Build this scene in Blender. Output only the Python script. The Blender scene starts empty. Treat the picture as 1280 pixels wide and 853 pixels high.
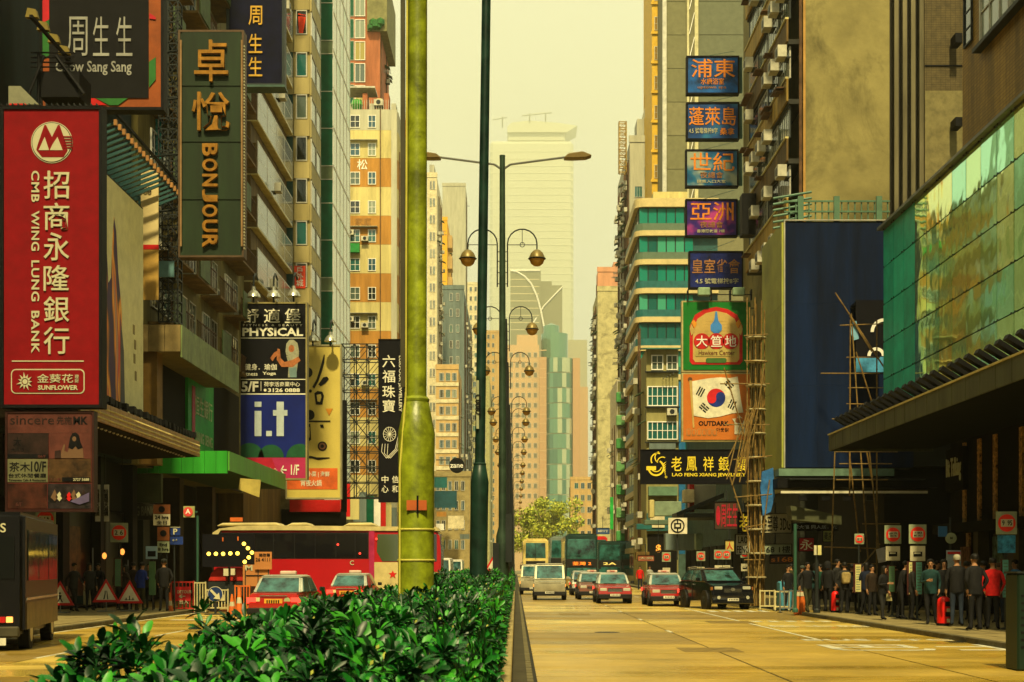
import bpy, bmesh, math, random
import numpy as np
from mathutils import Vector, Matrix
random.seed(7)
SC = bpy.context.scene
COL = SC.collection
R = math.radians
# ---- camera: eye 1.7 m above the road, level, horizon low in the frame ----
F, CX, CY, EYE = 1800.0, 645.0, 711.0, 1.7       # pinhole read off the kerbs and floor lines
cd = bpy.data.cameras.new('camera'); cam = bpy.data.objects.new('camera', cd); COL.objects.link(cam)
cam.location = (0, 0, EYE); cam.rotation_euler = (R(90), 0, 0)
cd.sensor_width = 36; cd.lens = F/1280*36; cd.shift_x = (640-CX)/1280; cd.shift_y = (CY-426.5)/1280
cd.clip_start = .1; cd.clip_end = 9000
cd.dof.use_dof = True; cd.dof.focus_distance = 60; cd.dof.aperture_fstop = 9
SC.camera = cam
# ---- sky and sun ----
w = bpy.data.worlds.new('World'); SC.world = w; w.use_nodes = True
nt = w.node_tree; nt.nodes.clear()
out = nt.nodes.new('ShaderNodeOutputWorld'); mx = nt.nodes.new('ShaderNodeMixShader')
b1 = nt.nodes.new('ShaderNodeBackground'); b2 = nt.nodes.new('ShaderNodeBackground')
sk = nt.nodes.new('ShaderNodeTexSky'); sk.sky_type = 'NISHITA'; sk.sun_disc = False
sk.sun_elevation = R(52); sk.sun_rotation = R(181); sk.dust_density = 6; sk.air_density = 1.5; sk.altitude = 0
tn = nt.nodes.new('ShaderNodeMix'); tn.data_type = 'RGBA'; tn.blend_type = 'MULTIPLY'; tn.inputs[0].default_value = 1
tn.inputs[7].default_value = (1, .86, .42, 1)
nt.links.new(sk.outputs[0], tn.inputs[6]); nt.links.new(tn.outputs[2], b1.inputs[0]); b1.inputs[1].default_value = .08
b2.inputs[0].default_value = (.97, .96, .64, 1); b2.inputs[1].default_value = .99      # the smoggy veil over the sky
mx.inputs[0].default_value = .8
nt.links.new(b1.outputs[0], mx.inputs[1]); nt.links.new(b2.outputs[0], mx.inputs[2]); nt.links.new(mx.outputs[0], out.inputs[0])
sl = bpy.data.lights.new('sun', 'SUN'); sun = bpy.data.objects.new('sun', sl); COL.objects.link(sun)
sl.energy = 4.6; sl.angle = R(3); sl.color = (1, .83, .42)
az = R(181); el = R(52)                        # from behind and left of the camera
dv = Vector((math.sin(az)*math.cos(el), math.cos(az)*math.cos(el), math.sin(el)))
sun.rotation_euler = dv.to_track_quat('Z', 'Y').to_euler(); sun.location = (-40, -40, 120)
SC.view_settings.view_transform = 'Standard'; SC.view_settings.look = 'None'
SC.view_settings.exposure = .45; SC.view_settings.gamma = 1
cy = SC.cycles
cy.max_bounces = 5; cy.diffuse_bounces = 1; cy.glossy_bounces = 3; cy.volume_bounces = 0; cy.transmission_bounces = 3
cy.volume_step_rate = 4; cy.sample_clamp_indirect = 4
# ---- helpers ----
def X(px, d): return (px-CX)/F*d
def Z(py, d): return EYE+(CY-py)/F*d
WL = {}                                        # world location of each root or part
def tag(o, label=None, cat=None, group=None, kind=None):
    if label: o['label'] = label
    if cat: o['category'] = cat
    if group: o['group'] = group
    if kind: o['kind'] = kind
    return o
def thing(name, label, cat, loc=(0, 0, 0), group=None):
    o = bpy.data.objects.new(name, None); COL.objects.link(o); o.location = loc; o.empty_display_size = .3
    WL[o.name] = Vector(loc)
    return tag(o, label, cat, group)
def put(name, mesh, parent=None, loc=(0, 0, 0), rz=0, mats=None, sc=None):
    """link an object that uses an existing mesh; loc is a world place"""
    o = bpy.data.objects.new(name, mesh); COL.objects.link(o)
    base = WL[parent.name] if parent else Vector((0, 0, 0))
    if parent: o.parent = parent
    o.location = Vector(loc)-base
    if rz: o.rotation_euler = (0, 0, rz)
    if sc: o.scale = sc
    WL[o.name] = Vector(loc)
    if mats:
        for i, m in enumerate(mats):
            o.material_slots[i].link = 'OBJECT'; o.material_slots[i].material = m
    return o
class MB:
    def __init__(s, T=None): s.v = []; s.f = []; s.mi = []; s.T = T
    def add(s, vs, fs, m=0):
        n = len(s.v)
        s.v += [tuple(s.T @ Vector(v)) for v in vs] if s.T else [tuple(v) for v in vs]
        s.f += [tuple(i+n for i in f) for f in fs]; s.mi += [m]*len(fs); return s
    def box(s, x0, x1, y0, y1, z0, z1, m=0):
        return s.add([(x0,y0,z0),(x1,y0,z0),(x1,y1,z0),(x0,y1,z0),(x0,y0,z1),(x1,y0,z1),(x1,y1,z1),(x0,y1,z1)],
            [(0,3,2,1),(4,5,6,7),(0,1,5,4),(1,2,6,5),(2,3,7,6),(3,0,4,7)], m)
    def taper(s, b, t, z0, z1, m=0):      # b and t = (x0,x1,y0,y1)
        return s.add([(b[0],b[2],z0),(b[1],b[2],z0),(b[1],b[3],z0),(b[0],b[3],z0),(t[0],t[2],z1),(t[1],t[2],z1),(t[1],t[3],z1),(t[0],t[3],z1)],
            [(0,3,2,1),(4,5,6,7),(0,1,5,4),(1,2,6,5),(2,3,7,6),(3,0,4,7)], m)
    def prism(s, pts, a, b, axis='x', m=0):
        """2-D polygon extruded between a and b along axis; pts are the other two coordinates in order"""
        def P(p, t): return (t, p[0], p[1]) if axis == 'x' else (p[0], t, p[1]) if axis == 'y' else (p[0], p[1], t)
        n = len(pts)
        vs = [P(p, a) for p in pts]+[P(p, b) for p in pts]
        return s.add(vs, [tuple(range(n))[::-1], tuple(range(n, 2*n))]+[(i, (i+1) % n, n+(i+1) % n, n+i) for i in range(n)], m)
    def cyl(s, p, q, r, r2=None, n=8, m=0):
        p = Vector(p); q = Vector(q); r2 = r if r2 is None else r2
        d = (q-p).normalized(); u = d.orthogonal().normalized(); w_ = d.cross(u)
        vs = []
        for c, rr in ((p, r), (q, r2)):
            for i in range(n):
                a = 2*math.pi*i/n; vs.append(c+u*rr*math.cos(a)+w_*rr*math.sin(a))
        return s.add(vs, [tuple(range(n))[::-1], tuple(range(n, 2*n))]+[(i, (i+1) % n, n+(i+1) % n, n+i) for i in range(n)], m)
    def tube(s, pts, r, n=6, m=0):
        for a, b in zip(pts[:-1], pts[1:]): s.cyl(a, b, r, r, n, m)
        return s
    def lathe(s, prof, c=(0, 0, 0), n=16, m=0):   # prof = [(r,z)...]
        vs = []
        for r, z in prof:
            for i in range(n):
                a = 2*math.pi*i/n; vs.append((c[0]+r*math.cos(a), c[1]+r*math.sin(a), c[2]+z))
        fs = []
        for j in range(len(prof)-1):
            for i in range(n): fs.append((j*n+i, j*n+(i+1) % n, (j+1)*n+(i+1) % n, (j+1)*n+i))
        fs.append(tuple(range(n))[::-1]); fs.append(tuple((len(prof)-1)*n+i for i in range(n)))
        return s.add(vs, fs, m)
    def ball(s, c, r, n=10, m=0, sq=1):
        k = n//2
        return s.lathe([(max(r*math.sin(math.pi*j/k), 1e-4), -r*sq*math.cos(math.pi*j/k)) for j in range(k+1)], c, n, m)
    def disc(s, cx, cz, r, y0, y1, n=24, m=0, sx=1):
        return s.prism([(cx+sx*r*math.cos(2*math.pi*i/n), cz+r*math.sin(2*math.pi*i/n)) for i in range(n)], y0, y1, 'y', m)
    def mesh(s, name, mats, bevel=0, smooth=False, seg=1):
        me = bpy.data.meshes.new(name); me.from_pydata(s.v, [], s.f)
        for m in (mats if isinstance(mats, (list, tuple)) else [mats]): me.materials.append(m)
        me.polygons.foreach_set('material_index', s.mi)
        bm = bmesh.new(); bm.from_mesh(me)
        bmesh.ops.recalc_face_normals(bm, faces=bm.faces)
        if bevel:
            es = [e for e in bm.edges if len(e.link_faces) == 2 and e.calc_face_angle(0) > .5]
            bmesh.ops.bevel(bm, geom=es, offset=bevel, segments=seg, affect='EDGES', clamp_overlap=True)
        bm.to_mesh(me); bm.free()
        if smooth:
            me.polygons.foreach_set('use_smooth', [True]*len(me.polygons))
            me.set_sharp_from_angle(angle=R(40))
        me.update(); return me
    def build(s, name, mats, parent=None, bevel=0, smooth=False, seg=1, local=False):
        me = s.mesh(name, mats, bevel, smooth, seg)
        o = bpy.data.objects.new(name, me); COL.objects.link(o)
        if parent:
            o.parent = parent
            if local: WL[o.name] = WL[parent.name].copy()
            else: o.location = -WL[parent.name]; WL[o.name] = Vector((0, 0, 0))
        else: WL[o.name] = Vector((0, 0, 0))
        return o
def B(name, mat, parent, *boxes, **k):
    m = MB()
    for b in boxes: m.box(*b)
    return m.build(name, mat, parent, **k)
def kids(o): return [c for c in bpy.data.objects if c.parent is o]
def copy_tree(o, loc, rz=None, label=None):
    c = o.copy(); COL.objects.link(c); c.location = loc; WL[c.name] = Vector(loc)
    if rz is not None: c.rotation_euler = (0, 0, rz)
    if label: c['label'] = label
    def rec(src, dst):
        for k in src.children:
            q = k.copy(); COL.objects.link(q); q.parent = dst; rec(k, q)
    rec(o, c); return c
# ---- materials ----
MC = {}
def M(name, col, rough=.6, metal=0, var=.18, scale=1.5, bump=.0, streak=False, dirt=0, emit=0, spec=.22, alpha=1, tile=None):
    if name in MC: return MC[name]
    m = bpy.data.materials.new(name); m.use_nodes = True; t = m.node_tree; b = t.nodes['Principled BSDF']
    b.inputs['Roughness'].default_value = rough; b.inputs['Metallic'].default_value = metal
    b.inputs['Specular IOR Level'].default_value = spec
    c = (*col, 1); MC[name] = m; m.diffuse_color = c
    if emit:
        b.inputs['Base Color'].default_value = (.02, .02, .02, 1)
        b.inputs['Emission Color'].default_value = c; b.inputs['Emission Strength'].default_value = emit; return m
    if not var and not dirt and not bump: b.inputs['Base Color'].default_value = c; return m
    g = t.nodes.new('ShaderNodeNewGeometry'); mp = t.nodes.new('ShaderNodeMapping')
    t.links.new(g.outputs['Position'], mp.inputs[0])
    if streak: mp.inputs['Scale'].default_value = (1, 1, .12)
    n = t.nodes.new('ShaderNodeTexNoise'); n.inputs['Scale'].default_value = scale; n.inputs['Detail'].default_value = 6
    n.inputs['Roughness'].default_value = .65
    t.links.new(mp.outputs[0], n.inputs[0])
    cr = t.nodes.new('ShaderNodeValToRGB'); cr.color_ramp.elements[0].position = .32; cr.color_ramp.elements[1].position = .68
    lo = tuple(max(0, x*(1-var*1.6)) for x in col); hi = tuple(min(1, x*(1+var)) for x in col)
    cr.color_ramp.elements[0].color = (*lo, 1); cr.color_ramp.elements[1].color = (*hi, 1)
    t.links.new(n.outputs[0], cr.inputs[0]); last = cr.outputs[0]
    if dirt:
        n2 = t.nodes.new('ShaderNodeTexNoise'); n2.inputs['Scale'].default_value = scale*.35; n2.inputs['Detail'].default_value = 9
        n2.inputs['Roughness'].default_value = .75; n2.inputs['Distortion'].default_value = .6
        t.links.new(mp.outputs[0], n2.inputs[0])
        c2 = t.nodes.new('ShaderNodeValToRGB'); c2.color_ramp.elements[0].position = .50; c2.color_ramp.elements[1].position = .66
        c2.color_ramp.elements[0].color = (0, 0, 0, 1); c2.color_ramp.elements[1].color = (dirt, dirt, dirt, 1)
        t.links.new(n2.outputs[0], c2.inputs[0])
        mi = t.nodes.new('ShaderNodeMix'); mi.data_type = 'RGBA'
        t.links.new(c2.outputs[0], mi.inputs[0]); t.links.new(last, mi.inputs[6])
        mi.inputs[7].default_value = (col[0]*.25, col[1]*.25, col[2]*.25, 1); last = mi.outputs[2]
    t.links.new(last, b.inputs['Base Color'])
    if bump:
        bp = t.nodes.new('ShaderNodeBump'); bp.inputs['Strength'].default_value = bump; bp.inputs['Distance'].default_value = .05
        n3 = t.nodes.new('ShaderNodeTexNoise'); n3.inputs['Scale'].default_value = scale*6; n3.inputs['Detail'].default_value = 8
        t.links.new(mp.outputs[0], n3.inputs[0]); t.links.new(n3.outputs[0], bp.inputs['Height']); t.links.new(bp.outputs[0], b.inputs['Normal'])
    return m
def glass(name, col, rough=.06, wave=0, metal=.0, wscale=1.0, spec=.9):
    if name in MC: return MC[name]
    m = M(name, col, rough, metal, var=0, spec=spec)
    if wave:
        t = m.node_tree; b = t.nodes['Principled BSDF']
        g = t.nodes.new('ShaderNodeNewGeometry'); n = t.nodes.new('ShaderNodeTexNoise'); n.inputs['Scale'].default_value = wscale
        bp = t.nodes.new('ShaderNodeBump'); bp.inputs['Strength'].default_value = 1; bp.inputs['Distance'].default_value = wave
        t.links.new(g.outputs['Position'], n.inputs[0]); t.links.new(n.outputs[0], bp.inputs['Height']); t.links.new(bp.outputs[0], b.inputs['Normal'])
    return m
BLK = M('black_paint', (.004, .004, .005), .6, var=.3, spec=.12)
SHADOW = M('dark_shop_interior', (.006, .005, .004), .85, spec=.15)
STEEL = M('dull_steel', (.20, .21, .19), .45, .6)
DKSTEEL = M('dark_steel', (.025, .03, .03), .5, .4)
WHITE = M('white_paint', (.78, .76, .66), .5, var=.08)
CREAM = M('cream_paint', (.62, .55, .34), .7, dirt=.25)
RED = M('red_paint', (.50, .012, .012), .4, var=.1)
G_DARK = glass('dark_glass', (.008, .014, .014))
G_TEAL = glass('teal_glass', (.01, .10, .09), .08)
G_PALE = glass('pale_curtained_glass', (.20, .24, .17), .12)
G_BLUE = glass('blue_glass', (.015, .07, .10), .08)
G_GREY = glass('grey_green_glass', (.07, .10, .08), .1)
PANES = [G_DARK, G_DARK, G_TEAL, G_GREY, G_PALE, G_BLUE]
ALU = M('aluminium_frame', (.45, .44, .36), .45, .3)
GOLD = M('gold_letter', (.62, .36, .05), .35, .4)
# ---- flat print: words and shapes built as thin raised meshes ----
def text(body, x, y, z, size, mat, parent, name='lettering', rx=90, ry=0, rz=0, bold=.012, depth=.02, ax='CENTER', spacing=1, sx=1, lead=1, local=False, fit=None):
    cu = bpy.data.curves.new(name, 'FONT'); cu.body = body; cu.size = size; cu.resolution_u = 4 if 0 < len(body) < 5 and ord(body[0]) < 0x2e80 else 2; cu.offset = min(bold, .006 if any(ord(c) > 0x2e80 for c in body) else .03)*size; cu.extrude = depth/2
    cu.align_x = ax; cu.align_y = 'CENTER'; cu.space_character = spacing; cu.space_line = lead
    tmp = bpy.data.objects.new('tmp', cu); COL.objects.link(tmp)
    dg = bpy.context.evaluated_depsgraph_get(); me = bpy.data.meshes.new_from_object(tmp.evaluated_get(dg))
    bpy.data.objects.remove(tmp); bpy.data.curves.remove(cu)
    me.materials.clear(); me.materials.append(mat)
    n = len(me.vertices); a = np.empty(n*3); me.vertices.foreach_get('co', a); a = a.reshape(-1, 3)
    if n and fit:      # fit = (width, height) in metres: scaled into that box about its middle
        lo = a.min(0); hi = a.max(0); a[:, 0] = (a[:, 0]-(lo[0]+hi[0])/2)*fit[0]/max(hi[0]-lo[0], 1e-6)
        if fit[1]: a[:, 1] = (a[:, 1]-(lo[1]+hi[1])/2)*fit[1]/max(hi[1]-lo[1], 1e-6)
    a[:, 0] *= sx; me.vertices.foreach_set('co', a.ravel())
    Mx = Matrix.Rotation(R(rz), 4, 'Z') @ Matrix.Rotation(R(rx), 4, 'X') @ Matrix.Rotation(R(ry), 4, 'Z')
    me.transform(Mx); me.update()
    o = bpy.data.objects.new(name, me); COL.objects.link(o)
    if parent:
        o.parent = parent; o.location = Vector((x, y, z)) if local else Vector((x, y, z))-WL[parent.name]
    else: o.location = (x, y, z)
    WL[o.name] = Vector((x, y, z))
    return o
WINC = {}
def win_mesh(w, h, nx, ny, fm, gm, proud=.08, fr=.06):
    k = (round(w, 2), round(h, 2), nx, ny, fm.name, gm.name, proud, fr)
    if k in WINC: return WINC[k]
    m = MB(); m.box(fr, w-fr, -.03, .02, fr, h-fr, 1)
    m.box(0, w, -proud, .02, 0, fr); m.box(0, w, -proud, .02, h-fr, h); m.box(0, fr, -proud, .02, fr, h-fr); m.box(w-fr, w, -proud, .02, fr, h-fr)
    for i in range(1, nx): m.box(w*i/nx-fr/3, w*i/nx+fr/3, -proud*.8, -.031, fr, h-fr)
    for j in range(1, ny): m.box(fr, w-fr, -proud*.7, -.031, h*j/ny-fr/3, h*j/ny+fr/3)
    WINC[k] = m.mesh('window', [fm, gm]); return WINC[k]
def window(parent, x, y, z, w, h, side=0, nx=2, ny=1, fm=None, gm=None, proud=.08, fr=.06, name='window'):
    """side 0 faces the camera (-y), +1 faces +x (left-hand blocks), -1 faces -x (right-hand blocks)"""
    return put(name, win_mesh(w, h, nx, ny, fm or ALU, gm or random.choice(PANES), proud, fr), parent, (x, y, z), {0: 0, 1: R(90), -1: R(-90)}[side])
def ac_mesh():
    if 'ac' not in WINC:
        m = MB(); m.box(0, .8, -.62, -.2, 0, .55); m.cyl((.4, -.64, .28), (.4, -.621, .28), .2, n=10, m=1); m.box(0, .05, -.2, 0, -.05, 0, 1); m.box(.75, .8, -.2, 0, -.05, 0, 1); m.box(.1, .7, -.2, -.02, -.04, 0, 1)
        WINC['ac'] = m.mesh('air_conditioner', [M('ac_casing', (.5, .48, .36), .6, dirt=.3), DKSTEEL])
    return WINC['ac']
def ac(parent, x, y, z, side=0, s=1): return put('air_conditioner', ac_mesh(), parent, (x, y, z), {0: 0, 1: R(90), -1: R(-90)}[side], sc=(s, s, s) if s != 1 else None)
def board(name, label, cat, px0, px1, py0, py1, d, face, th=.35, frame=BLK, fw=.12, z_off=0):
    """a sign that faces the camera: casing, face; returns root and a mapper from photo px to world"""
    x0, x1, z1, z0 = X(px0, d), X(px1, d), Z(py0, d), Z(py1, d)
    r = thing(name, label, cat, ((x0+x1)/2, d+th/2, z0))
    m = MB(); m.box(x0, x1, d+.03, d+th, z0, z1)
    m.box(x0, x1, d-.05, d+.03, z0, z0+fw); m.box(x0, x1, d-.05, d+.03, z1-fw, z1); m.box(x0, x0+fw, d-.05, d+.03, z0+fw, z1-fw); m.box(x1-fw, x1, d-.05, d+.03, z0+fw, z1-fw)
    m.build('casing', frame, r)
    if face: B('face', face, r, (x0+fw, x1-fw, d, d+.028, z0+fw, z1-fw))
    return r
def ptext(body, px, py, hpx, d, mat, r, **k):
    return text(body, X(px, d), d-k.pop('off', .02), Z(py, d), hpx/F*d*k.pop('k', 1.0), mat, r, **k)
def ftext(body, px0, px1, py0, py1, d, mat, r, **k):
    """lettering fitted exactly into a photo rectangle at distance d"""
    off = k.pop('off', .02)
    return text(body, X((px0+px1)/2, d), d-off, Z((py0+py1)/2, d), 1, mat, r, fit=((px1-px0)/F*d, (py1-py0)/F*d), **k)
def rect(name, mat, r, px0, px1, py0, py1, d, off=.01, th=.01):
    return B(name, mat, r, (X(px0, d), X(px1, d), d-off-th, d-off, Z(py1, d), Z(py0, d)))
def poly(name, mat, r, pts, d, off=.02, th=.02):
    m = MB(); m.prism([(X(a, d), Z(b, d)) for a, b in pts], d-off-th, d-off, 'y'); return m.build(name, mat, r)
# ================= ground, carriageways, kerbs =================
def road_mat(name, col, rough):
    m = M(name, col, rough, var=.16, scale=.6, bump=.10, spec=.7, dirt=.25)
    t = m.node_tree; b = t.nodes['Principled BSDF']
    g = t.nodes.new('ShaderNodeNewGeometry'); mp = t.nodes.new('ShaderNodeMapping'); mp.inputs['Scale'].default_value = (.12, .5, 1)
    n = t.nodes.new('ShaderNodeTexNoise'); n.inputs['Scale'].default_value = 1; n.inputs['Detail'].default_value = 5
    mr = t.nodes.new('ShaderNodeMapRange'); mr.inputs[1].default_value = .35; mr.inputs[2].default_value = .65; mr.inputs[3].default_value = rough-.18; mr.inputs[4].default_value = rough+.2
    t.links.new(g.outputs['Position'], mp.inputs[0]); t.links.new(mp.outputs[0], n.inputs[0]); t.links.new(n.outputs[0], mr.inputs[0]); t.links.new(mr.outputs[0], b.inputs['Roughness'])
    return m
ROADS = [road_mat('worn_road_concrete', (.40, .265, .034), .34), road_mat('patched_road_concrete', (.24, .155, .020), .42), road_mat('pale_road_concrete', (.58, .42, .085), .26)]
JOINT = M('tar_joint', (.02, .017, .01), .7)
m = MB(); m.box(-400, 400, -80, 3050, -.5, 0); tag(m.build('ground', M('far_ground', (.16, .14, .07), .9)), kind='structure')
road = tag(B('road', JOINT, None, (-12.4, 10.4, -8, 420, .002, .006)), kind='structure')
tag(B('side_street', ROADS[1], None, (10.401, 60, 52.2, 58.4, .002, .012), (-60, -12.401, 57, 83.5, .002, .012)), kind='structure')
WL['road'] = Vector((0, 0, 0))
slab_meshes = {}
for (xs, sign) in (([.30, 4.1, 7.15, 10.4], 1), ([-12.4, -9.0, -5.6, -2.15], -1)):
    y = 15.0
    while y < 150:
        L = random.choice([3.5, 6, 7.5, 9]); tone = random.choice([0, 0, 1, 2, 2])  # tone per row also paints the glossy bands across the carriageway
        for li in range(3):
            a, b = xs[li], xs[li+1]
            mm = MB().box(a+.02, b-.02, y, y+L-.05, .0065, .016+random.choice([0, 0, .002]))
            mm.build('road_slab', ROADS[tone if random.random() < .7 else random.randrange(3)], road)
        y += L
    for li in range(3): B('road_slab', ROADS[0], road, (xs[li]+.02, xs[li+1]-.02, y, 420, .0065, .016))
B('gutter', M('gutter_shadow_tone', (.05, .042, .02), .75, dirt=.5), road, (-.05, .27, 2, 180, .0065, .015))  # dark strip colour stands in for the planter's shadow on the gutter
m = MB()
for i in range(150): m.box(.17, .26, 14+i*.62, 14+i*.62+.50, .0155, .021)
tag(m.build('gutter_brick', M('gutter_block', (.13, .11, .05), .7), road), kind='stuff')
# painted marks
LINE = M('road_line_paint', (.55, .53, .40), .5, dirt=.7, scale=3)
def mark(*bs): return B('painted_line', LINE, road, *[(a, b, c, d, .0185, .022) for a, b, c, d in bs])
mark((7.1, 7.2, 34, 61))
for y in range(20, 150, 9): mark((4.05, 4.15, y, y+1.2))
for y in range(66, 150, 9): mark((7.1, 7.2, y, y+3))
for y in range(18, 150, 9): mark((-9.05, -8.95, y, y+3)); mark((-5.65, -5.55, y+2, y+4))
mark((-2.55, -2.45, 12, 150)); mark((-12.15, -12.05, 20, 56))
mark((-11.3, -4.0, 47.0, 47.5))                       # give-way line on the far carriageway
for i in range(5): mark((7.6+i*.5, 7.9+i*.5, 56, 57.6)); mark((7.5+i*.55, 7.8+i*.55, 45.5, 46.3))
text('巴士', 8.9, 30.5, .021, 2.6, LINE, road, rx=0, depth=.004, bold=.02, name='painted_word')
text('BUS STOP', 8.8, 33.9, .021, .95, LINE, road, rx=0, depth=.004, bold=.02, name='painted_word')
text('巴士站', 8.8, 42, .021, 1.0, LINE, road, rx=0, depth=.004, bold=.02, name='painted_word')
for x in (1.5, 5.2):
    m = MB(); m.prism([(x-.08, 24), (x+.08, 24), (x+.08, 26.2), (x+.3, 26.2), (x, 28), (x-.3, 26.2), (x-.08, 26.2)], .0185, .022, 'z')
for (x, y, a, b) in ((3.4, 29, 1.2, 1.6), (6.0, 44, 1.4, 2.2), (1.6, 52, 1.1, 2.0), (8.6, 47, 1.3, 1.2)): B('road_patch', M('asphalt_patch', (.20, .135, .03), .55, var=.3, scale=4), road, (x, x+a, y, y+b, .0185, .0225))
# footpaths and kerb stones
PAVE = M('pavement_concrete', (.24, .19, .08), .6, dirt=.35, scale=1.2)
KERB = M('kerb_stone', (.10, .085, .04), .7, dirt=.5, scale=4)
def path(x0, x1, y0, y1, inner, s):
    p = tag(B('pavement', PAVE, None, (x0, x1, y0, y1, .0, .128)), kind='structure')
    L = .99; y = y0
    sm = MB().box(-.0, .16, 0, L-.02, 0, .145).mesh('kerb_stone', [KERB], bevel=.012)
    k = 0
    while y < min(y1, 150)-.5 and k < 70:
        put('kerb_stone', sm, p, (inner-(.16 if s > 0 else 0), y, 0)); y += L; k += 1
    if y < y1-.6: tag(B('kerb_stone', KERB, p, (inner-(.16 if s > 0 else 0), inner+(0 if s > 0 else .16), y, y1, 0, .145)), kind=None)
    ti = .6                                   # paving slabs, raised a little with open joints
    if y1 < 90:
        tm = MB()
        xx = x0 if s > 0 else x0
        for i in range(int((x1-x0)/ti)):
            for j in range(int((y1-y0)/ti)):
                tm.box(x0+i*ti+.01, x0+(i+1)*ti-.01, y0+j*ti+.01, y0+(j+1)*ti-.01, .1285, .138+random.random()*.004)
        tag(tm.build('paving_slab', PAVE, p), kind='stuff')
    return p
path(10.4, 16.6, 16, 52, 10.4, 1)
path(10.8, 16.6, 58.6, 420, 10.8, 1)
path(-18.2, -12.4, 16, 56.8, -12.4, -1)
path(-18.2, -12.4, 84, 420, -12.4, -1)
# ================= planted median =================
PL = M('planter_wall_concrete', (.34, .27, .11), .7, dirt=.6, scale=2.5)
pl = thing('planter', 'long low concrete planter holding the hedge between the carriageways', 'planter', (-1.1, 60, 0))
nsec = 0; y = 2.6
while y < 110:
    for (a, b) in ((-.32, -.06), (-2.12, -1.9)):
        B('planter_wall', PL, pl, (a, b, y, y+2.38, .0, .36+random.random()*.01), bevel=.015)
    y += 2.4
B('planter_end', PL, pl, (-1.9, -.32, 2.4, 2.6, 0, .36), (-1.9, -.32, 110, 110.2, 0, .36))
B('soil', M('soil', (.03, .02, .01), .9, bump=.5), pl, (-1.899, -.321, 2.601, 110, .0, .31))
GREEN = [M('leaf_green', (.007, .115, .010), .42, var=.5, scale=5, spec=.3), M('leaf_deep_green', (.003, .036, .006), .42, var=.4, scale=5, spec=.4),
         M('leaf_fresh_green', (.035, .24, .015), .40, var=.35, scale=5, spec=.3), M('leaf_tip_yellow', (.42, .45, .08), .45, var=.2)]
def hh(d): return float(np.interp(d, [3.5, 5.6, 7, 9.8, 15, 20, 29, 60, 120], [1.14, 1.20, 1.26, 1.25, 1.30, 1.34, 1.41, 1.54, 1.60]))
hedge = thing('hedge', 'dense dark green leafy hedge filling the planter in the foreground', 'hedge', (-1.1, 60, .31))
rng = np.random.default_rng(5)
def leaf_local(L, Wd, big):
    if big:
        v = np.array([(0, 0, 0), (-.22, .35, .02), (0, .35, -.03), (.22, .35, .02), (-.46, .66, .03), (0, .66, -.03), (.46, .66, .03), (-.30, .90, 0), (0, .92, -.03), (.30, .90, 0), (0, 1, -.05)], float)
        f = [(0, 2, 1), (0, 3, 2), (1, 2, 5, 4), (2, 3, 6, 5), (4, 5, 8, 7), (5, 6, 9, 8), (7, 8, 10), (8, 9, 10)]
    else:
        v = np.array([(0, 0, 0), (-.45, .62, .0), (.45, .62, 0), (0, 1, -.05)], float); f = [(0, 2, 1), (1, 2, 3)]
    v[:, 0] *= Wd; v[:, 1] *= L; v[:, 2] = v[:, 2]*L-.16*L*(v[:, 1]/L)**2
    return v, f
AV = []; AF = []; AM = []; base = 0; singles = []
def rosette(p, nrm, d):
    global base
    big = d < 19; sc = float(np.interp(d, [5, 20, 50, 110], [1, 1.0, 1.3, 2.2]))*rng.uniform(.8, 1.15)
    n = int(rng.integers(7, 11)) if d < 50 else 5
    z = nrm+rng.normal(0, .28, 3); z /= np.linalg.norm(z); x = np.cross(z, [.3, .9, .1]); x /= np.linalg.norm(x); y_ = np.cross(z, x)
    mi = rng.choice([0, 0, 1, 1, 1, 2])
    for k in range(n):
        a = k*2.4+rng.uniform(-.3, .3); tilt = R(rng.uniform(18, 42)+k*5.5)
        rad = x*math.cos(a)+y_*math.sin(a)
        fw = rad*math.sin(min(tilt, 1.5))+z*math.cos(min(tilt, 1.5)); sd = np.cross(fw, z); sd /= np.linalg.norm(sd)+1e-9; up = np.cross(sd, fw)
        L = .122*sc*rng.uniform(.75, 1.1); Wd = .040*sc*rng.uniform(.85, 1.15)
        if big and d < 7.2 and len(singles) < 300 and nrm[2] > .8 and rng.random() < .5:
            singles.append((p.copy(), np.stack([sd, fw, up], 1), L, Wd, mi)); continue
        v, f = leaf_local(L, Wd, big)
        AV.append(p+v[:, :1]*sd+v[:, 1:2]*fw+v[:, 2:]*up)
        AF.extend([tuple(i+base for i in q) for q in f]); mm = mi if rng.random() < .8 else int(rng.integers(0, 3))
        AM.extend([mm]*len(f)); base += len(v)
    if rng.random() < .22 and d < 40:             # a few unopened yellow tips
        v, f = leaf_local(.03*sc, .018*sc, False); AV.append(p+z*.03+v[:, :1]*x+v[:, 1:2]*z+v[:, 2:]*y_)
        AF.extend([tuple(i+base for i in q) for q in f]); AM.extend([3]*len(f)); base += len(v)
d = 4.2
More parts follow.
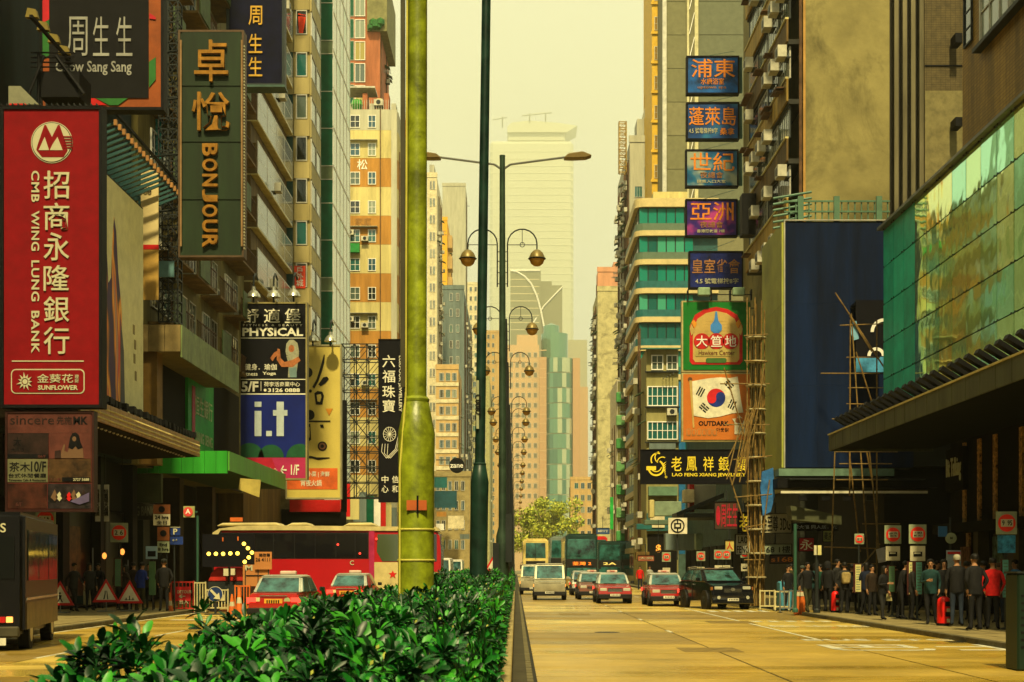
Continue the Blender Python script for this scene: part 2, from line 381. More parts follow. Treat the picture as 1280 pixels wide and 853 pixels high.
while d < 109:
    st = .25 if d < 20 else .5
    dens = float(np.interp(d, [5, 9, 20, 50, 109], [165, 125, 62, 26, 9])); h = hh(d)
    for (k, ar) in (('t', 1.5), ('r', h-.4), ('l', (h-.4)*.5)):
        for _ in range(rng.poisson(dens*ar*st)):
            yy = d+rng.uniform(0, st); lump = .06*math.sin(yy*2.3)+.05*math.sin(yy*5.1+1)+.04*math.sin(yy*11)
            if k == 't':
                x = rng.uniform(-1.92, -.34); e = max(0, abs(x+1.13)-.5)
                p = np.array([x, yy, h+lump+.06*math.sin(x*6+yy*3)+(.07 if rng.random() < .08 else 0)-e*e*.9-abs(rng.normal(0, .07))]); nn = np.array([(x+1.13)*.7, -.25, 1.])
            elif k == 'r':
                zz = rng.uniform(.36, h-.1); p = np.array([-.31+.5*lump-abs(rng.normal(0, .05))+.07*math.sin((zz-.36)*2.7), yy, zz]); nn = np.array([1., -.3, .55])
            else:
                zz = rng.uniform(.5, h-.1); p = np.array([-1.93+abs(rng.normal(0, .05)), yy, zz]); nn = np.array([-1., -.3, .55])
            rosette(p, nn/np.linalg.norm(nn), d)
    d += st
V = np.concatenate(AV)-np.array([-1.1, 60, .31])
me = bpy.data.meshes.new('foliage'); me.from_pydata(V.tolist(), [], AF)
for g_ in GREEN: me.materials.append(g_)
me.polygons.foreach_set('material_index', AM); me.polygons.foreach_set('use_smooth', [True]*len(me.polygons)); me.update()
fo = put('foliage', me, hedge, (-1.1, 60, .31)); tag(fo, kind='stuff')
lv, lf = leaf_local(1, .36, True)
LM = []
for g_ in GREEN[:3]:
    q = bpy.data.meshes.new('leaf'); q.from_pydata(lv.tolist(), [], lf); q.materials.append(g_); q.polygons.foreach_set('use_smooth', [True]*len(lf)); q.update(); LM.append(q)
for (p, Mt, L, Wd, mi) in singles:
    o = put('leaf', LM[mi], hedge, p); mt = Matrix([[*Mt[0]], [*Mt[1]], [*Mt[2]]])
    o.rotation_euler = mt.to_euler(); o.scale = (L, L, L)
# woody stems, with an added dark core that stops daylight showing through
m = MB(); d = 4.4
while d < 109:
    h = hh(d)-.20; n_ = 1 if d < 30 else 4
    for _ in range(10 if d < 30 else 6):
        x = rng.uniform(-1.8, -.45); m.cyl((x, d+rng.uniform(0, .5), .31), (x+rng.normal(0, .12), d+rng.uniform(-.2, .6), h), .018, .008, 5)
    d += .4*n_
tag(m.build('stem', M('hedge_stem', (.05, .04, .02), .8), hedge), kind='stuff')
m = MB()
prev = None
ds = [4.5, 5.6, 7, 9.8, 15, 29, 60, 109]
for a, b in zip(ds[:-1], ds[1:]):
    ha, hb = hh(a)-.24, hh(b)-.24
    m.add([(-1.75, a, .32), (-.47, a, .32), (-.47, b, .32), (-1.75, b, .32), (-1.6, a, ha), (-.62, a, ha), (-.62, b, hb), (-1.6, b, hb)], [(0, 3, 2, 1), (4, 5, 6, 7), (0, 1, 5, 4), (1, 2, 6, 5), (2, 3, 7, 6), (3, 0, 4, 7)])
m.build('hedge_core', M('hedge_core_dark', (.004, .02, .005), .8, bump=.8, scale=6), hedge)  # solid dark block inside the leaves, added to make the hedge opaque
# ================= poles on the median =================
def column(name, label, px_top, px_base, d, rb, rt, shoulder, top, mat, tex=None):
    r = thing(name, label, 'pole', (X(px_base, d), d, .31))
    xb, xt = X(px_base, d), X(px_top, d)
    def xs(z): return xb+(xt-xb)*(z-1.7)/(12.0)
    m = MB(); n = 20
    rings = [(.31, rb), (shoulder-.75, rb), (shoulder-.35, rb*1.03), (shoulder, rt*1.22), (shoulder+.02, rt), (top, rt*.85)]
    vs = []; 
    for z, rr in rings:
        for i in range(n): a = 2*math.pi*i/n; vs.append((xs(z)+rr*math.cos(a), d+rr*math.sin(a), z))
    fs = [(j*n+i, j*n+(i+1) % n, (j+1)*n+(i+1) % n, (j+1)*n+i) for j in range(len(rings)-1) for i in range(n)]
    m.add(vs, fs+[tuple(range(n))[::-1], tuple((len(rings)-1)*n+i for i in range(n))]); m.build('shaft', mat, r, smooth=True)
    m = MB(); m.lathe([(rt*1.25, 0), (rt*1.3, .03), (rt*1.05, .06)], (xs(shoulder), d, shoulder+.0), n=20); m.build('collar', mat, r, smooth=True)
    return r, xs
YEL = M('peeling_yellow_green_paint', (.24, .29, .012), .38, var=.42, scale=2.6, dirt=.95, bump=.10, spec=.4)
r, xs = column('lamp_column', 'thick mottled yellow green steel column nearest the camera behind the hedge', 524, 520, 16, .20, .112, 3.55, 16, YEL)
WIRE = M('yellow_cable', (.55, .50, .08), .5)
m = MB()
for z in (1.78, 2.12): m.lathe([(.207, 0), (.213, .012), (.207, .025)], (xs(z), 16, z), n=24)
m.build('tie_band', WIRE, r)
m = MB(); m.tube([(xs(.4)-.17, 15.87, .4), (xs(2)-.17, 15.87, 2.8), (xs(2)-.14, 15.86, 3.15), (xs(3)-.11, 15.89, 3.6), (xs(9)-.1, 15.92, 12)], .012); m.build('cable', WIRE, r)
B('sticker', M('faded_red_sticker', (.45, .10, .02), .6), r, (xs(2.4)-.09, xs(2.4)+.13, 15.78, 15.805, 2.34, 2.45))
B('slot', BLK, r, (xs(2.4)+.02, xs(2.4)+.04, 15.77, 15.80, 2.30, 2.50))
m = MB(); m.box(xs(5)-.17, xs(5)-.12, 15.84, 15.90, 3.7, 16); m.build('conduit', M('conduit_dark', (.05, .045, .02), .6), r)
DGRN = M('dark_green_enamel', (.008, .028, .020), .38, var=.4, scale=2, dirt=.5)
r, xs = column('lamp_column', 'tall slim black green column leaning slightly just right of the yellow one', 608, 598, 30, .185, .105, 3.85, 16, DGRN)
B('notice_strip', M('pale_sticker', (.3, .32, .2), .6), r, (xs(5)-.085, xs(5)-.03, 29.84, 29.87, 4.6, 5.6))
text('C0082', xs(5)-.058, 29.83, 5.1, .16, BLK, r, ry=-90)
# street lamps with globe lanterns, running away down the median
GLB_T = M('lantern_top_brass', (.20, .15, .05), .4, .3); GLB_B = M('lantern_amber_bowl', (.42, .22, .04), .25); POLE2 = M('lamp_post_green', (.03, .055, .035), .45, .2, var=.3, dirt=.4)
def lamp_parts(r, z=11.4, rr=.36, reach=1.12, local=True):
    for s in (-1, 1):
        m = MB(); cx = s*(.13+rr+.06); c0 = s*.16
        pts = [(c0, 0, z-.9), (c0, 0, z+.45)]+[(c0+s*.46*(1-math.cos(R(a))), 0, z+.45+.46*math.sin(R(a))) for a in range(20, 181, 20)]+[(c0+s*.92, 0, z+.22)]
        m.tube(pts, .022, 6); m.cyl((c0, 0, z+.42), (c0+s*.92, 0, z+.42), .012, n=5); m.cyl((c0+s*.46, 0, z+.45), (c0+s*.46, 0, z+.9), .01, n=5)
        rg = [(c0+s*.46+.075*math.cos(R(a)), 0, z+.42+.075*math.sin(R(a))) for a in range(0, 361, 45)]; m.tube(rg, .012, 5)
        for zz in (-.8, -.45, -.1, .2): m.cyl((0, 0, z+zz), (c0, 0, z+zz), .015, n=5)
        m.build('scroll_arm', DKSTEEL, r, local=True)
        gx = c0+s*.92
        g_ = MB().lathe([(.02, .27), (.10, .25), (.19, .16), (.245, .03), (.25, 0)][::-1], (gx, 0, z), n=16).build('globe_cover', GLB_T, r, local=True, smooth=True)
        MB().lathe([(.27, 0), (.285, .015), (.27, .03)], (gx, 0, z-.03), n=16).build('rim', DKSTEEL, r, local=True)
        MB().lathe([(.001, -.24), (.10, -.22), (.19, -.15), (.24, -.02)], (gx, 0, z-.02), n=16).build('globe_bowl', GLB_B, r, local=True, smooth=True)
lroot = thing('street_lamp', 'nearest globe lantern post with two long arms carrying cobra head lamps on top', 'street lamp', (X(628, 45), 45, .31), group='globe lantern posts along the median')
MB().lathe([(.2, 0), (.2, 2.4), (.12, 2.7), (.105, 8), (.085, 14.2), (.09, 14.3)], n=12).build('post', POLE2, lroot, local=True, smooth=True)
lamp_parts(lroot, 11.4-.31)
for s in (-1, 1):
    m = MB(); m.tube([(0, 0, 13.85), (s*.25, 0, 14.02), (s*1.0, 0, 14.12), (s*2.0, 0, 14.25)], .035, 6); m.build('arm', STEEL, lroot, local=True)
    m = MB(); m.prism([(s*1.9, 14.18), (s*2.05, 14.33), (s*2.5, 14.40), (s*2.75, 14.30), (s*2.8, 14.26), (s*2.6, 14.19), (s*2.2, 14.17)][::s], -.16, .16, 'y'); m.build('lamp_head', M('lamp_head_brown', (.16, .11, .03), .4), lroot, local=True, bevel=.03)
B('sign_box', DKSTEEL, lroot, (X(628, 45)+.1, X(628, 45)+.3, 44.7, 44.8, 1.9, 3.4), (X(628, 45)-.3, X(628, 45)-.1, 44.7, 44.8, 1.5, 2.5))
r0 = thing('street_lamp', 'second globe lantern post from the camera along the median', 'street lamp', (-.43, 58.3, .31), group='globe lantern posts along the median')
MB().lathe([(.17, 0), (.17, 2.4), (.10, 2.7), (.09, 11.0), (.07, 11.5)], n=10).build('post', DKSTEEL, r0, local=True, smooth=True)
lamp_parts(r0, 11.4-.31)
ords = ['third', 'fourth', 'fifth', 'sixth', 'seventh', 'eighth', 'ninth', 'tenth', 'eleventh', 'twelfth', 'thirteenth', 'fourteenth', 'fifteenth', 'sixteenth', 'seventeenth', 'eighteenth']
for k, dd in enumerate((70.6, 88.8, 95.5, 108, 120, 135, 146, 160, 175, 192, 210, 230, 255, 280, 310, 345)):
    copy_tree(r0, (-.43, dd, .31), label=f'{ords[k]} globe lantern post from the camera along the median')
# warning triangle by the poles
def triangle_sign(label, px, py, size, d, glyph, base=None, ground=0):
    x, z = X(px, d), Z(py, d)
    r = thing('warning_sign', label, 'road sign', (x, d, ground), group='red triangle warning signs')
    s = size/2; h = s*1.732
    MB().prism([(x-s, z), (x+s, z), (x, z+h)], d, d+.02, 'y').build('border', RED, r)
    k = .72; MB().prism([(x-s*k, z+h*.1), (x+s*k, z+h*.1), (x, z+h*.1+h*k)], d-.006, d-.001, 'y').build('face', M('sign_cream', (.62, .58, .42), .4), r)
    glyph(x, z+h*.1, s*k, d, r)
    m = MB(); m.cyl((x, d+.04, ground), (x, d+.04, z+h*.3), .02); m.box(x-.3, x+.3, d-.15, d+.25, ground, ground+.04); m.build('stand', STEEL, r)
    return r
def g_person(x, z, s, d, r):
    m = MB(); m.disc(x, z+s*.95, s*.10, d-.014, d-.007); m.prism([(x-.10*s, z+s*.8), (x+.18*s, z+s*.75), (x+.1*s, z+s*.4), (x-.1*s, z+s*.4)], d-.014, d-.007, 'y')
    m.prism([(x-.1*s, z+s*.42), (x+.02*s, z+.42*s), (x-.18*s, z+.06*s), (x-.3*s, z+.06*s)], d-.014, d-.007, 'y'); m.prism([(x, z+s*.42), (x+.12*s, z+.42*s), (x+.3*s, z+.06*s), (x+.18*s, z+.06*s)], d-.014, d-.007, 'y')
    m.build('symbol', BLK, r)
def g_narrow(x, z, s, d, r):
    m = MB(); m.prism([(x-.28*s, z+.06*s), (x-.14*s, z+.06*s), (x-.03*s, z+.6*s), (x-.03*s, z+.95*s), (x-.12*s, z+.95*s), (x-.14*s, z+.6*s)], d-.014, d-.007, 'y')
    m.prism([(x+.14*s, z+.06*s), (x+.24*s, z+.06*s), (x+.12*s, z+.95*s), (x+.05*s, z+.95*s)], d-.014, d-.007, 'y'); m.build('symbol', BLK, r)
def g_lanes(x, z, s, d, r):
    m = MB()
    for k, h in ((-.35, .35), (0, .55), (.35, .35)):
        m.box(x+k*s-.05*s, x+k*s+.05*s, d-.014, d-.007, z+.08*s, z+h*s)
    m.box(x-.5*s, x+.5*s, d-.0135, d-.0075, z+.10*s, z+.16*s); m.build('symbol', BLK, r)
triangle_sign('small red triangle sign poking above the hedge beside the median poles', 620, 714, .82, 50, g_person, ground=.31)
# ================= left-hand blocks =================
TEALWALL = M('dark_teal_cladding', (.004, .012, .013), .6, var=.4, streak=True, spec=.08)
OLIVE = M('olive_render', (.16, .13, .035), .75, var=.25, dirt=.6, streak=True)
SPAN = M('brown_spandrel', (.15, .09, .02), .7, var=.35, dirt=.7, streak=True)
BEIGE = M('beige_panel', (.40, .33, .13), .6, var=.12, dirt=.25, streak=True)
BEIGE2 = M('beige_panel_deeper', (.33, .27, .10), .6, var=.12, dirt=.3, streak=True)
GRN = M('deep_green_glass_panel', (.006, .085, .045), .15, var=.2)
GRN2 = M('grey_green_panel', (.10, .14, .07), .4)
CRM = M('cream_wall', (.55, .47, .19), .75, var=.12, dirt=.45, streak=True)
ORG = M('ochre_wall', (.42, .20, .035), .75, var=.15, dirt=.3, streak=True)
BRICKRED = M('brick_red_wall', (.36, .12, .05), .8, var=.2, dirt=.3, streak=True)
GREYW = M('pale_grey_wall', (.42, .41, .30), .8, var=.12, dirt=.3, streak=True)
BLUEG = M('blue_grey_wall', (.13, .17, .16), .8, var=.2, dirt=.3, streak=True)
TAN = M('tan_wall', (.50, .33, .13), .8, var=.12, dirt=.3, streak=True)
PINK = M('salmon_wall', (.55, .27, .15), .8, var=.12, dirt=.2, streak=True)
RUST = M('rusty_iron', (.10, .05, .02), .7, var=.4)
def clutter(r, x, y0, y1, z0, z1, s, n, parts=('ac', 'rack', 'win')):
    """what hangs on a street face seen edge-on: coolers, drying racks, awnings, pipes"""
    rk = WINC.get(('rack', s))
    if not rk:
        m = MB(); 
        for k in range(4): m.box(s*.1, s*1.0, k*.3, k*.3+.03, 0, .03)
        m.box(s*.97, s*1.0, 0, .93, 0, .03); m.cyl((0, .45, .5), (s*.95, .45, .03), .012, n=4); rk = WINC[('rack', s)] = m.mesh('drying_rack', [STEEL])
    aw = WINC.get(('aw', s))
    if not aw:
        m = MB(); m.add([(0, 0, .5), (0, 1.5, .5), (s*.75, 1.5, .1), (s*.75, 0, .1), (0, 0, .46), (0, 1.5, .46), (s*.75, 1.5, .06), (s*.75, 0, .06)], [(0, 1, 2, 3), (7, 6, 5, 4), (0, 4, 5, 1), (1, 5, 6, 2), (2, 6, 7, 3), (3, 7, 4, 0)])
        aw = WINC[('aw', s)] = m.mesh('window_awning', [M('awning_green', (.06, .13, .07), .6, dirt=.3)])
    for _ in range(n):
        y = random.uniform(y0+.3, y1-1.4); z = z0+3.1*random.randrange(max(1, int((z1-z0)/3.1)))+random.choice([.2, .5, .9])
        k = random.random()
        if k < .5: ac(r, x, y if s > 0 else y+.8, z, s)
        elif k < .75: put('drying_rack', rk, r, (x, y, z+.6))
        else: put('window_awning', aw, r, (x, y, z+1.7))
    for _ in range(max(2, n//12)):
        y = random.uniform(y0+.3, y1-.3); B('drain_pipe', RUST, r, (x+s*.02, x+s*.14, y, y+.12, z0, z1))
def side_windows(r, x, ys, zs, w, h, s, nx=2, ny=1, fm=None, gm=None, **k):
    for z in zs:
        for y in ys: window(r, x, y if s > 0 else y+w, z, w, h, s, nx, ny, fm, gm, **k)
# --- nearest dark block ---
r = thing('office_block', 'near black teal clad block at the left edge behind the red bank sign', 'building', (-22, 52, 0))
B('wall', TEALWALL, r, (-38, -17.2, 38, 64.4, 6.4, 42)); B('roof_slab', TEALWALL, r, (-38.2, -17.0, 37.8, 64.6, 42.002, 42.6))
side_windows(r, -17.2, [39+2.6*i for i in range(9)], [22.5, 26, 29.5, 33, 36.5], 2.2, 1.9, 1, 3, 1, DKSTEEL, G_DARK)
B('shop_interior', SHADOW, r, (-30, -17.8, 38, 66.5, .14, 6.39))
for y in range(40, 66, 5): B('shop_column', M('dark_granite', (.008, .006, .005), .6, spec=.08), r, (-18.1, -17.3, y, y+.8, .14, 6.38))
for i in range(5): B('shop_window', glass('shop_glass', (.006, .005, .004), .3, spec=.1), r, (-17.78, -17.7, 40.9+5*i, 44.9+5*i, .6, 4.2))
for i in range(4): B('lit_poster', M('dim_poster_%d' % i, [(.10, .02, .01), (.08, .07, .03), (.03, .05, .04), (.12, .05, .01)][i], .5, var=.6, scale=3), r, (-17.69, -17.66, 41.3+5*i, 43.4+5*i, 1.2, 3.4))
# --- tenement with projecting balconies ---
r = thing('tenement_block', 'old olive tenement with projecting iron balconies behind the green vertical sign', 'building', (-22, 78, 0))
B('wall', OLIVE, r, (-34, -17, 64.7, 90, 6.4, 48)); B('parapet', OLIVE, r, (-17.3, -16.9, 64.7, 90, 48.002, 49))
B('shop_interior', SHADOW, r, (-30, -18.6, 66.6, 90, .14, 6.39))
for (y0, y1, x1, c) in ((68, 69.2, -17.6, 'dull_green_pier'), (74.5, 75.4, -17.4, 'tan_pier'), (82.5, 83.4, -17.4, 'tan_pier')): B('shop_column', M(c, (.05, .032, .010) if 'tan' in c else (.018, .02, .009), .7, dirt=.4), r, (x1-.9, x1, y0, y1, .14, 6.38))
B('recess_shade', SHADOW, r, (-17.0, -16.96, 66.2, 89, 6.41, 12.2))  # flat dark sheet on the wall, painting the shade of a recess
B('pier', M('tan_pier2', (.20, .11, .02), .6, dirt=.4), r, (-17.2, -16.2, 65.0, 66.0, 6.41, 11.9))
BALG = M('balcony_green_panel', (.07, .11, .04), .6, var=.3, dirt=.5)
for k, z in enumerate([13.0+3.3*i for i in range(11)]):
    for j, y in enumerate((66.5, 72.0, 77.5, 83.5)):
        m = MB(); m.box(-16.999, -15.9, y, y+4.6, z, z+.12); m.build('balcony_slab', SPAN, r)
        m = MB(); 
        for q in range(16): m.box(-15.95, -15.92, y+.05+q*.3, y+.08+q*.3, z+.12, z+1.1)
        m.box(-15.96, -15.9, y, y+4.6, z+1.1, z+1.15); m.build('balcony_railing', RUST, r)
        if (j+k) % 2 == 0: B('balcony_panel', BALG, r, (-15.89, -15.83, y+.3, y+2.6, z+.1, z+1.6))
        window(r, -16.99, y+.4, z+.9, 1.7, 1.7, 1, 3, 2, WHITE if (j+k) % 3 else ALU); window(r, -16.99, y+2.6, z+.9, 1.5, 1.7, 1, 2, 2, ALU)
        if random.random() < .5: ac(r, -16.95, y+random.uniform(.2, 3), z+.2, 1, 1)
# --- block with long louvred window bands ---
r = thing('louvred_block', 'block with slanting bands of white barred windows between brown spandrels', 'building', (-22, 97, 0))
B('wall', SPAN, r, (-34, -17.05, 90.05, 104.2, 0, 50)); 
WBAR = M('white_window_bar', (.62, .62, .55), .45)
for k in range(11):
    z = 15.0+3.35*k
    B('spandrel', SPAN, r, (-17.049, -16.6, 90.1, 104.1, z-.05, z+1.3)); B('ledge', CRM, r, (-17.049, -16.15, 90.1, 104.1, z+1.301, z+1.385))
    for j in range(4): window(r, -16.2, 90.2+j*3.5, z+1.42, 3.4, 2.05, 1, 8, 2, WBAR, glass('bluish_pane', (.03, .06, .07), .12), .035, .08)
    B('window_box', SPAN, r, (-17.049, -16.24, 90.1, 104.1, z+1.40, z+3.3))
    if k % 2: ac(r, -16.1, 92+k*.9, z+1.5, 1)
# --- beige tower ---
d = 105
r = thing('beige_tower', 'beige panelled tower with one column of square windows and teal strips', 'building', (X(368, d), 107, 0))
B('wall', BEIGE2, r, (X(348, d), X(388, d)-.02, d+.1, d+5.4, 0, 60))
zb = [Z(44, d)+3.07*k for k in range(-11, 6)]
for k, z in enumerate(zb):
    if z < 5: continue
    x0, x1, x2, x3 = X(350, d), X(367, d), X(387, d), X(386, d)
    B('panel', random.choice([BEIGE, BEIGE2]), r, (X(353, d), x1-.02, d, d+.09, z+1.83, z+3.03)); B('panel', random.choice([BEIGE, BEIGE2]), r, (x1+.02, x2, d-.06, d+.09, z+1.83, z+3.03))
    B('teal_strip', M('teal_panel', (.02, .075, .075), .25, var=.2), r, (X(354, d), X(366, d), d+.02, d+.09, z, z+1.80))
    g = {0: G_DARK, 1: G_GREY, 2: G_TEAL, 3: G_DARK}[k % 4]
    window(r, X(370, d), d+.03, z+.02, 14/F*d, 1.78, 0, 1, 1, ALU, g, .10, .08)
    for j in range(2): B('side_panel', random.choice([BEIGE, BEIGE2]), r, (X(388, d)-.02, X(388, d)+.06, d+.12+2.6*j, d+2.62+2.6*j, z+1.8, z+3.05)); window(r, X(388, d), d+.2+2.6*j, z+.03, 2.3, 1.7, 1, 1, 1, ALU, G_GREY)
    if abs(z-Z(44, d)) < .1:
        f = X(378, d); FT = M('red_foot_print', (.8, .05, .01), .5)
        m = MB(); m.prism([(f-.25, z+.15), (f+.05, z+.1), (f+.2, z+.9), (f+.26, z+1.3), (f-.3, z+1.35), (f-.27, z+.7)], d-.06, d-.05, 'y')
        for q in range(5): m.disc(f-.24+q*.12, z+1.5-.02*q, .06-.006*q, d-.06, d-.05, 8)
        tag(m.build('foot_print', FT, r), kind=None)
    if abs(Z(361, d)-z) < 1.0:
        B('red_sign', M('signal_red', (.75, .06, .02), .5), r, (X(368, d), X(382, d), d-.12, d-.08, Z(361, d), Z(333, d)))
        text('戶\n外\n城', X(375, d), d-.13, Z(347, d), .55, WHITE, r, lead=.85)
# --- block set back behind the green tower, the one the glass wall opposite mirrors ---
r = thing('banded_office_block', 'cream and olive banded block set back behind the green glass tower', 'building', (-25, 145, 0))
B('wall', CRM, r, (-34, -19.6, 128, 163.5, 0, 40))
for k in range(11): B('window_band', G_TEAL if k % 2 else G_DARK, r, (-19.599, -19.5, 129, 163, 5+3.3*k, 6.7+3.3*k)); B('band', [OLIVE, ORG][k % 2], r, (-19.599, -19.45, 128.2, 163.3, 6.75+3.3*k, 8.0+3.3*k))
# --- green glass tower ---
d = 115
r = thing('green_tower', 'slender tower of deep green glass with a pale gridded street side', 'building', (X(405, d), 121, 0))
B('wall', GREYW, r, (-16.6, X(416, d)-.05, d+.1, d+12, 0, 72))
z = Z(97, d)-36; k = 0
while z < 70:
    for (h, mt) in ((1.07, GRN2), (3.0, GRN), (2.95, GRN), (3.0 if k % 2 else 1.9, GRN)):
        B('glass_panel', mt, r, (X(398, d), X(415.5, d), d, d+.09, z+.03, z+h-.03)); B('floor_bar', ALU, r, (X(398, d), X(416, d), d-.04, d+.09, z-.03, z+.03)); z += h
    k += 1
pg = glass('pale_reflecting_glass', (.40, .42, .28), .12, metal=.3); pg2 = glass('pale_green_reflecting_glass', (.22, .34, .18), .12, metal=.3)
for j in range(22):
    for i in range(5): put('glass_pane', win_mesh(2.34, 3.05, 1, 1, WHITE, random.choice([pg, pg, pg2]), .06, .05), r, (X(416, d)-.04, d+.15+2.36*i, 3+3.1*j), R(90))
# --- cream and ochre banded block ---
d = 165
r = thing('banded_apartment_block', 'apartment block striped in cream and ochre floors with small white windows', 'building', (X(465, d), 173, 0))
x0, x1 = X(425, d), X(497, d)
B('core', GREYW, r, (x0+.1, x1-.1, d+.1, d+16, 0, Z(137, d)))
ybands = [(137, 163, GREYW), (163, 198, CRM), (198, 234, ORG), (234, 270, CRM), (270, 306, ORG), (306, 342, CRM), (342, 378, ORG), (378, 414, CRM), (414, 450, ORG), (450, 486, CRM), (486, 522, ORG), (522, 558, CRM), (558, 594, ORG), (594, 640, CRM)]
for i, (a, b, mt) in enumerate(ybands):
    z1, z0 = Z(a, d), Z(b, d)+.02
    m = MB(); cxs = [(x1-1.2+1.2*math.sin(R(t)), d+1.2-1.2*math.cos(R(t))) for t in range(0, 91, 15)]
    m.prism([(x0, d)]+cxs+[(x1, d+16.2), (x0, d+16.2)], z0, z1, 'z'); m.build('floor_band', mt, r)
    for (pa, pb, n) in ((432, 450, 3), (460, 470, 2)):
        window(r, X(pa, d), d-.01, z0+.25, (pb-pa)/F*d, 1.45, 0, n, 2, WHITE, random.choice(PANES), .08, .07)
    if i % 3 == 1: B('canopy', GREYW, r, (X(432, d), X(472, d), d-.6, d, z0+1.95, z0+2.0))
    if i in (4, 7, 9): ac(r, X(452, d), d, z0+.3); ac(r, X(434, d), d, z0+1.0, 0)
    if i == 5: B('green_net', M('green_mesh', (.02, .25, .05), .7), r, (X(431, d), X(450, d), d-.7, d-.1, z1-1.0, z1+.0))
text('松', X(453, d), d-.03, Z(207, d), 1.25, WHITE, r, bold=.03); text('家庭', X(454, d), d-.03, Z(278, d), .95, M('faded_letter', (.30, .15, .04), .7), r)
clutter(r, x1, d+1.5, d+16, 3, 50, 1, 60)
B('drain_pipe', RUST, r, (X(475, d), X(476, d), d-.12, d-.02, 8, Z(137, d)))
for k in range(7): B('roof_box', [GREYW, CRM, BRICKRED][k % 3], r, (X(434+k*9, d), X(440+k*9, d), d+1, d+3, Z(137, d)+.002, Z(137, d)+1.0+(k*7 % 3)*.6))
B('roof_canopy', ALU, r, (X(433, d), X(468, d), d+.5, d+4, Z(108, d), Z(106, d))); B('roof_railing', ALU, r, *[(X(434+3*i, d), X(434+3*i, d)+.04, d+.3, d+.34, Z(137, d)+.001, Z(124, d)) for i in range(18)])
tag(MB().ball((X(445, d), d+1.2, Z(128, d)), .8, 8).build('roof_plant', GREEN[2], r), kind=None); tag(r.children[-1], kind=None)
ac(r, X(467, d), d+1, Z(131, d), 0, 1.3)
# brick red neighbour and the tall ones above it
d = 186
r = thing('brick_red_block', 'narrow brick red block beyond the striped apartments', 'building', (X(505, d), d+5, 0))
B('wall', BRICKRED, r, (X(494, d), X(512, d), d, d+14, 0, Z(150, d))); B('roof_hut', GREYW, r, (X(500, d), X(508, d), d+1, d+4, Z(150, d)+.002, Z(138, d)))
for z in range(4, 58, 4): window(r, X(503, d), d, z, .8, 1.3, 0, 2, 1)
clutter(r, X(512, d), d+.5, d+13, 4, 56, 1, 40)
d = 200
r = thing('tall_tower', 'tall narrow tower with olive glazed front and terracotta flank rising out of the frame', 'building', (X(457, d), d+6, 0))
B('wall', BRICKRED, r, (X(436, d), X(475, d), d+.02, d+14, 0, 84))
B('upper_wall', M('olive_concrete', (.20, .19, .08), .8, dirt=.4), r, (X(459, d), X(484, d), d-.3, d+13.9, Z(40, d), 84))
for k in range(26):
    z = Z(135, d)-30+3.05*k
    window(r, X(443.5, d), d, z, 13/F*d, 2.6, 0, 2, 1, WHITE, random.choice([G_GREY, G_PALE, glass('amber_pane', (.30, .24, .04), .15)]), .1, .08)
    put('green_strip', win_mesh(5/F*d, 2.7, 1, 1, ALU, GRN, .05, .05), r, (X(437.5, d), d, z))
clutter(r, X(475, d), d+.5, d+13, 40, 76, 1, 40); 
m = MB(); [m.ball((X(464+3*i, d), d-.6, Z(36-(i*5 % 7), d)), .55+.12*(i % 3), 6) for i in range(5)]
tag(m.build('terrace_plants', GREEN[0], r), kind='stuff')
# --- farther left-hand row ---
def far_block(name, label, px0, px1, pside, ytop, d, wall, pitch=None, cols=(), wpx=4, s=1, ncl=25, bands=None, gm=None, roof=None, dd=None, nx=2, cat='building'):
    """front seen square-on from px0 to px1, street side out to pside"""
    x0, x1 = X(px0, d), X(px1, d); xs = x1 if s > 0 else x0
    d2 = (dd or 14) if pside is None else max(4, min(60, xs*F/(pside-CX)-d))
    zt = Z(ytop, d)
    r = thing(name, label, cat, ((x0+x1)/2, d+d2/2, 0)); B('wall', wall, r, (x0, x1, d, d+d2, 0, zt))
    if roof: B('roof_hut', roof, r, (x0+(x1-x0)*.2, x0+(x1-x0)*.7, d+1, d+5, zt+.002, zt+2.6))
    B('parapet', wall, r, (x0-.1, x1+.1, d-.1, d+.15, zt-.0+.003, zt+.9))
    if pitch:
        z = zt-pitch; k = 0
        while z > 2:
            for c in cols: window(r, X(c, d), d, z+.9, wpx/F*d, pitch*.5, 0, nx, 1, ALU, gm, .1, .1)
            if bands: B('band', bands, r, (x0-.05, x1+.05, d-.12, d-.001, z, z+pitch*.22))
            z -= pitch; k += 1
    if ncl: clutter(r, xs, d+.5, d+d2-.5, 3, zt-2, s, ncl)
    return r
far_block('tower_block', 'weathered pale tower with roof tanks just right of the yellow column', 534, 546, 553, 222, 262, CREAM, 3.1, (537, 541), 3, roof=GREYW, ncl=110)
far_block('tower_block', 'flat grey tower standing tallest behind the small yellow one at left', 553, 582, 584, 233, 400, GREYW, None, ncl=8, dd=12)
r = far_block('tower_block', 'narrow bright yellow orange tower on the left side of the avenue', 546, 559, 565, 276, 345, M('bright_yellow_wall', (.72, .36, .02), .7, var=.06, streak=True), None, ncl=30)
for k in range(14): B('bay', TAN, r, (X(559, 345)+.001, X(559, 345)+1.1, 347, 352, 14+5*k, 17+5*k))
far_block('tower_block', 'blue grey apartment tower below the yellow one', 546, 580, 590, 362, 300, BLUEG, 3.3, (549, 562, 570), 4, ncl=150)
far_block('tower_block', 'peach coloured low block with rows of wide windows in front of the blue grey tower', 545, 573, 577, 462, 258, TAN, 3.0, (549, 557, 565), 6, bands=CREAM, ncl=25, nx=3)
far_block('tower_block', 'pale far block between the two slim poles at left', 584, 606, 607, 356, 520, CREAM, 3.4, (587, 593, 599), 3, ncl=10)
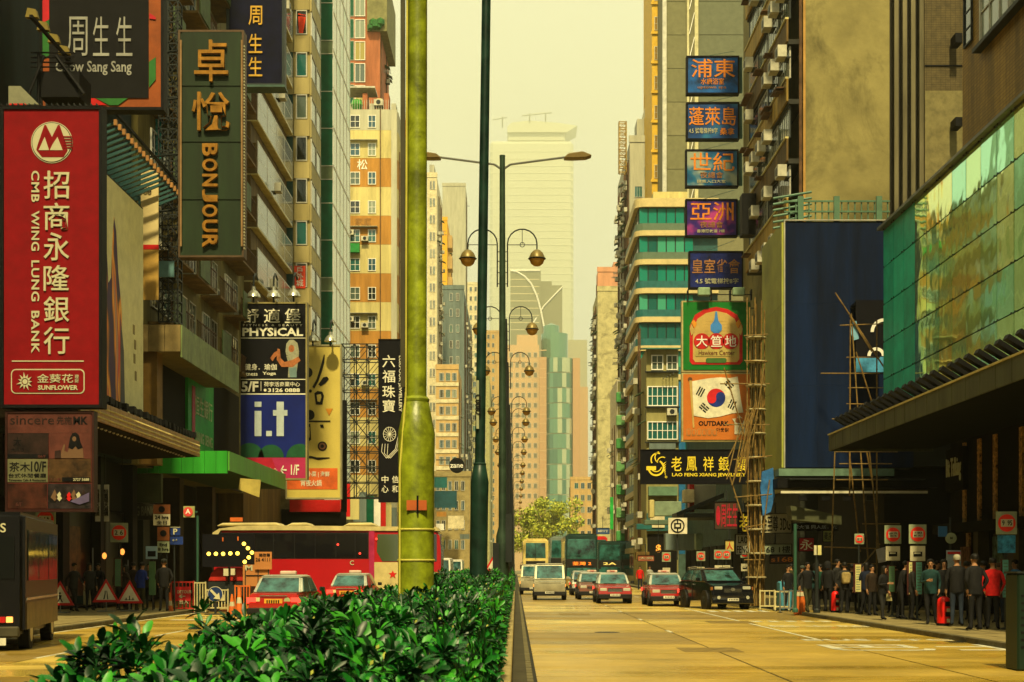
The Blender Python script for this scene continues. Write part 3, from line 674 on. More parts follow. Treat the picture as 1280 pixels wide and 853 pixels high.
far_block('tower_block', 'tan green block behind the black pole foot', 589, 612, 618, 474, 430, M('pale_tan_green', (.38, .36, .16), .8, dirt=.3), 3.3, (591, 597, 603), 4, ncl=20)
far_block('tower_block', 'orange brown block peeping above the tan green one', 606, 624, 626, 416, 560, TAN, 3.3, (609, 615), 3, ncl=6)
# low shop row with awnings right of the coach
r = thing('shop_row', 'low row of shops with coloured awnings below the striped apartments', 'building', (-15, 118, 0))
B('wall', M('shop_wall', (.22, .18, .08), .8, dirt=.4), r, (-24, -14.3, 104.5, 164, 0, 7.5)); 
for i in range(9):
    y = 106+6.3*i; c = [RED, CREAM, M('awning_teal', (.03, .15, .12), .6), CRM, RED, M('awning_green2', (.04, .2, .06), .6), CREAM, ORG, GREYW][i]
    m = MB(); m.prism([(-14.28, 5.4), (-12.4, 4.7), (-12.4, 4.3), (-14.28, 4.9)], y, y+5.6, 'y'); m.build('awning', c, r, bevel=.03)
    B('shop_opening', SHADOW, r, (-14.3, -14.26, y+.3, y+5.3, .2, 4.2)); B('shop_sign', [WHITE, RED, CRM, BLUEG, GRN][i % 5], r, (-14.25, -13.1, y+1+.3*(i % 3), y+1.3+.3*(i % 3), 5.8, 8.4))
B('front_sign', RED, r, (X(362, 104), X(425, 104), 104.0, 104.3, Z(640, 104), Z(625, 104))); B('front_wall', SHADOW, r, (-17, X(432, 104), 104.31, 104.49, 0, 6))
r = far_block('shop_house', 'low cluttered shop houses along the left kerb far down the street', 540, 588, 592, 596, 235, M('low_shop_wall', (.30, .24, .10), .8, dirt=.5), 3.2, (545, 552, 560, 568, 576), 5, ncl=30)
for (px, py, w_, h_, c) in ((543, 597, 16, 13, M('teal_sign', (.01, .12, .12), .5)), (543, 614, 28, 21, M('dark_teal_sign', (.012, .07, .09), .5)), (546, 640, 12, 6, ORG), (560, 645, 20, 16, CREAM), (545, 655, 10, 8, WHITE), (575, 668, 12, 6, BLUEG)):
    rect('shop_sign', c, r, px, px+w_, py, py+h_, 228, th=.3)
r = thing('round_sign', 'round black sign with pale letters hanging over the left shops', 'sign', (X(571, 150), 150, 0))
m = MB(); m.disc(X(571, 150), Z(582, 150), .8, 150, 150.2); m.build('disc', BLK, r); ptext('zane', 571, 582, 9, 150, WHITE, r); m = MB(); m.cyl((X(562, 150), 150.1, Z(575, 150)), (X(545, 150), 150.1, Z(575, 150)), .06); m.build('bracket', DKSTEEL, r)
# --- brackets, canopies ---
r = thing('shop_canopy', 'golden stud lit canopy jutting over the left pavement under the billboard', 'canopy', (-15.5, 55, 6.5))
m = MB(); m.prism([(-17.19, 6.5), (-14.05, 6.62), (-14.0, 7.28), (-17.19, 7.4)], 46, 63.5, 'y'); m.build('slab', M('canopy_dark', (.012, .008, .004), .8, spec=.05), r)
BRASS = M('brass_fascia', (.34, .18, .03), .35, .3, var=.3, scale=6, dirt=.4)
for i in range(15): B('fascia_panel', BRASS, r, (-13.999, -13.93, 46+i*1.165, 46+i*1.165+1.15, 6.62, 7.3), bevel=.01)
m = MB()
for i in range(120): 
    for j in range(3): m.ball((-13.92, 46.1+i*.145, 6.76+j*.17), .035, 6)
tag(m.build('fascia_bulb', M('glass_bulb', (.6, .5, .2), .2), r), kind='stuff')
for i in range(34): MB().ball((-14.5, 46.4+i*.5, 6.6), .06, 6).build('downlight', M('bulb_pale', (.6, .55, .4), .3), r)
m = MB().box(-.14, .05, 0, .28, 0, .22).box(-.04, .02, .1, .18, -.16, 0).mesh('floodlight', [BLK])
for i in range(36): put('floodlight', m, r, (-14.15+random.uniform(-.08, .08), 46.2+i*.48, 7.45))
r = thing('shop_canopy', 'bright green metal canopy over the pavement beside the coach', 'canopy', (-16, 74, 6.3))
GC = M('green_canopy_paint', (.03, .30, .025), .4, var=.15, streak=True)
for i in range(9): B('front_panel', GC, r, (X(156, 67.5)+i*.537, X(156, 67.5)+i*.537+.525, 67.42, 67.5, Z(592, 67.5), Z(564, 67.5)))
for i in range(10): B('fascia_panel', M('green_canopy_lit', (.09, .34, .035), .4, var=.15, streak=True), r, (-13.5, -13.43, 67.5+1.65*i, 67.5+1.65*i+1.63, 6.3, 7.2))  # lighter green puts the light on the road-facing fascia into its colour
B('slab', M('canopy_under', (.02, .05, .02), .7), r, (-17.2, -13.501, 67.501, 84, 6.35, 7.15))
m = MB(); m.prism([(X(300, 70), Z(598, 70)), (X(326, 70), Z(600, 70)), (X(324, 70), Z(622, 70)), (X(298, 70), Z(612, 70))], 70, 70.06, 'y'); m.build('vent_grille', M('yellow_grille', (.4, .32, .08), .5), r)
r = thing('concrete_ledge', 'broad tiled concrete ledge above the green sign on the left', 'canopy', (-16, 71, 11.9))
LEDG = M('ledge_tile', (.22, .16, .06), .6, var=.15, dirt=.5); LEDG2 = M('ledge_green_tile', (.16, .22, .08), .45, var=.25, dirt=.5)
B('slab', LEDG, r, (-18, -15.08, 64.7, 78, 11.5, 12.6))
for i in range(3): B('front_tile', LEDG, r, (-17.2+i*.72, -17.2+i*.72+.7, 64.62, 64.69, 11.45, 12.65))
for i in range(11): B('side_tile', LEDG2, r, (-15.07, -15.0, 64.7+1.21*i, 64.7+1.21*i+1.19, 11.2, 12.65))
r = thing('wall_sign', 'green bank sign with pale characters facing the road under the ledge', 'sign', (-16.9, 76.7, 8))
B('face', M('bank_green', (.015, .40, .04), .45), r, (-16.95, -16.8, 73.8, 80, 7.4, 12.0)); B('red_mark', RED, r, (-16.79, -16.77, 74.6, 75.3, 8, 11.2))
text('恒生銀行', -16.78, 77.4, 10.2, 1.1, M('pale_green_letter', (.5, .62, .3), .5), r, rz=90); text('HANG SENG', -16.78, 77.4, 8.6, .8, MC['pale_green_letter'], r, rz=90)
# slanted picture billboard
r = thing('billboard', 'tall picture billboard facing the road between the red bank sign and the banner', 'billboard', (-16, 58.6, 7.6))
def bill_mat():
    m = M('painted_figures_print', (.5, .5, .2), .6, var=0); t = m.node_tree; b = t.nodes['Principled BSDF']
    g = t.nodes.new('ShaderNodeNewGeometry'); n = t.nodes.new('ShaderNodeTexNoise'); n.inputs['Scale'].default_value = .6; n.inputs['Distortion'].default_value = 1.5
    mp = t.nodes.new('ShaderNodeMapping'); mp.inputs['Scale'].default_value = (1, 1.1, .22); t.links.new(g.outputs[0], mp.inputs[0]); t.links.new(mp.outputs[0], n.inputs[0])
    c = t.nodes.new('ShaderNodeValToRGB'); e = c.color_ramp.elements; e[0].position = .40; e[0].color = (.05, .02, .08, 1); e[1].position = .72; e[1].color = (.50, .46, .16, 1)
    for p, q in ((.45, (.10, .05, .03, 1)), (.49, (.75, .25, .02, 1)), (.53, (.80, .42, .06, 1)), (.57, (.55, .05, .04, 1)), (.62, (.42, .26, .16, 1))): x = e.new(p); x.color = q
    t.links.new(n.outputs[0], c.inputs[0]); t.links.new(c.outputs[0], b.inputs['Base Color']); return m
B('casing', BLK, r, (-16.5, -16.04, 55.5, 61.9, 7.7, 17.2)); 
B('backing', M('billboard_cream', (.66, .62, .30), .5, var=.1), r, (-16.039, -16.0, 55.6, 61.8, 7.75, 17.1))
pm = bill_mat()
m = MB(); m.prism([(55.8, 8), (58.6, 8), (58.4, 12.2), (57.9, 13.6), (57.6, 15.2), (57.3, 15.7), (57.1, 14.8), (56.9, 13.2), (56.5, 12.9), (56.3, 14.0), (56.1, 13.0), (55.8, 11)], -15.999, -15.99, 'x'); m.build('printed_figures', pm, r)
m = MB(); m.prism([(58.2, 8), (58.9, 8), (58.7, 10.6), (58.2, 12)], -15.998, -15.985, 'x'); m.build('printed_shadow', M('print_slate', (.07, .07, .08), .6), r)
for i, (y, z) in enumerate(((60.3, 11.5), (60.5, 10.9), (60.4, 10.3), (60.6, 9.6))): B('printed_writing', M('print_brown', (.22, .17, .05), .6), r, (-15.999, -15.99, y-.18, y+.12, z, z+.4))
# fins above it
r = thing('louvre_fins', 'slanting row of dark metal louvre fins with rusty edges above the billboard', 'louvres', (-16.2, 60, 19))
fm = MB(); fm.prism([(-17.19, -.5), (-15.4, .25), (-15.4, .33), (-17.19, -.3)], 0, .12, 'y', 0); fm.box(-15.42, -15.3, -.02, .14, .2, .42, 1)
fmm = fm.mesh('fin', [M('fin_teal', (.03, .09, .09), .4), M('fin_rust', (.35, .17, .05), .5)])
for i in range(19): put('fin', fmm, r, (0, 55.2+i*.6, 18.5+.0*i))
B('top_rail', BLK, r, (-15.55, -15.45, 46, 66.5, 19.3, 19.4)); B('lower_rail', BLK, r, (-17.1, -16.9, 55, 66.5, 17.6, 17.8))
for i in range(6): 
    m = MB(); m.prism([(-15.75, 19.4), (-15.35, 19.4), (-15.42, 19.65), (-15.68, 19.7)], 46.2+i*1.1, 46.4+i*1.1, 'y'); m.build('floodlight', M('lamp_yellow', (.20, .15, .03), .5), r)
r = thing('chevron_panel', 'small teal panel patterned with chevrons behind the black jeweller sign', 'sign', (X(175, 68), 68, 20))
rect('face', M('turquoise_panel', (.02, .30, .27), .4), r, 148, 202, 138, 200, 68, th=.1)
for i in range(9):
    for s in (-1, 1):
        poly('chevron', M('turquoise_pale', (.10, .45, .38), .4), r, [(176, 142+i*7), (176+s*24, 154+i*7), (176+s*24, 155.5+i*7), (176, 143.5+i*7)][::s], 67.9, th=.02)
r = thing('banner', 'cream hanging banner with a red stripe behind the billboard', 'banner', (X(188, 64), 64, 12))
B('cloth', M('banner_cream', (.62, .50, .24), .6, var=.06), r, (X(176, 64), X(198, 64), 64, 64.08, Z(306, 64), Z(213, 64))); B('stripe', RED, r, (X(176, 64), X(198, 64), 63.99, 64.07, Z(312, 64), Z(306.1, 64))); B('lower_cloth', M('banner_ochre', (.46, .28, .06), .6, var=.15, dirt=.3), r, (X(176, 64), X(198, 64), 64, 64.08, Z(375, 64), Z(312.1, 64)))
ptext('3900', 179, 238, 10, 63.95, BLK, r, bold=.03)
# lattice frame
def lattice(r, px0, px1, py0, py1, d, nx, ny, t=.05, mat=DKSTEEL, name='lattice', depth=0):
    x0, x1, z1, z0 = X(px0, d), X(px1, d), Z(py0, d), Z(py1, d); m = MB()
    for q in ([0, depth] if depth else [0]):
        for i in range(nx+1): x = x0+(x1-x0)*i/nx; m.box(x-t/2, x+t/2, d+q, d+q+t, z0, z1)
        for j in range(ny+1): z = z0+(z1-z0)*j/ny; m.box(x0, x1, d+q+t, d+q+t*1.8, z-t/2, z+t/2)
        for i in range(nx):
            for j in range(ny):
                a, b, c, e = x0+(x1-x0)*i/nx, x0+(x1-x0)*(i+1)/nx, z0+(z1-z0)*j/ny, z0+(z1-z0)*(j+1)/ny
                m.cyl((a, d+q+t, c), (b, d+q+t, e), t*.35, n=4); 
                if (i+j) % 2: m.cyl((b, d+q+t, c), (a, d+q+t, e), t*.35, n=4)
    if depth:
        for i in range(nx+1):
            for j in range(ny+1): x = x0+(x1-x0)*i/nx; z = z0+(z1-z0)*j/ny; m.box(x-t/2, x+t/2, d, d+depth, z-t/2, z+t/2)
    return m.build(name, mat, r)
r = thing('scaffold_tower', 'thin iron lattice tower beside the green vertical sign', 'scaffold', (X(211, 66.2), 66.2, 12.6))
lattice(r, 198, 222, 0, 402, 66.2, 2, 30, .06, depth=.8); B('blue_panel', M('pale_blue_board', (.10, .22, .24), .6), r, (X(198, 66), X(218, 66), 65.9, 66.0, Z(347, 66), Z(327, 66)))
for k in range(6): B('olive_panel', OLIVE, r, (X(203, 67.4), X(222, 67.4), 67.4, 67.45, Z(60+k*60, 67), Z(30+k*60, 67)))  # plain olive panels behind the lattice
# truss behind the ochre sign
r = thing('sign_truss', 'open steel lattice frame standing between the yellow and the black vertical signs', 'sign frame', (X(452, 101), 101, 6))
lattice(r, 427, 474, 430, 622, 101, 3, 10, .07, depth=1.5)
B('lower_box', BLK, r, (X(427, 100.5), X(434, 100.5), 100.2, 100.4, Z(640, 100), Z(500, 100)))
# ================= left-hand signs =================
LET = M('pale_letter', (.46, .44, .28), .5, var=.05)
REDB = M('bank_red', (.20, .003, .006), .7, var=.12, scale=2, spec=.1)
d = 45
r = board('bank_sign', 'big red vertical bank sign with pale round emblem and characters at the left edge', 'sign', 1, 128, 133, 510, d, REDB, .5, BLK, .10)
# emblem: disc, ring and the mountain-like monogram
cxp, czp = 65, 178.5
def pdisc(name, mat, rad, off): m = MB(); m.disc(X(cxp, d), Z(czp, d), rad/F*d, d-off-.01, d-off, 40); m.build(name, mat, r)
pdisc('emblem_ring', LET, 26, .01); pdisc('emblem_gap', BLK, 25, .018); pdisc('emblem_disc', LET, 24.2, .026)
def pp(name, mat, pts, off): poly(name, mat, r, pts, d, off, .01)
poly('emblem_mark', REDB, r, [(46, 188), (47.5, 182), (56, 157), (58, 157), (65.5, 172), (73, 157), (75, 157), (83, 180), (85, 189), (80, 197), (53, 197)], d, .036, .01)
for t in ([(49, 188.5), (56.5, 172), (62, 188.5)], [(63, 188.5), (66, 182), (72.5, 172), (79, 188.5)]): poly('emblem_triangle', LET, r, t, d, .046, .01)
for k in range(5): rect('emblem_stripe', REDB, r, 80, 91, 171+k*3.4, 172.6+k*3.4, d, .046)
text('招商永隆銀行', 0, 0, 0, 1, LET, None) if False else None
ys = [(214, 249), (254, 288), (291, 326), (332, 364), (371, 403), (409, 443)]
for ch, (a, b) in zip('招商永隆銀行', ys): ftext(ch, 55, 87, a, b, d, LET, r, name='character', bold=.035, depth=.05)
for wd, a, b in (('CMB', 214, 253), ('WING', 264, 314), ('LUNG', 326, 377), ('BANK', 389, 442)):
    text(wd, X(44.5, d), d-.02, Z((a+b)/2, d), 1, LET, r, ry=-90, fit=((b-a)/F*d, 10/F*d), bold=.02, spacing=1.1)
rect('rule', LET, r, 15, 105, 451, 452.4, d)
def rrect(name, mat, r, px0, px1, py0, py1, d, rad, off, th=.01):
    pts = []
    for cx_, cy_, a0 in ((px1-rad, py1-rad, 0), (px0+rad, py1-rad, 90), (px0+rad, py0+rad, 180), (px1-rad, py0+rad, 270)):
        for a in range(0, 91, 18): pts.append((cx_+rad*math.cos(R(a0+a)), cy_+rad*math.sin(R(a0+a))))
    return poly(name, mat, r, pts, d, off, th)
rrect('badge_outline', LET, r, 14, 106, 461.5, 492.5, d, 6, .01); rrect('badge_field', REDB, r, 15.4, 104.6, 463, 491, d, 5, .021)
ftext('金葵花', 47, 92, 468, 479, d, LET, r, bold=.02, off=.045); ftext('理\n財', 94, 99, 469, 479, d, LET, r, off=.045); ftext('SUNFLOWER', 48, 98, 482, 488, d, LET, r, bold=.04, off=.045)
for k in range(11):
    a = 2*math.pi*k/11; c, s = math.cos(a), math.sin(a); poly('petal', LET, r, [(32+4.2*c-1.6*s, 477.5+4.2*s+1.6*c), (32+4.2*c+1.6*s, 477.5+4.2*s-1.6*c), (32+(9+k % 3)*c, 477.5+(10+k % 3)*s)], d, .045)
m = MB(); m.disc(X(32, d), Z(477.5, d), 3.2/F*d, d-.06, d-.05); m.build('petal_heart', LET, r)
m = MB(); m.cyl((X(128, d), d+.3, Z(200, d)), (-17.2, d+1.2, Z(200, d)), .06); [m.box(X(2+k*7, d), X(3+k*7, d), d-.1, d+.3, Z(133, d), Z(130.5, d)) for k in range(18)]; m.build('mounting_rail', DKSTEEL, r)
# notice board below
d = 45.1
r = board('poster_board', 'dim poster board with six advertisements below the red bank sign', 'sign', 7, 118, 514, 640, d, M('poster_frame_red', (.10, .015, .01), .5), .35, M('poster_frame_dark', (.03, .008, .006), .5), .07)
PK = M('poster_dusk_pink', (.09, .025, .018), .5, var=.25, scale=2); DK = M('poster_dark_red', (.022, .010, .008), .5, var=.5, scale=3)
rect('poster', PK, r, 9, 114, 517, 541.5, d); rect('poster', DK, r, 9, 61, 541.8, 573, d); rect('poster', PK, r, 62, 114, 541.8, 573.5, d); rect('poster', M('poster_pale_green', (.13, .13, .065), .5), r, 9, 60, 574, 603, d)
rect('poster', M('poster_rust', (.06, .03, .01), .5, var=.5, scale=3), r, 61, 114, 574, 603, d); rect('poster', M('poster_brick', (.05, .012, .006), .5, var=.5, scale=2), r, 9, 59, 605, 636, d); rect('poster', M('poster_night', (.02, .014, .016), .5, var=.8, scale=3), r, 60, 114, 605, 636, d)
ftext('sincere', 13, 68, 520, 531, d, DK, r, bold=.0); ftext('先施', 71, 90, 521, 531, d, DK, r); ftext('MK', 92, 110, 521, 531, d, BLK, r, bold=.03)
ftext('大', 17, 27, 547, 558, d, BLK, r); ftext('大丸日', 14, 30, 560, 565, d, BLK, r); rect('poster_foot', BLK, r, 9, 61, 568, 573, d, .03)
ftext('茶木', 12, 38, 578, 590, d, BLK, r); ftext('10/F', 39, 58, 577, 590, d, BLK, r, bold=.02); ftext('台式休閒餐廳', 11, 58, 592, 597.5, d, BLK, r); ftext('Taiwanese Cafe & Restaurant', 11, 58, 599, 602, d, BLK, r)
rect('phone_strip', BLK, r, 78, 113, 597, 602, d, .03); ftext('2727 5688', 92, 112, 598, 601.5, d, LET, r, off=.045); ftext('6/F', 20, 28, 628, 633, d, PK, r); ftext('11/F', 64, 76, 598, 602, d, PK, r, off=.03); ftext('06/F', 48, 58, 569, 572.5, d, PK, r, off=.045)
SK = M('print_skin', (.13, .07, .035), .6, var=0)
poly('printed_torso', SK, r, [(76, 573), (77, 566), (80, 556), (82, 556), (81, 564), (85, 566), (87, 560), (92, 557), (99, 557), (104, 561), (105, 573)], d, .022); poly('printed_hair', BLK, r, [(86, 560), (88, 548), (91, 542), (95, 541), (99, 544), (101, 553), (104, 560), (98, 562), (95, 558), (91, 562)], d, .032); m = MB(); m.disc(X(93.5, d), Z(549, d), 3.2/F*d, d-.055, d-.045, 12, sx=.8); m.build('printed_face', SK, r)
poly('printed_bag', DK, r, [(69, 573), (69, 564), (76, 563), (77, 573)], d, .03)
for k in range(7): poly('printed_dish', [SK, LET, DK, RED][k % 4], r, [(64+6*k, 622-(k % 3)), (69+6*k, 612+(k % 2)*3), (73+6*k, 622), (69+6*k, 627)], d, .03)
poly('printed_cloth', M('print_violet', (.10, .08, .18), .6), r, [(88, 627), (112, 616), (112, 627), (100, 631)], d, .032)
# black jeweller board
d = 50
r = board('jeweller_sign', 'black jeweller sign in a red green and orange border at upper left', 'sign', 50, 205, -12, 138, d, M('border_orange', (.26, .06, .008), .5), .5, BLK, .10)
rect('face', BLK, r, 62, 186, -10, 123, d, .03)
BG = M('border_green', (.02, .13, .02), .5); BR = M('border_scarlet', (.5, .01, .02), .5)
poly('border_patch', BR, r, [(53, -10), (61.8, -10), (61.8, 25), (53, 30)], d); poly('border_patch', BG, r, [(53, 30.2), (61.8, 25.2), (61.8, 70), (53, 74)], d)
poly('border_patch', BR, r, [(187, 17), (195, 22), (195, 25), (187, 24)], d); poly('border_patch', BG, r, [(186.5, 78), (195, 72), (195, 100), (186.5, 110)], d); poly('border_patch', BG, r, [(120, 123.5), (160, 123.5), (148, 132), (137, 132)], d); poly('border_patch', RED, r, [(58, 123.5), (119, 123.5), (134, 132), (58, 132)], d)
SIL = M('silver_letter', (.34, .34, .30), .35, .3)
for ch, a, b in (('周', 84, 110), ('生', 117, 137), ('生', 146, 166)): ftext(ch, a, b, 22, 71, d, SIL, r, name='character', bold=-.004, off=.05, depth=.05)
ftext('Chow Sang Sang', 70, 165, 77, 95, d, SIL, r, off=.05)
m = MB(); 
for k in range(4): m.box(X(38, 47), X(92, 47), 47, 47.08, Z(66+k*6, 47), Z(65+k*6, 47)); 
m.cyl((X(55, 47), 47, Z(70, 47)), (X(20, 46), 46.5, Z(135, 46)), .05); m.cyl((X(70, 47), 47, Z(70, 47)), (X(105, 47), 47, Z(118, 47)), .06); m.cyl((X(48, 47), 47, Z(66, 47)), (X(48, 47), 47, Z(133, 47)), .05); m.build('bracket_frame', BLK, r)
B('motor_box', BLK, r, (X(48, 47), X(98, 47), 47.1, 48.4, Z(120, 47), Z(88, 47)))
r = thing('trapezoid_sign', 'grey beige trapezoid board corner standing just above the red bank sign', 'sign', (X(25, 45.6), 45.6, Z(132, 45)))
poly('board', M('drab_board', (.22, .22, .14), .6), r, [(12, 132), (12, 109), (27, 109), (50, 132)], 45.6, .0, .1); poly('red_edge', RED, r, [(12, 132), (12, 130), (32, 130), (34, 132)], 45.5, .02, .02)
# green Bonjour sign
d = 65
BJ = M('bottle_green_panel', (.011, .026, .009), .6, var=.4, scale=.8, streak=True, dirt=.6)
r = board('vertical_sign', 'tall bottle green sign with golden characters and sideways capitals', 'sign', 223, 305, 38, 322, d, BJ, .7, M('rusty_frame', (.10, .06, .03), .6, dirt=.5), .09)
for a, b in ((38, 108), (109, 178), (179, 250), (251, 320)): rect('panel', BJ, r, 228, 301, a+2, b-.4, d, .01, .03)
BZ = M('bronze_letter', (.40, .19, .03), .3, .4, var=.25, scale=3)
ftext('卓', 244, 286, 52, 104, d, BZ, r, name='character', bold=.04, off=.14, depth=.2); ftext('悅', 241, 288, 117, 165, d, BZ, r, name='character', bold=.04, off=.14, depth=.2)
for k, ch in enumerate('BONJOUR'):
    a = 181+k*19; text(ch, X(263.5, d), d-.14, Z(a+8, d), 1, BZ, r, name='character', ry=-90, fit=(15.5/F*d, 19/F*d), bold=.03, depth=.2)
for px in (227, 303): m = MB(); m.cyl((X(px, d), d-.15, Z(309, d)), (X(px, d), d-.15, Z(52, d)), .045); m.build('neon_tube', M('neon_rust', (.30, .18, .08), .4), r)
for y in (60, 120, 190, 260): MB().cyl((X(225, d), d+.3, Z(y, d)), (-17, d+.9, Z(y, d)), .05).build('wall_bracket', DKSTEEL, r)
B('edge_strip', M('pale_edge', (.35, .33, .2), .5), r, *[(X(305, d)+.0, X(305, d)+.05, d-.1, d+.1, Z(60+k*4, d), Z(58+k*4, d)) for k in range(64)])
# navy sign behind
d = 80
NV = M('navy_panel', (.003, .004, .022), .7, var=.3, spec=.1)
r = board('vertical_sign', 'navy blue vertical sign with dull gold characters cut off by the frame top', 'sign', 283, 356, -40, 108, d, NV, .6, M('navy_frame', (.02, .03, .03), .5), .15)
for ch, a in (('周', 8), ('生', 43), ('生', 72)): ftext(ch, 311, 328, a, a+24, d, GOLD, r, name='character', bold=.01, off=.06)
B('bottom_tray', M('tray_teal', (.05, .10, .08), .5), r, (X(290, d), X(357, d), d-.3, d+.8, Z(111, d), Z(108.2, d)))
# Physical / i.t tower sign
d = 85
BK2 = M('billboard_black', (.004, .004, .007), .7, var=.1, spec=.1)
r = board('stacked_sign', 'tall stacked sign board with black gym panel above and blue panel below', 'sign', 299, 384, 378, 600, d, BK2, .7, M('sign_frame_olive', (.26, .22, .08), .5), .09)
WL_ = M('bright_letter', (.70, .68, .52), .5, var=0)
for i, ch in enumerate('舒適堡'): ftext(ch, 304+i*26, 324+i*26, 386, 404, d, WL_, r, name='character', bold=.02)
ftext('FITNESS & BEAUTY', 304, 378, 405.5, 408, d, WL_, r, bold=0, spacing=1.5); ftext('PHYSICAL', 303, 379, 410, 420.5, d, WL_, r, bold=.03); rect('rule', WL_, r, 301, 382, 422.5, 423.2, d)
def pd(name, mat, px, py, rp, off, sx=1): m = MB(); m.disc(X(px, d), Z(py, d), rp/F*d, d-off-.01, d-off, 14, sx=sx); return m.build(name, mat, r)
SK2 = M('print_skin_bronze', (.38, .13, .04), .6, var=.3, scale=4); HOOD = M('print_hood_grey', (.30, .30, .20), .6, var=.2, scale=4)
poly('printed_hood', HOOD, r, [(357, 440), (358, 430), (362, 425), (367, 425), (372, 429), (374, 440), (372, 446), (358, 444)], d, .02); pd('printed_face', SK2, 364.5, 436, 4.6, .04, .8)
poly('printed_vest', HOOD, r, [(358, 445), (374, 442), (372, 458), (370, 472), (360, 472), (361, 456)], d, .022); poly('printed_arm', SK2, r, [(373, 446), (376, 451), (366, 459), (352, 459), (346, 450), (347, 436), (350, 437), (351, 448), (356, 453), (366, 450)], d, .034); poly('printed_arm', SK2, r, [(338, 448), (343, 441), (349, 438), (350, 443), (344, 447), (341, 452)], d, .046); pd('printed_weight', BLK, 353, 436, 3, .05); poly('printed_top', M('print_denim', (.14, .22, .22), .6), r, [(361, 461), (371, 459), (371, 472), (363, 472)], d, .036)
ftext('健身．瑜伽', 306, 346, 455, 463, d, WL_, r); ftext('Yoga', 328, 345, 465, 470, d, WL_, r, bold=.02); ftext('Fitness', 303, 322, 465, 470, d, WL_, r)
rect('rule', WL_, r, 301, 382, 474, 475, d); ftext('5/F', 302, 323, 477, 490, d, WL_, r, bold=.03); rect('rule', WL_, r, 326, 326.6, 477, 489, d); ftext('荷李活商業中心', 330, 375, 477.5, 483.5, d, WL_, r); ftext('3126 0888', 335, 375, 485.5, 490.5, d, WL_, r, bold=.03); pd('phone_icon', WL_, 331.5, 488, 1.8, .02)
BL = M('royal_blue_print', (.003, .012, .15), .45, var=.15, scale=.5)
rect('blue_panel', BL, r, 300.5, 382, 494, 572, d, .005, .03); rect('pale_rule', WL_, r, 300.5, 382, 492, 493.6, d)
GW = M('it_letter', (.45, .52, .52), .5, var=.1)
for q in ((318.5, 327, 502.5, 509), (318.5, 327, 514, 545.5), (333, 340, 539, 545.5), (346, 355, 502.5, 545.5), (341.5, 345.9, 513, 520), (355.1, 359.5, 513, 520)): rect('letter_stroke', GW, r, *q, d, .045, .03)
for (cx_, rp) in ((312, 18), (339, 16), (375, 17)):
    poly('green_hill', M('hill_green', (.01, .08, .03), .5), r, [(max(301, min(381.8, cx_+rp*math.cos(R(a)))), 572-rp*math.sin(R(a))) for a in range(0, 181, 12)], d, .04, .008)
HP = M('hot_pink_print', (.40, .02, .09), .5, var=.1); rect('pink_panel', HP, r, 300.5, 382, 572.2, 598, d, .005, .03)
poly('pink_facet', M('deep_red_print', (.40, .01, .03), .5), r, [(300.5, 573), (340, 573), (350, 598), (300.5, 598)], d, .04)
ftext('← 1/F', 351, 374, 581, 594, d, WL_, r, off=.06, bold=.02); ftext('中心', 336, 347, 585, 592, d, WL_, r, off=.06)
# yellow calligraphy sign
d = 95
YS = M('mustard_panel', (.56, .45, .10), .5, var=.07, scale=.4)
r = board('vertical_sign', 'mustard yellow vertical sign with brush calligraphy and an orange foot', 'sign', 357, 427, 431, 624, d, YS, .6, M('sign_frame_grey', (.30, .27, .14), .5), .10)
def brush(pts, name='brush_stroke'): poly(name, BLK, r, pts, d)
brush([(405, 443), (406, 444), (405.5, 453), (402, 466), (398, 477), (393, 486), (390.5, 484), (396, 474), (401, 458)]); brush([(404, 472), (409, 471), (411, 474), (407, 479), (401, 483), (398, 481)]); brush([(393, 492), (397, 489), (403, 490), (405, 495), (403, 506), (395, 506)]); 
poly('brush_gap', YS, r, [(396, 494), (401, 493), (402, 497), (400, 503), (397, 502)], d, .045)
pd('brush_dot', BLK, 386, 466, 6, .02, .8); brush([(383, 472), (385, 472), (384.5, 502), (382.5, 502)]); pd('brush_dot', BLK, 388, 489, 2, .02); pd('brush_dot', BLK, 387, 519, 6.5, .02); brush([(383, 526), (413, 526), (413, 527.5), (383, 528)]); brush([(383, 531), (388, 530), (389, 550), (384, 553)]); poly('brush_gap', YS, r, [(385, 535), (387, 534), (387, 547), (385.5, 548)], d, .045); brush([(400, 531), (404, 531), (405, 535), (401, 535)])
poly('orange_triangle', M('marigold', (.65, .26, .02), .5), r, [(407, 511), (416, 511), (411.5, 520)], d)
pd('bowl_photo', BLK, 403, 558, 6, .02); pd('bowl_photo_rim', M('bowl_brown', (.18, .08, .04), .4), 403, 558, 4.2, .035); pd('bowl_photo_core', BLK, 403, 558, 2.2, .05)
brush([(381, 571), (388, 570), (396, 572), (412, 572), (412, 573), (398, 575), (390, 573), (382, 573)])
rect('orange_foot', M('vermilion_panel', (.60, .11, .02), .5), r, 358, 422, 585.5, 612, d); ftext('小菜 | 海鮮', 384, 412, 589.5, 597, d, WL_, r, off=.035); ftext('宵夜火鍋', 376, 402, 600, 608, d, WL_, r, off=.035)
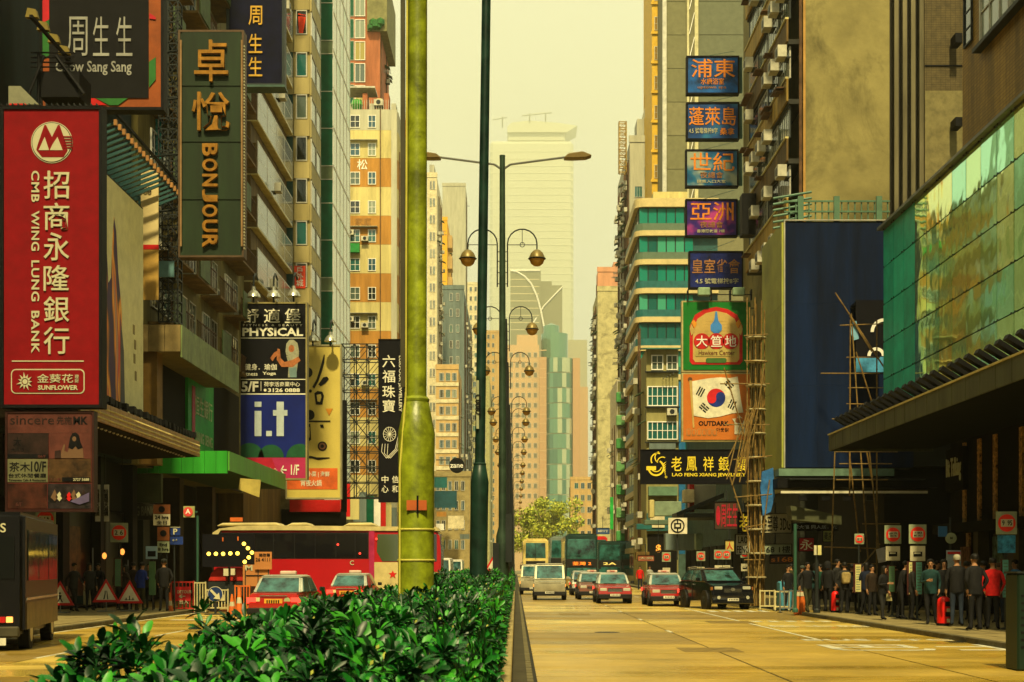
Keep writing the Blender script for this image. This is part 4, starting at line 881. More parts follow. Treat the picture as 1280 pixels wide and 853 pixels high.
# black jewellery sign behind the column
d = 92
r = board('vertical_sign', 'black vertical jewellery sign with pale characters partly behind the yellow column', 'sign', 473, 506, 424, 628, d, BK2, .5, BK2, .04)
for ch, a in zip('六福珠寶', (444, 463, 482, 500)): ftext(ch, 478, 494, a, a+15.5, d, WL_, r, name='character', bold=.03)
text('LUKFOOK JEWELLERY', X(500, d), d-.02, Z(480, d), 1, WL_, r, ry=-90, fit=(70/F*d, 5/F*d))
m = MB()
for k in range(14): a = 2*math.pi*k/14; m.tube([(X(487, d), d-.03, Z(543, d)), (X(487+8*math.cos(a), d), d-.03, Z(543+9*math.sin(a), d))], .018, 4); m.tube([(X(487+8*math.cos(a), d), d-.03, Z(543+9*math.sin(a), d)), (X(487+8*math.cos(a+.6), d), d-.03, Z(543+9*math.sin(a+.6), d))], .02, 4)
for k in range(3): m.tube([(X(478+k*3.5, d), d-.03, Z(555, d)), (X(477+k*3.5, d), d-.03, Z(565+k*2, d)), (X(483+k*2.5, d), d-.03, Z(573, d)), (X(494+k*2, d), d-.03, Z(562, d)), (X(498+k, d), d-.03, Z(545, d))], .022, 4)
m.build('printed_ring', WL_, r); ftext('中心', 477, 487, 594, 616, d, WL_, r) if False else [ftext(c, a, a+8.5, b, b+9, d, WL_, r, name='character') for c, a, b in (('中', 477, 595), ('心', 477, 607), ('信', 490, 595), ('和', 490, 607))]
# gooseneck lamps above the stacked sign
gl = MB(); gl.lathe([(.42, 0), (.36, .18), (.22, .36), (.12, .42), (.10, .62)], n=14); glm = gl.mesh('shade', [M('lamp_shade_silver', (.50, .50, .40), .25, .7)], smooth=True)
nm = MB(); nm.tube([(0, 0, .6), (0, .1, 1.2), (0, .6, 1.5), (0, 1.4, 1.3)], .06, 6); nm.cyl((0, 0, -.3), (0, 0, .1), .07, .05); nmm = nm.mesh('neck', [DKSTEEL])
for i, (px, py, dd) in enumerate(((317, 372, 84), (342, 372, 84), (367, 371, 84), (391, 427, 94), (413, 427, 94))):
    q = thing('sign_lamp', 'silver shaded gooseneck lamp above the stacked signs, ' + ['first', 'second', 'third', 'fourth', 'fifth'][i] + ' from the left', 'lamp', (X(px, dd), dd, Z(py, dd)), 'gooseneck lamps over the stacked signs')
    put('shade', glm, q, (X(px, dd), dd, Z(py, dd))); put('neck', nmm, q, (X(px, dd), dd, Z(py, dd)))
# vertical pale banners & bank name in the dark arcade
r = thing('arcade_banner', 'pair of narrow pale vertical banners of small characters in the dark arcade', 'banner', (X(126, 50), 50, 3.7))
for px in (119, 130): B('cloth', M('banner_dim_white', (.30, .30, .26), .5), r, (X(px, 50), X(px+6, 50), 50, 50.04, Z(652, 50), Z(606, 50))); text('\n'.join('特賣場大減價'), X(px+3, 50), 49.97, Z(629, 50), .17, BLK, r, lead=.9)
r = thing('fascia_sign', 'dark shop fascia with worn capitals behind the pavement signs at left', 'sign', (X(170, 66), 66, 4))
B('face', M('fascia_brown', (.03, .028, .018), .5), r, (X(148, 66), X(192, 66), 66, 66.2, Z(650, 66), Z(630, 66))); ftext('HANG SENG BANK', 140, 193, 633, 645, 66, M('dim_letter', (.10, .10, .06), .5), r)
B('wall_panel', M('olive_dim_panel', (.05, .06, .025), .7), r, (X(158, 66.5), X(203, 66.5), 66.3, 66.6, Z(628, 66), Z(592, 66)))
# ================= right-hand blocks =================
OCH = M('ochre_mosaic_tile', (.34, .20, .030), .55, var=.3, scale=.9, streak=True, dirt=.3, bump=.1)
CONC = M('stained_concrete', (.24, .205, .075), .85, var=.16, scale=.5, dirt=.75, bump=.3)
MOS = M('olive_mosaic', (.10, .075, .028), .7, var=.2, scale=3, bump=.15)
YSP = M('yellow_spandrel', (.42, .27, .05), .7, var=.3, dirt=.6, streak=True)
def tilemat(m, sc=(1.2, 1.2), dark=.6):
    t = m.node_tree; b = t.nodes['Principled BSDF']; src = b.inputs['Base Color'].links[0].from_socket
    g = t.nodes.new('ShaderNodeNewGeometry'); sx = t.nodes.new('ShaderNodeSeparateXYZ'); ad = t.nodes.new('ShaderNodeMath'); cb = t.nodes.new('ShaderNodeCombineXYZ'); br = t.nodes.new('ShaderNodeTexBrick')
    t.links.new(g.outputs[0], sx.inputs[0]); t.links.new(sx.outputs[0], ad.inputs[0]); t.links.new(sx.outputs[1], ad.inputs[1]); t.links.new(ad.outputs[0], cb.inputs[0]); t.links.new(sx.outputs[2], cb.inputs[1]); t.links.new(cb.outputs[0], br.inputs[0])
    br.inputs['Color1'].default_value = (1, 1, 1, 1); br.inputs['Color2'].default_value = (dark, dark, dark, 1); br.inputs['Mortar'].default_value = (.35, .35, .35, 1); br.inputs['Scale'].default_value = 1; br.inputs['Brick Width'].default_value = sc[0]; br.inputs['Row Height'].default_value = sc[1]; br.inputs['Mortar Size'].default_value = .012; br.offset = 0
    mu = t.nodes.new('ShaderNodeMix'); mu.data_type = 'RGBA'; mu.blend_type = 'MULTIPLY'; mu.inputs[0].default_value = .8; t.links.new(src, mu.inputs[6]); t.links.new(br.outputs[0], mu.inputs[7]); t.links.new(mu.outputs[2], b.inputs['Base Color'])
tilemat(OCH, (.30, .12), .72); tilemat(MOS, (.25, .12), .8)
# --- near block: glass podium below an ochre tiled tower ---
r = thing('corner_block', 'ochre tiled corner block with a slanting green glass podium at the right edge', 'building', (22, 42, 0))
B('tower_wall', OCH, r, (16, 36, 26, 51.6, 7.4, 50)); B('podium', M('podium_dark', (.02, .03, .02), .6), r, (14.2, 15.99, 26, 54.9, 7.2, 14.3), (15.99, 36, 51.61, 54.9, 7.2, 14.3))
B('coping', STEEL, r, (13.8, 14.3, 26, 55.1, 14.62, 14.72))
for z in (19.6, 23.0, 26.4): 
    for j in range(7): window(r, 16, 28.2+3.05*j+2.95, z, 2.95, 2.3, -1, 3, 2, ALU, G_PALE, .10, .08)
    B('sill', DKSTEEL, r, (15.7, 15.999, 28, 49.6, z-.16, z-.02))
window(r, 16, 51.3, 20.2, .9, 1.8, -1, 1, 3, DKSTEEL, G_DARK); window(r, 16, 51.3, 23.6, .9, 1.8, -1, 1, 3, DKSTEEL, G_DARK)
# glass wall, pane by pane
def refl(name, col, wave, rough=.04):
    m = glass(name, col, rough, wave, .8, .7); return m
GL = [refl('green_mirror_glass', (.60, .95, .42), .011), refl('teal_mirror_glass', (.40, .95, .60), .012), refl('olive_mirror_glass', (.80, .95, .36), .011)]
TP = [M('teal_mesh_panel', (.03, .58, .42), .35, var=.15, scale=1), M('teal_mesh_panel_deep', (.025, .46, .34), .35, var=.15)]
pw, ph = 1.44, 1.40
for s_ in range(20):
    for q in range(5):
        y0 = 54.9-pw*(s_+1); z0 = 7.5+q*1.42; tp = s_ < 3
        m = MB(); a = random.uniform(-.002, .002); b = random.uniform(-.003, .003)
        x = 14.0; m.add([(x+a, y0, z0), (x-a, y0+pw-.04, z0), (x-a+b, y0+pw-.04, z0+ph-.02), (x+a+b, y0, z0+ph-.02), (x+.1, y0, z0), (x+.1, y0+pw-.04, z0), (x+.1, y0+pw-.04, z0+ph-.02), (x+.1, y0, z0+ph-.02)], [(0, 1, 2, 3), (4, 7, 6, 5), (0, 4, 5, 1), (1, 5, 6, 2), (2, 6, 7, 3), (3, 7, 4, 0)])
        m.build('glass_panel', random.choice(TP) if tp else random.choice(GL), r)
bm_ = MB()
for s_ in range(20):
    for q in range(6):
        for k in (0.1, .9): bm_.box(13.95, 13.985, 54.9-pw*s_-k*pw-.05, 54.9-pw*s_-k*pw+.0, 7.47+q*1.42, 7.51+q*1.42)
tag(bm_.build('glass_fitting', DKSTEEL, r), kind='stuff')
# canopy
r2 = thing('long_canopy', 'long grey green canopy over the right pavement carrying a row of floodlights', 'canopy', (13, 43, 6.1))
CF = M('canopy_fascia', (.065, .075, .04), .5, var=.25, dirt=.6, streak=True)
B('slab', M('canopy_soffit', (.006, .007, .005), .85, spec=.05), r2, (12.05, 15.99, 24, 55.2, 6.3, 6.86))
for i in range(26): B('fascia_panel', CF, r2, (11.98, 12.045, 24+i*1.2, 25.18+i*1.2, 6.2, 6.82), bevel=.01)
B('end_panel', CF, r2, (12.05, 16, 55.21, 55.3, 6.2, 6.82)); B('drip_edge', CRM, r2, (11.94, 11.979, 24, 55.2, 6.80, 6.85))
fm = MB(); fm.prism([(-.30, .55), (.25, .20), (.20, .10), (-.36, .44)], -.16, .16, 'y'); fm.cyl((.1, 0, -.02), (.05, 0, .3), .03); fm.box(-.1, .3, -.05, .05, -.03, .0)
fmm = fm.mesh('floodlight', [BLK])
for i in range(38): put('floodlight', fmm, r2, (12.35+random.uniform(-.03, .03), 25+i*.79, 6.88))
# arcade beneath
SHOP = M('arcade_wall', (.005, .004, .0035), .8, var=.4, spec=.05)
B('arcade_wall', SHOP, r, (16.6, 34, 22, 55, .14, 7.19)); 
for y in (53.0, 51.3, 49.6, 47.0): B('gold_strip', M('gold_mosaic_strip', (.50, .27, .06), .5, .0, var=.6, scale=8), r, (16.52, 16.595, y, y+.30, 3.36, 6.34)); B('gold_strip', MC['gold_mosaic_strip'], r, (16.50, 16.595, y-.5, y-.2, .15, 3.0))
for i, (y, z, c) in enumerate(((45.2, 1.2, (.30, .30, .18)), (43.2, 1.6, (.20, .04, .02)), (40.2, 1.0, (.10, .16, .20)), (36.5, 1.4, (.30, .22, .08)), (52.2, 1.3, (.25, .10, .04)), (48.6, 1.6, (.12, .20, .16)))): B('window_poster', M('window_poster_%d' % i, c, .6, var=.6, scale=4, spec=.1), r, (16.44, 16.49, y, y+1.1, z, z+1.2))
B('louvre_panel', M('red_brown_panel', (.045, .008, .006), .7, var=.5, scale=3), r, (16.4, 16.59, 49.9, 52.8, 3.4, 6.3)) if False else None
for y in (30.0, 34.0, 38.8, 41.6, 46.4, 50.5): B('arcade_pier', M('pier_olive', (.05, .04, .012), .6, dirt=.3), r, (16.2, 16.59, y, y+.5, .14, 3.0))
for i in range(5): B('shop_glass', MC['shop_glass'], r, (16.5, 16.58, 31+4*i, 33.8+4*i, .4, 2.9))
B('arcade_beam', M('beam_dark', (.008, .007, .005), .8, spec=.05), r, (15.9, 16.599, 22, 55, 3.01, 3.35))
r = thing('shop_name', 'pale upright lettering on the dark arcade wall at the right edge', 'sign', (16.4, 34, 4.3))
B('board', SHOP, r, (16.38, 16.59, 33.5, 36.5, 4.0, 5.4)); ftx = M('neon_white', (.62, .66, .52), .4)
text('Bit Talking', 16.37, 35.0, 4.7, 1, ftx, r, rz=-90, fit=(2.2, .9), bold=.02)
r = thing('shop_name', 'smaller copy of the pale lettering farther along the dark arcade wall', 'sign', (16.4, 56, 4.3))
B('board', SHOP, r, (16.38, 16.59, 52.8, 54.9, 4.6, 6.2)); text('Bit Talking', 16.37, 53.9, 5.4, 1, ftx, r, rz=-90, fit=(1.8, .9), bold=.02)
# --- big stained concrete block ---
r = thing('concrete_block', 'big stained concrete block with cluttered balconies on its street side', 'building', (24, 85, 0))
B('wall', CONC, r, (15, 19.35, 74.6, 95, 15, 58)); B('recess_wall', M('recess_dark', (.02, .018, .010), .8), r, (19.351, 21.25, 75.6, 95, 15, 58)); B('rear_wall', MOS, r, (21.251, 23.4, 74.9, 95, 15, 58)); B('far_wall', MOS, r, (23.401, 34, 74.7, 95, 15, 58))
B('lower_wall', M('dark_lower_wall', (.02, .022, .014), .8, var=.5, scale=1), r, (15, 30, 76, 95, 0, 14.99)); B('lower_side', CONC, r, (14.9, 14.999, 76, 95, 6, 14.99))
B('lighter_tile_band', M('light_olive_mosaic', (.17, .145, .055), .7, var=.2, scale=3), r, (21.26, 23.39, 74.84, 74.899, 15, Z(115, 75))); B('tile_joint', BLK, r, (21.26, 23.39, 74.85, 74.898, Z(84, 75), Z(82.5, 75)))
for i in range(5): 
    m = MB(); x = X(1118+i*10.5, 75); m.box(x, x+.22, 75.0, 75.5, 14.8+i*.4, 58); m.build('duct', M('drain_stack_grey', (.16, .14, .075), .5, .2, var=.3, dirt=.5, streak=True), r)
B('dark_box', BLK, r, (X(1193, 74), X(1202, 74), 73.8, 74.69, Z(55, 74), Z(43, 74))); B('dark_box', BLK, r, (X(1193, 74), X(1202, 74), 73.8, 74.69, Z(159, 74), Z(148, 74)))
B('corner_pipe', RUST, r, (14.7, 14.85, 74.75, 74.9, 14, 58)); B('corner_pipe', M('pipe_ochre', (.4, .22, .05), .6), r, (14.86, 14.98, 74.5, 74.59, 12, 58))
for k, z in enumerate([19.9+3.1*i for i in range(12)]):
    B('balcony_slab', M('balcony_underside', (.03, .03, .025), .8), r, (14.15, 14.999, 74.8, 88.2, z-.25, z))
    B('spandrel', YSP if k not in (3, 1) else SPAN, r, (14.05, 14.149, 74.8, 88.2, z-.1, z+1.05))
    B('spandrel_cap', CRM, r, (13.98, 14.16, 74.8, 88.2, z+1.051, z+1.15))
    for j in range(4): window(r, 14.3, 75.0+3.3*j+3.1, z+1.16, 3.1, 1.65, -1, 6, 1, DKSTEEL if (j+k) % 2 else ALU, random.choice([G_DARK, G_GREY, G_PALE]), .06, .07)
    for j in range(6):
        if random.random() < .6: ac(r, 14.25, 75.5+2.1*j, z-.95, -1, 1.1)
for _ in range(40):
    y = random.uniform(75, 87); z = 19.9+3.1*random.randrange(11)+random.uniform(.2, 1); m = MB(); m.box(13.6, 14.02, y, y+random.uniform(.3, 1.6), z, z+.06); m.build('ledge_bracket', RUST, r)
B('hung_box', M('white_water_box', (.5, .46, .28), .6), r, (13.2, 14.0, 79, 80, 39.2, 41.8)); B('hung_box', BLK, r, (13.2, 14.0, 84, 85, 21.2, 23.6))
# bamboo leaning out of the lower floors
BAM = M('bamboo', (.20, .12, .03), .5, var=.35, scale=5, dirt=.3); BAM2 = M('bamboo_dark', (.20, .13, .04), .5, var=.35, scale=5)
def bamboo(r, pts, t=.045, name='bamboo_pole', mat=None):
    m = MB()
    for a, b in zip(pts[:-1], pts[1:]):
        a = Vector(a); b = Vector(b); m.cyl(a, b, t, t*.85, 7); n = int((b-a).length/.9)
        for i in range(1, n): c = a.lerp(b, i/n); q = (b-a).normalized()*.02; m.cyl(c-q, c+q, t*1.22, n=7)
    return m.build(name, mat or random.choice([BAM, BAM2]), r)
# podium behind the hoarding, and the dark shops below it
r = thing('shop_block', 'dark low shop block under the great navy billboard', 'building', (18, 67, 0))
B('wall', M('shop_block_wall', (.012, .014, .010), .8, dirt=.3), r, (15.2, 28, 60.2, 74.4, 6.0, 16.0)); B('interior', SHADOW, r, (15.6, 28, 61, 74.4, .14, 5.99))
B('ledge', M('ledge_teal', (.12, .20, .14), .5, dirt=.4), r, (X(968, 60), X(1110, 60), 59.0, 60.2, Z(597, 60), Z(588, 60)))
B('awning', BLK, r, (X(965, 60), X(1160, 60), 58.6, 60.19, Z(612, 60), Z(600, 60))); B('tube_light', M('fluorescent_tube_off', (.55, .52, .38), .4), r, (X(975, 58.5), X(1158, 58.5), 58.3, 58.4, Z(617, 58.4), Z(614, 58.4))); B('lamp_rail', DKSTEEL, r, (X(985, 58.5), X(1155, 58.5), 58.2, 58.6, Z(600, 58.4), Z(598.6, 58.4)))
m = MB(); m.prism([(X(990, 59), Z(650, 59)), (X(1052, 59), Z(656, 59)), (X(1052, 59), Z(645, 59)), (X(988, 59), Z(632, 59))], 59, 60, 'y'); m.build('slanted_soffit', M('soffit_olive', (.06, .065, .03), .6), r)
for i in range(4): B('spot', BLK, r, (X(998+i*28, 58.6), X(1008+i*28, 58.6), 58.4, 58.7, Z(626, 58.6), Z(620, 58.6)))
B('railing_post', M('rail_green', (.08, .16, .10), .5), r, *[(X(986+i*8.2, 60.3), X(986+i*8.2, 60.3)+.05, 60.3, 60.35, 16.002, Z(252, 60.3)) for i in range(16)])
B('railing_bar', MC['rail_green'], r, (X(980, 60.3), X(1112, 60.3), 60.24, 60.299, Z(253, 60.3), Z(251, 60.3)), (X(980, 60.3), X(1112, 60.3), 60.24, 60.299, Z(266, 60.3), Z(264, 60.3)))
for px in (1045, 1098, 1000): B('railing_head', MC['rail_green'], r, (X(px-3, 60.2), X(px+4, 60.2), 60.1, 60.23, 16.1, Z(246, 60.2)))
for i in range(6): m = MB(); m.cyl((X(978, 60)-.3, 60.5, 16+.25*i), (X(1018, 60), 60.6, 16.3+.25*i), .05); m.build('pipe_bundle', M('pipe_teal', (.10, .2, .14), .5), r)
rb = thing('billboard', 'huge blank navy billboard above the dark shops on the right', 'billboard', (13.9, 62, 5.9))
d = 60
NB = M('blank_navy_vinyl', (.002, .010, .040), .7, var=.45, scale=.8, spec=.1, streak=True); SG = M('billboard_side_lit_yellow_green', (.30, .32, .06), .5, var=.25, scale=.4)  # side panels' yellow green carries the light on that face
B('casing', BLK, rb, (X(981, d), 16.6, d+.1, d+5, Z(585, d), Z(276, d)-.02)); B('frame', ALU, rb, (X(980, d), X(981.2, d), d-.05, d+.099, Z(585, d), Z(275, d)), (X(981.2, d)+.001, 16.6, d-.05, d+.099, Z(276.2, d), Z(275, d)))
for i in range(4):
    for j in range(3): a, b = X(981.4, d)+i*1.34, X(981.4, d)+(i+1)*1.34-.004; z = Z(585, d)+.02+j*3.41; B('vinyl_panel', NB, rb, (a, b, d+.02, d+.098, z, z+3.406))
for j in range(3): z = Z(585, d)+.02+j*3.41; B('side_panel', SG, rb, (X(980, d)-.08, X(980, d)+.03, d+.1, d+4.9, z, z+3.4))
q = thing('hanging_advert', 'partly hidden black advert with a white ring and a blue strip behind the bamboo', 'sign', (X(1087, 59), 59, 8)); d = 59
rect('face', BK2, q, 1069, 1106, 376, 468, d, th=.12); 
for (cx_, cz_, rp) in ((1104, 416, 17), (1094, 446, 11)): m = MB(); [m.prism([(X(cx_+a_*math.cos(R(t)), d), Z(cz_-a_*math.sin(R(t)), d)) for a_, t in ((rp, t0), (rp, t0+15), (rp-4, t0+15), (rp-4, t0))], d-.17, d-.14, 'y') for t0 in range(45 if cx_ == 1104 else 0, 180 if cx_ > 1100 else 180, 15)]; m.build('white_ring', WHITE, q)
rect('blue_strip', M('azure_print', (.06, .28, .50), .5, var=.3, scale=3), q, 1069, 1106, 447, 466, d, .14)
B('bracket', DKSTEEL, q, (X(1070, 59), X(1106, 59), 59.01, 60, Z(380, 59), Z(377, 59)))
# --- scaffolds ---
r = thing('bamboo_scaffold', 'thick bundle of upright bamboo poles lashed together at the kerb beside the black car', 'scaffold', (X(945, 60), 60, .14))
for i in range(9):
    px = 936+i*2.3; dd = 60+.25*(i % 3); zt = Z([372, 384, 395, 380, 372, 420, 376, 470, 388][i], dd); bamboo(r, [(X(px, dd), dd, .14), (X(px+random.uniform(-2, 2), dd), dd, zt*.5), (X(px+random.uniform(-3, 3), dd), dd, zt)], .034)
for (a, b, c, e) in ((900, 480, 962, 480), (905, 531, 962, 531), (915, 575, 965, 570), (930, 420, 960, 418), (930, 451, 960, 452), (918, 622, 965, 618), (928, 660, 958, 655), (930, 700, 955, 700)): bamboo(r, [(X(a, 59.8), 59.8, Z(b, 59.8)), (X(c, 59.8), 59.8, Z(e, 59.8))], .027)
for i in range(14):
    a = random.uniform(902, 935); bamboo(r, [(X(a, 59.7), 59.7-random.random()*.5, Z(random.uniform(570, 610), 59.7)), (X(random.uniform(925, 960), 59.7), 59.7, Z(random.uniform(500, 545), 59.7))], .028)
for (a, b, c, e) in ((912, 595, 945, 700), (955, 460, 940, 560), (962, 600, 945, 735), (905, 460, 935, 560)): bamboo(r, [(X(a, 59.6), 59.6, Z(b, 59.6)), (X(c, 59.6), 59.6, Z(e, 59.6))], .03)
for z in range(1, 12): m = MB(); m.lathe([(.42, 0), (.44, .03), (.42, .07)], (X(945, 60.2), 60.2, z*1.0+.3), n=10); m.build('lashing', M('nylon_tie', (.35, .30, .16), .6), r)
poly('blue_tarp', M('blue_tarp', (.03, .14, .38), .4, var=.3, scale=3), r, [(952, 590), (966, 585), (968, 620), (963, 640), (953, 645), (950, 610)], 59.9, .02, .08)
r = thing('bamboo_scaffold', 'spindly bamboo scaffold rising from the side street before the navy billboard', 'scaffold', (X(1075, 57), 57, .01))
for pts in (((1038, 735), (1044, 552)), ((1062, 620), (1063, 400)), ((1085, 700), (1064, 392)), ((1096, 740), (1096, 400)), ((1090, 440), (1062, 395)), ((1108, 560), (1070, 440)), ((1075, 690), (1061, 560)), ((1112, 470), (1044, 366)), ((1099, 690), (1086, 556)), ((1090, 600), (1075, 520))):
    dd = 57+random.uniform(-.4, .4); bamboo(r, [(X(a, dd), dd, Z(b, dd)) for a, b in pts], .032)
for (a, b, c, e) in ((1026, 467, 1100, 467), (1050, 407, 1104, 405), (1058, 447, 1100, 447), (1060, 485, 1104, 485), (1058, 505, 1104, 506), (1040, 524, 1100, 525), (1045, 565, 1122, 565), (1049, 580, 1115, 580), (1045, 600, 1110, 600), (1030, 684, 1098, 686), (1033, 705, 1095, 705), (1078, 655, 1125, 655)): bamboo(r, [(X(a, 56.8), 56.8, Z(b, 56.8)), (X(c, 56.8), 56.8, Z(e, 56.8))], .025)
bamboo(r, [(X(1080, 56), 56, Z(705, 56)), (X(1100, 56), 56, Z(680, 56))], .03)
poly('blue_cloth', M('pale_blue_cloth', (.16, .36, .50), .6), r, [(1064, 402), (1070, 402), (1073, 424), (1067, 426), (1062, 415)], 56.9, .03, .05)
# --- neon club signs ---
NBL = M('sign_blue_print', (.003, .07, .26), .6, var=.8, scale=.9); NDB = M('sign_deep_blue_print', (.006, .014, .12), .4, var=.8, scale=.8)
def glow_mat(name, c0, c1, c2):
    m = M(name, c0, .4, var=0); t = m.node_tree; b = t.nodes['Principled BSDF']; g = t.nodes.new('ShaderNodeNewGeometry'); n = t.nodes.new('ShaderNodeTexNoise'); n.inputs['Scale'].default_value = .7
    c = t.nodes.new('ShaderNodeValToRGB'); e = c.color_ramp.elements; e[0].position = .38; e[0].color = (*c0, 1); e[1].position = .64; e[1].color = (*c2, 1); x = e.new(.52); x.color = (*c1, 1)
    t.links.new(g.outputs[0], n.inputs[0]); t.links.new(n.outputs[0], c.inputs[0]); t.links.new(c.outputs[0], b.inputs['Base Color']); return m
GOR = M('sign_orange_letter', (.70, .22, .02), .4, var=.2, scale=3); GTN = M('sign_tan_letter', (.32, .14, .05), .5)
d = 96
specs = [('浦東', '水療浴室', 'uptown spa', 858, 924, 70, 118, NBL, GOR, 'top blue club sign with two orange characters in the column of five'),
 ('蓬萊島', '桑拿', '4.5 號電梯按8字', 858, 924, 128, 175, glow_mat('print_blue_haze', (.004, .03, .12), (.01, .06, .22), (.02, .14, .30)), GOR, 'second blue club sign with three orange characters in the column of five'),
 ('世紀', '夜總會', '請乘入口大堂', 857, 923, 187, 234, glow_mat('print_multicolour', (.003, .03, .14), (.01, .12, .24), (.30, .34, .26)), GOR, 'third club sign from the top with a pale multicoloured glow behind its characters'),
 ('亞洲', '夜總會', '香港彌敦道 7樓', 857, 922, 249, 296, glow_mat('print_magenta', (.006, .008, .10), (.04, .01, .16), (.40, .04, .22)), GOR, 'fourth club sign in the column with a magenta glow'),
 ('皇室雀會', '', '4.5 號電梯按8字', 861, 929, 314, 361, NDB, GTN, 'lowest deep blue club sign with four dull orange characters')]
for (a, b, c, p0, p1, y0, y1, bg, lc, lab) in specs:
    r = board('club_sign', lab, 'sign', p0, p1, y0, y1, d, bg, .5, BK2, .10); r['group'] = 'column of projecting club signs'
    n = len(a); h = (y1-y0)
    if n == 4: ftext(a, p0+4, p1-4, y0+10, y0+28, d, lc, r, bold=.03); ftext(c, p0+8, p1-6, y0+34, y0+41, d, LET, r)
    elif n == 3: ftext(a, p0+3, p1-4, y0+6, y0+29, d, lc, r, bold=.04); ftext(c, p0+3, p0+39, y0+32, y0+39, d, LET, r); ftext(b, p0+42, p0+60, y0+32, y0+41, d, lc, r)
    else: ftext(a, p0+6, p1-5, y0+4, y0+27, d, lc, r, bold=.05); ftext(b, p0+18, p0+47, y0+28, y0+36, d, GTN if p0 == 857 else GOR, r); ftext(c, p0+14, p1-16, y0+38, y0+42, d, LET if p0 == 857 else GTN, r)
    m = MB(); x1 = X(p1, d)
    for zz in (Z(y0+2, d), Z(y1-3, d)): m.box(x1, 15.1, d+.1, d+.2, zz-.05, zz+.05)
    for i in range(6): xx = x1+(15.1-x1)*i/6; m.cyl((xx, d+.15, Z(y0+2, d)), (xx+(15.1-x1)/6, d+.15, Z(y1-3, d)), .035, n=5); m.cyl((xx, d+.15, Z(y1-3, d)), (xx, d+.15, Z(y0+2, d)), .035, n=5)
    m.cyl((X(p0+20, d), d+.2, Z(y0, d)), (15.0, d+3, Z(y0-26, d)), .02, n=4)
    m.build('truss', M('truss_teal', (.05, .12, .09), .5), r)
# floodlit rail over the green sign
d = 90
r = thing('food_court_sign', 'green square sign with red arch emblem above the orange flag sign', 'sign', (X(895, d), d, 13)); 
GS = M('emerald_panel', (.004, .15, .015), .45, var=.1); RD2 = M('crimson_print', (.48, .012, .010), .5); BUF = M('buff_print', (.50, .34, .10), .5, var=.1)
B('casing', M('sign_edge_cream', (.42, .36, .15), .6, dirt=.5), r, (X(852, d), X(939, d), d+.03, d+.5, Z(465, d), Z(376, d))); rect('face', GS, r, 854, 937.5, 378, 462.5, d)
arch = lambda w_, t, b_: [(895-w_, b_), (895-w_, t+22), (895-w_*.8, t+8), (895-w_*.45, t+1), (895, t-2), (895+w_*.45, t+1), (895+w_*.8, t+8), (895+w_, t+22), (895+w_, b_), (895+w_*.9, b_+4), (895-w_*.9, b_+4)]
poly('arch_rim', RD2, r, arch(33, 386, 452), d, .03); poly('arch_field', BUF, r, arch(29, 391, 449), d, .045); poly('arch_core', M('dark_scale_print', (.10, .12, .03), .5), r, arch(23, 397, 420), d, .055, .008)
for i in range(5):
    for j in range(-5+i//2, 6-i//2): m = MB(); m.disc(X(895+j*3.9+(i % 2)*1.9, d), Z(417-i*4, d), 1.5/F*d, d-.08, d-.07, 8); m.build('printed_scale', BUF, r)
for s in (-1, 1): poly('side_scroll', BUF, r, [(895+s*27, 414), (895+s*31, 405), (895+s*33, 412), (895+s*31, 420)][::s], d, .07); poly('side_flower', MC['marigold'], r, [(895+s*24, 405), (895+s*28, 400), (895+s*31, 404), (895+s*27, 411)][::s], d, .07)
poly('blue_gourd', M('print_cornflower', (.05, .22, .60), .4), r, [(895+a, b) for a, b in ((-1, 390), (1, 390), (2, 398), (3, 402), (7, 407), (7, 413), (3, 417), (-3, 417), (-7, 413), (-7, 407), (-3, 402), (-2, 398))], d, .085)
for i, ch in enumerate('大笪地'):
    cx_ = 877+i*18; m = MB(); m.disc(X(cx_, d), Z(427, d), 10/F*d, d-.10, d-.09, 24); m.build('red_roundel', RD2, r); ftext(ch, cx_-7, cx_+7, 420, 434, d, WHITE, r, name='character', off=.12, bold=.03)
rect('name_ribbon', M('ribbon_buff', (.45, .36, .10), .5), r, 869, 921, 437, 446, d, .08); ftext('Hawkers Center', 873, 918, 438.5, 444.5, d, M('print_brown2', (.15, .05, .02), .5), r, off=.1)
rrect('green_badge', M('badge_green', (.05, .14, .03), .5), r, 882, 908, 448, 454, d, 2.5, .08)
m = MB(); m.box(X(858, d), X(938, d), d-.3, d-.25, Z(370, d), Z(369, d)); [m.box(X(p, d), X(p, d)+.06, d-.3, d+.3, Z(376, d), Z(363, d)) for p in (859, 888, 912, 938)]; m.build('lamp_rail', BLK, r)
for p in (871, 914): B('rail_lamp', M('lamp_case_pale', (.25, .36, .22), .5), r, (X(p, d), X(p+15, d), d-.7, d-.31, Z(372, d), Z(362, d)), bevel=.05)
for p in (385, 420, 455, 475, 510, 545): B('wall_bracket', DKSTEEL, r, (X(939, d), 15, d+.2, d+.3, Z(p, d), Z(p-1, d)))
r = thing('restaurant_sign', 'orange sign with a waving white flag under the green square sign', 'sign', (X(895, d), d, 8.5))
B('casing', MC['sign_edge_cream'], r, (X(852, d), X(939, d), d+.03, d+.5, Z(552, d), Z(466, d))); rect('face', M('tangerine_panel', (.52, .15, .02), .5, var=.06), r, 854, 938, 468, 550, d)
poly('flag', M('flag_cream', (.72, .68, .50), .5), r, [(865, 477), (875, 475), (888, 473), (900, 472), (912, 473), (922, 471), (924, 485), (926, 500), (929, 516), (915, 517), (900, 521), (885, 523), (867, 520), (866, 500)], d, .03)
def arcpts(cx_, cy_, rp, a0, a1, n=14): return [(cx_+rp*math.cos(R(a0+(a1-a0)*i/n)), cy_+rp*math.sin(R(a0+(a1-a0)*i/n))) for i in range(n+1)]
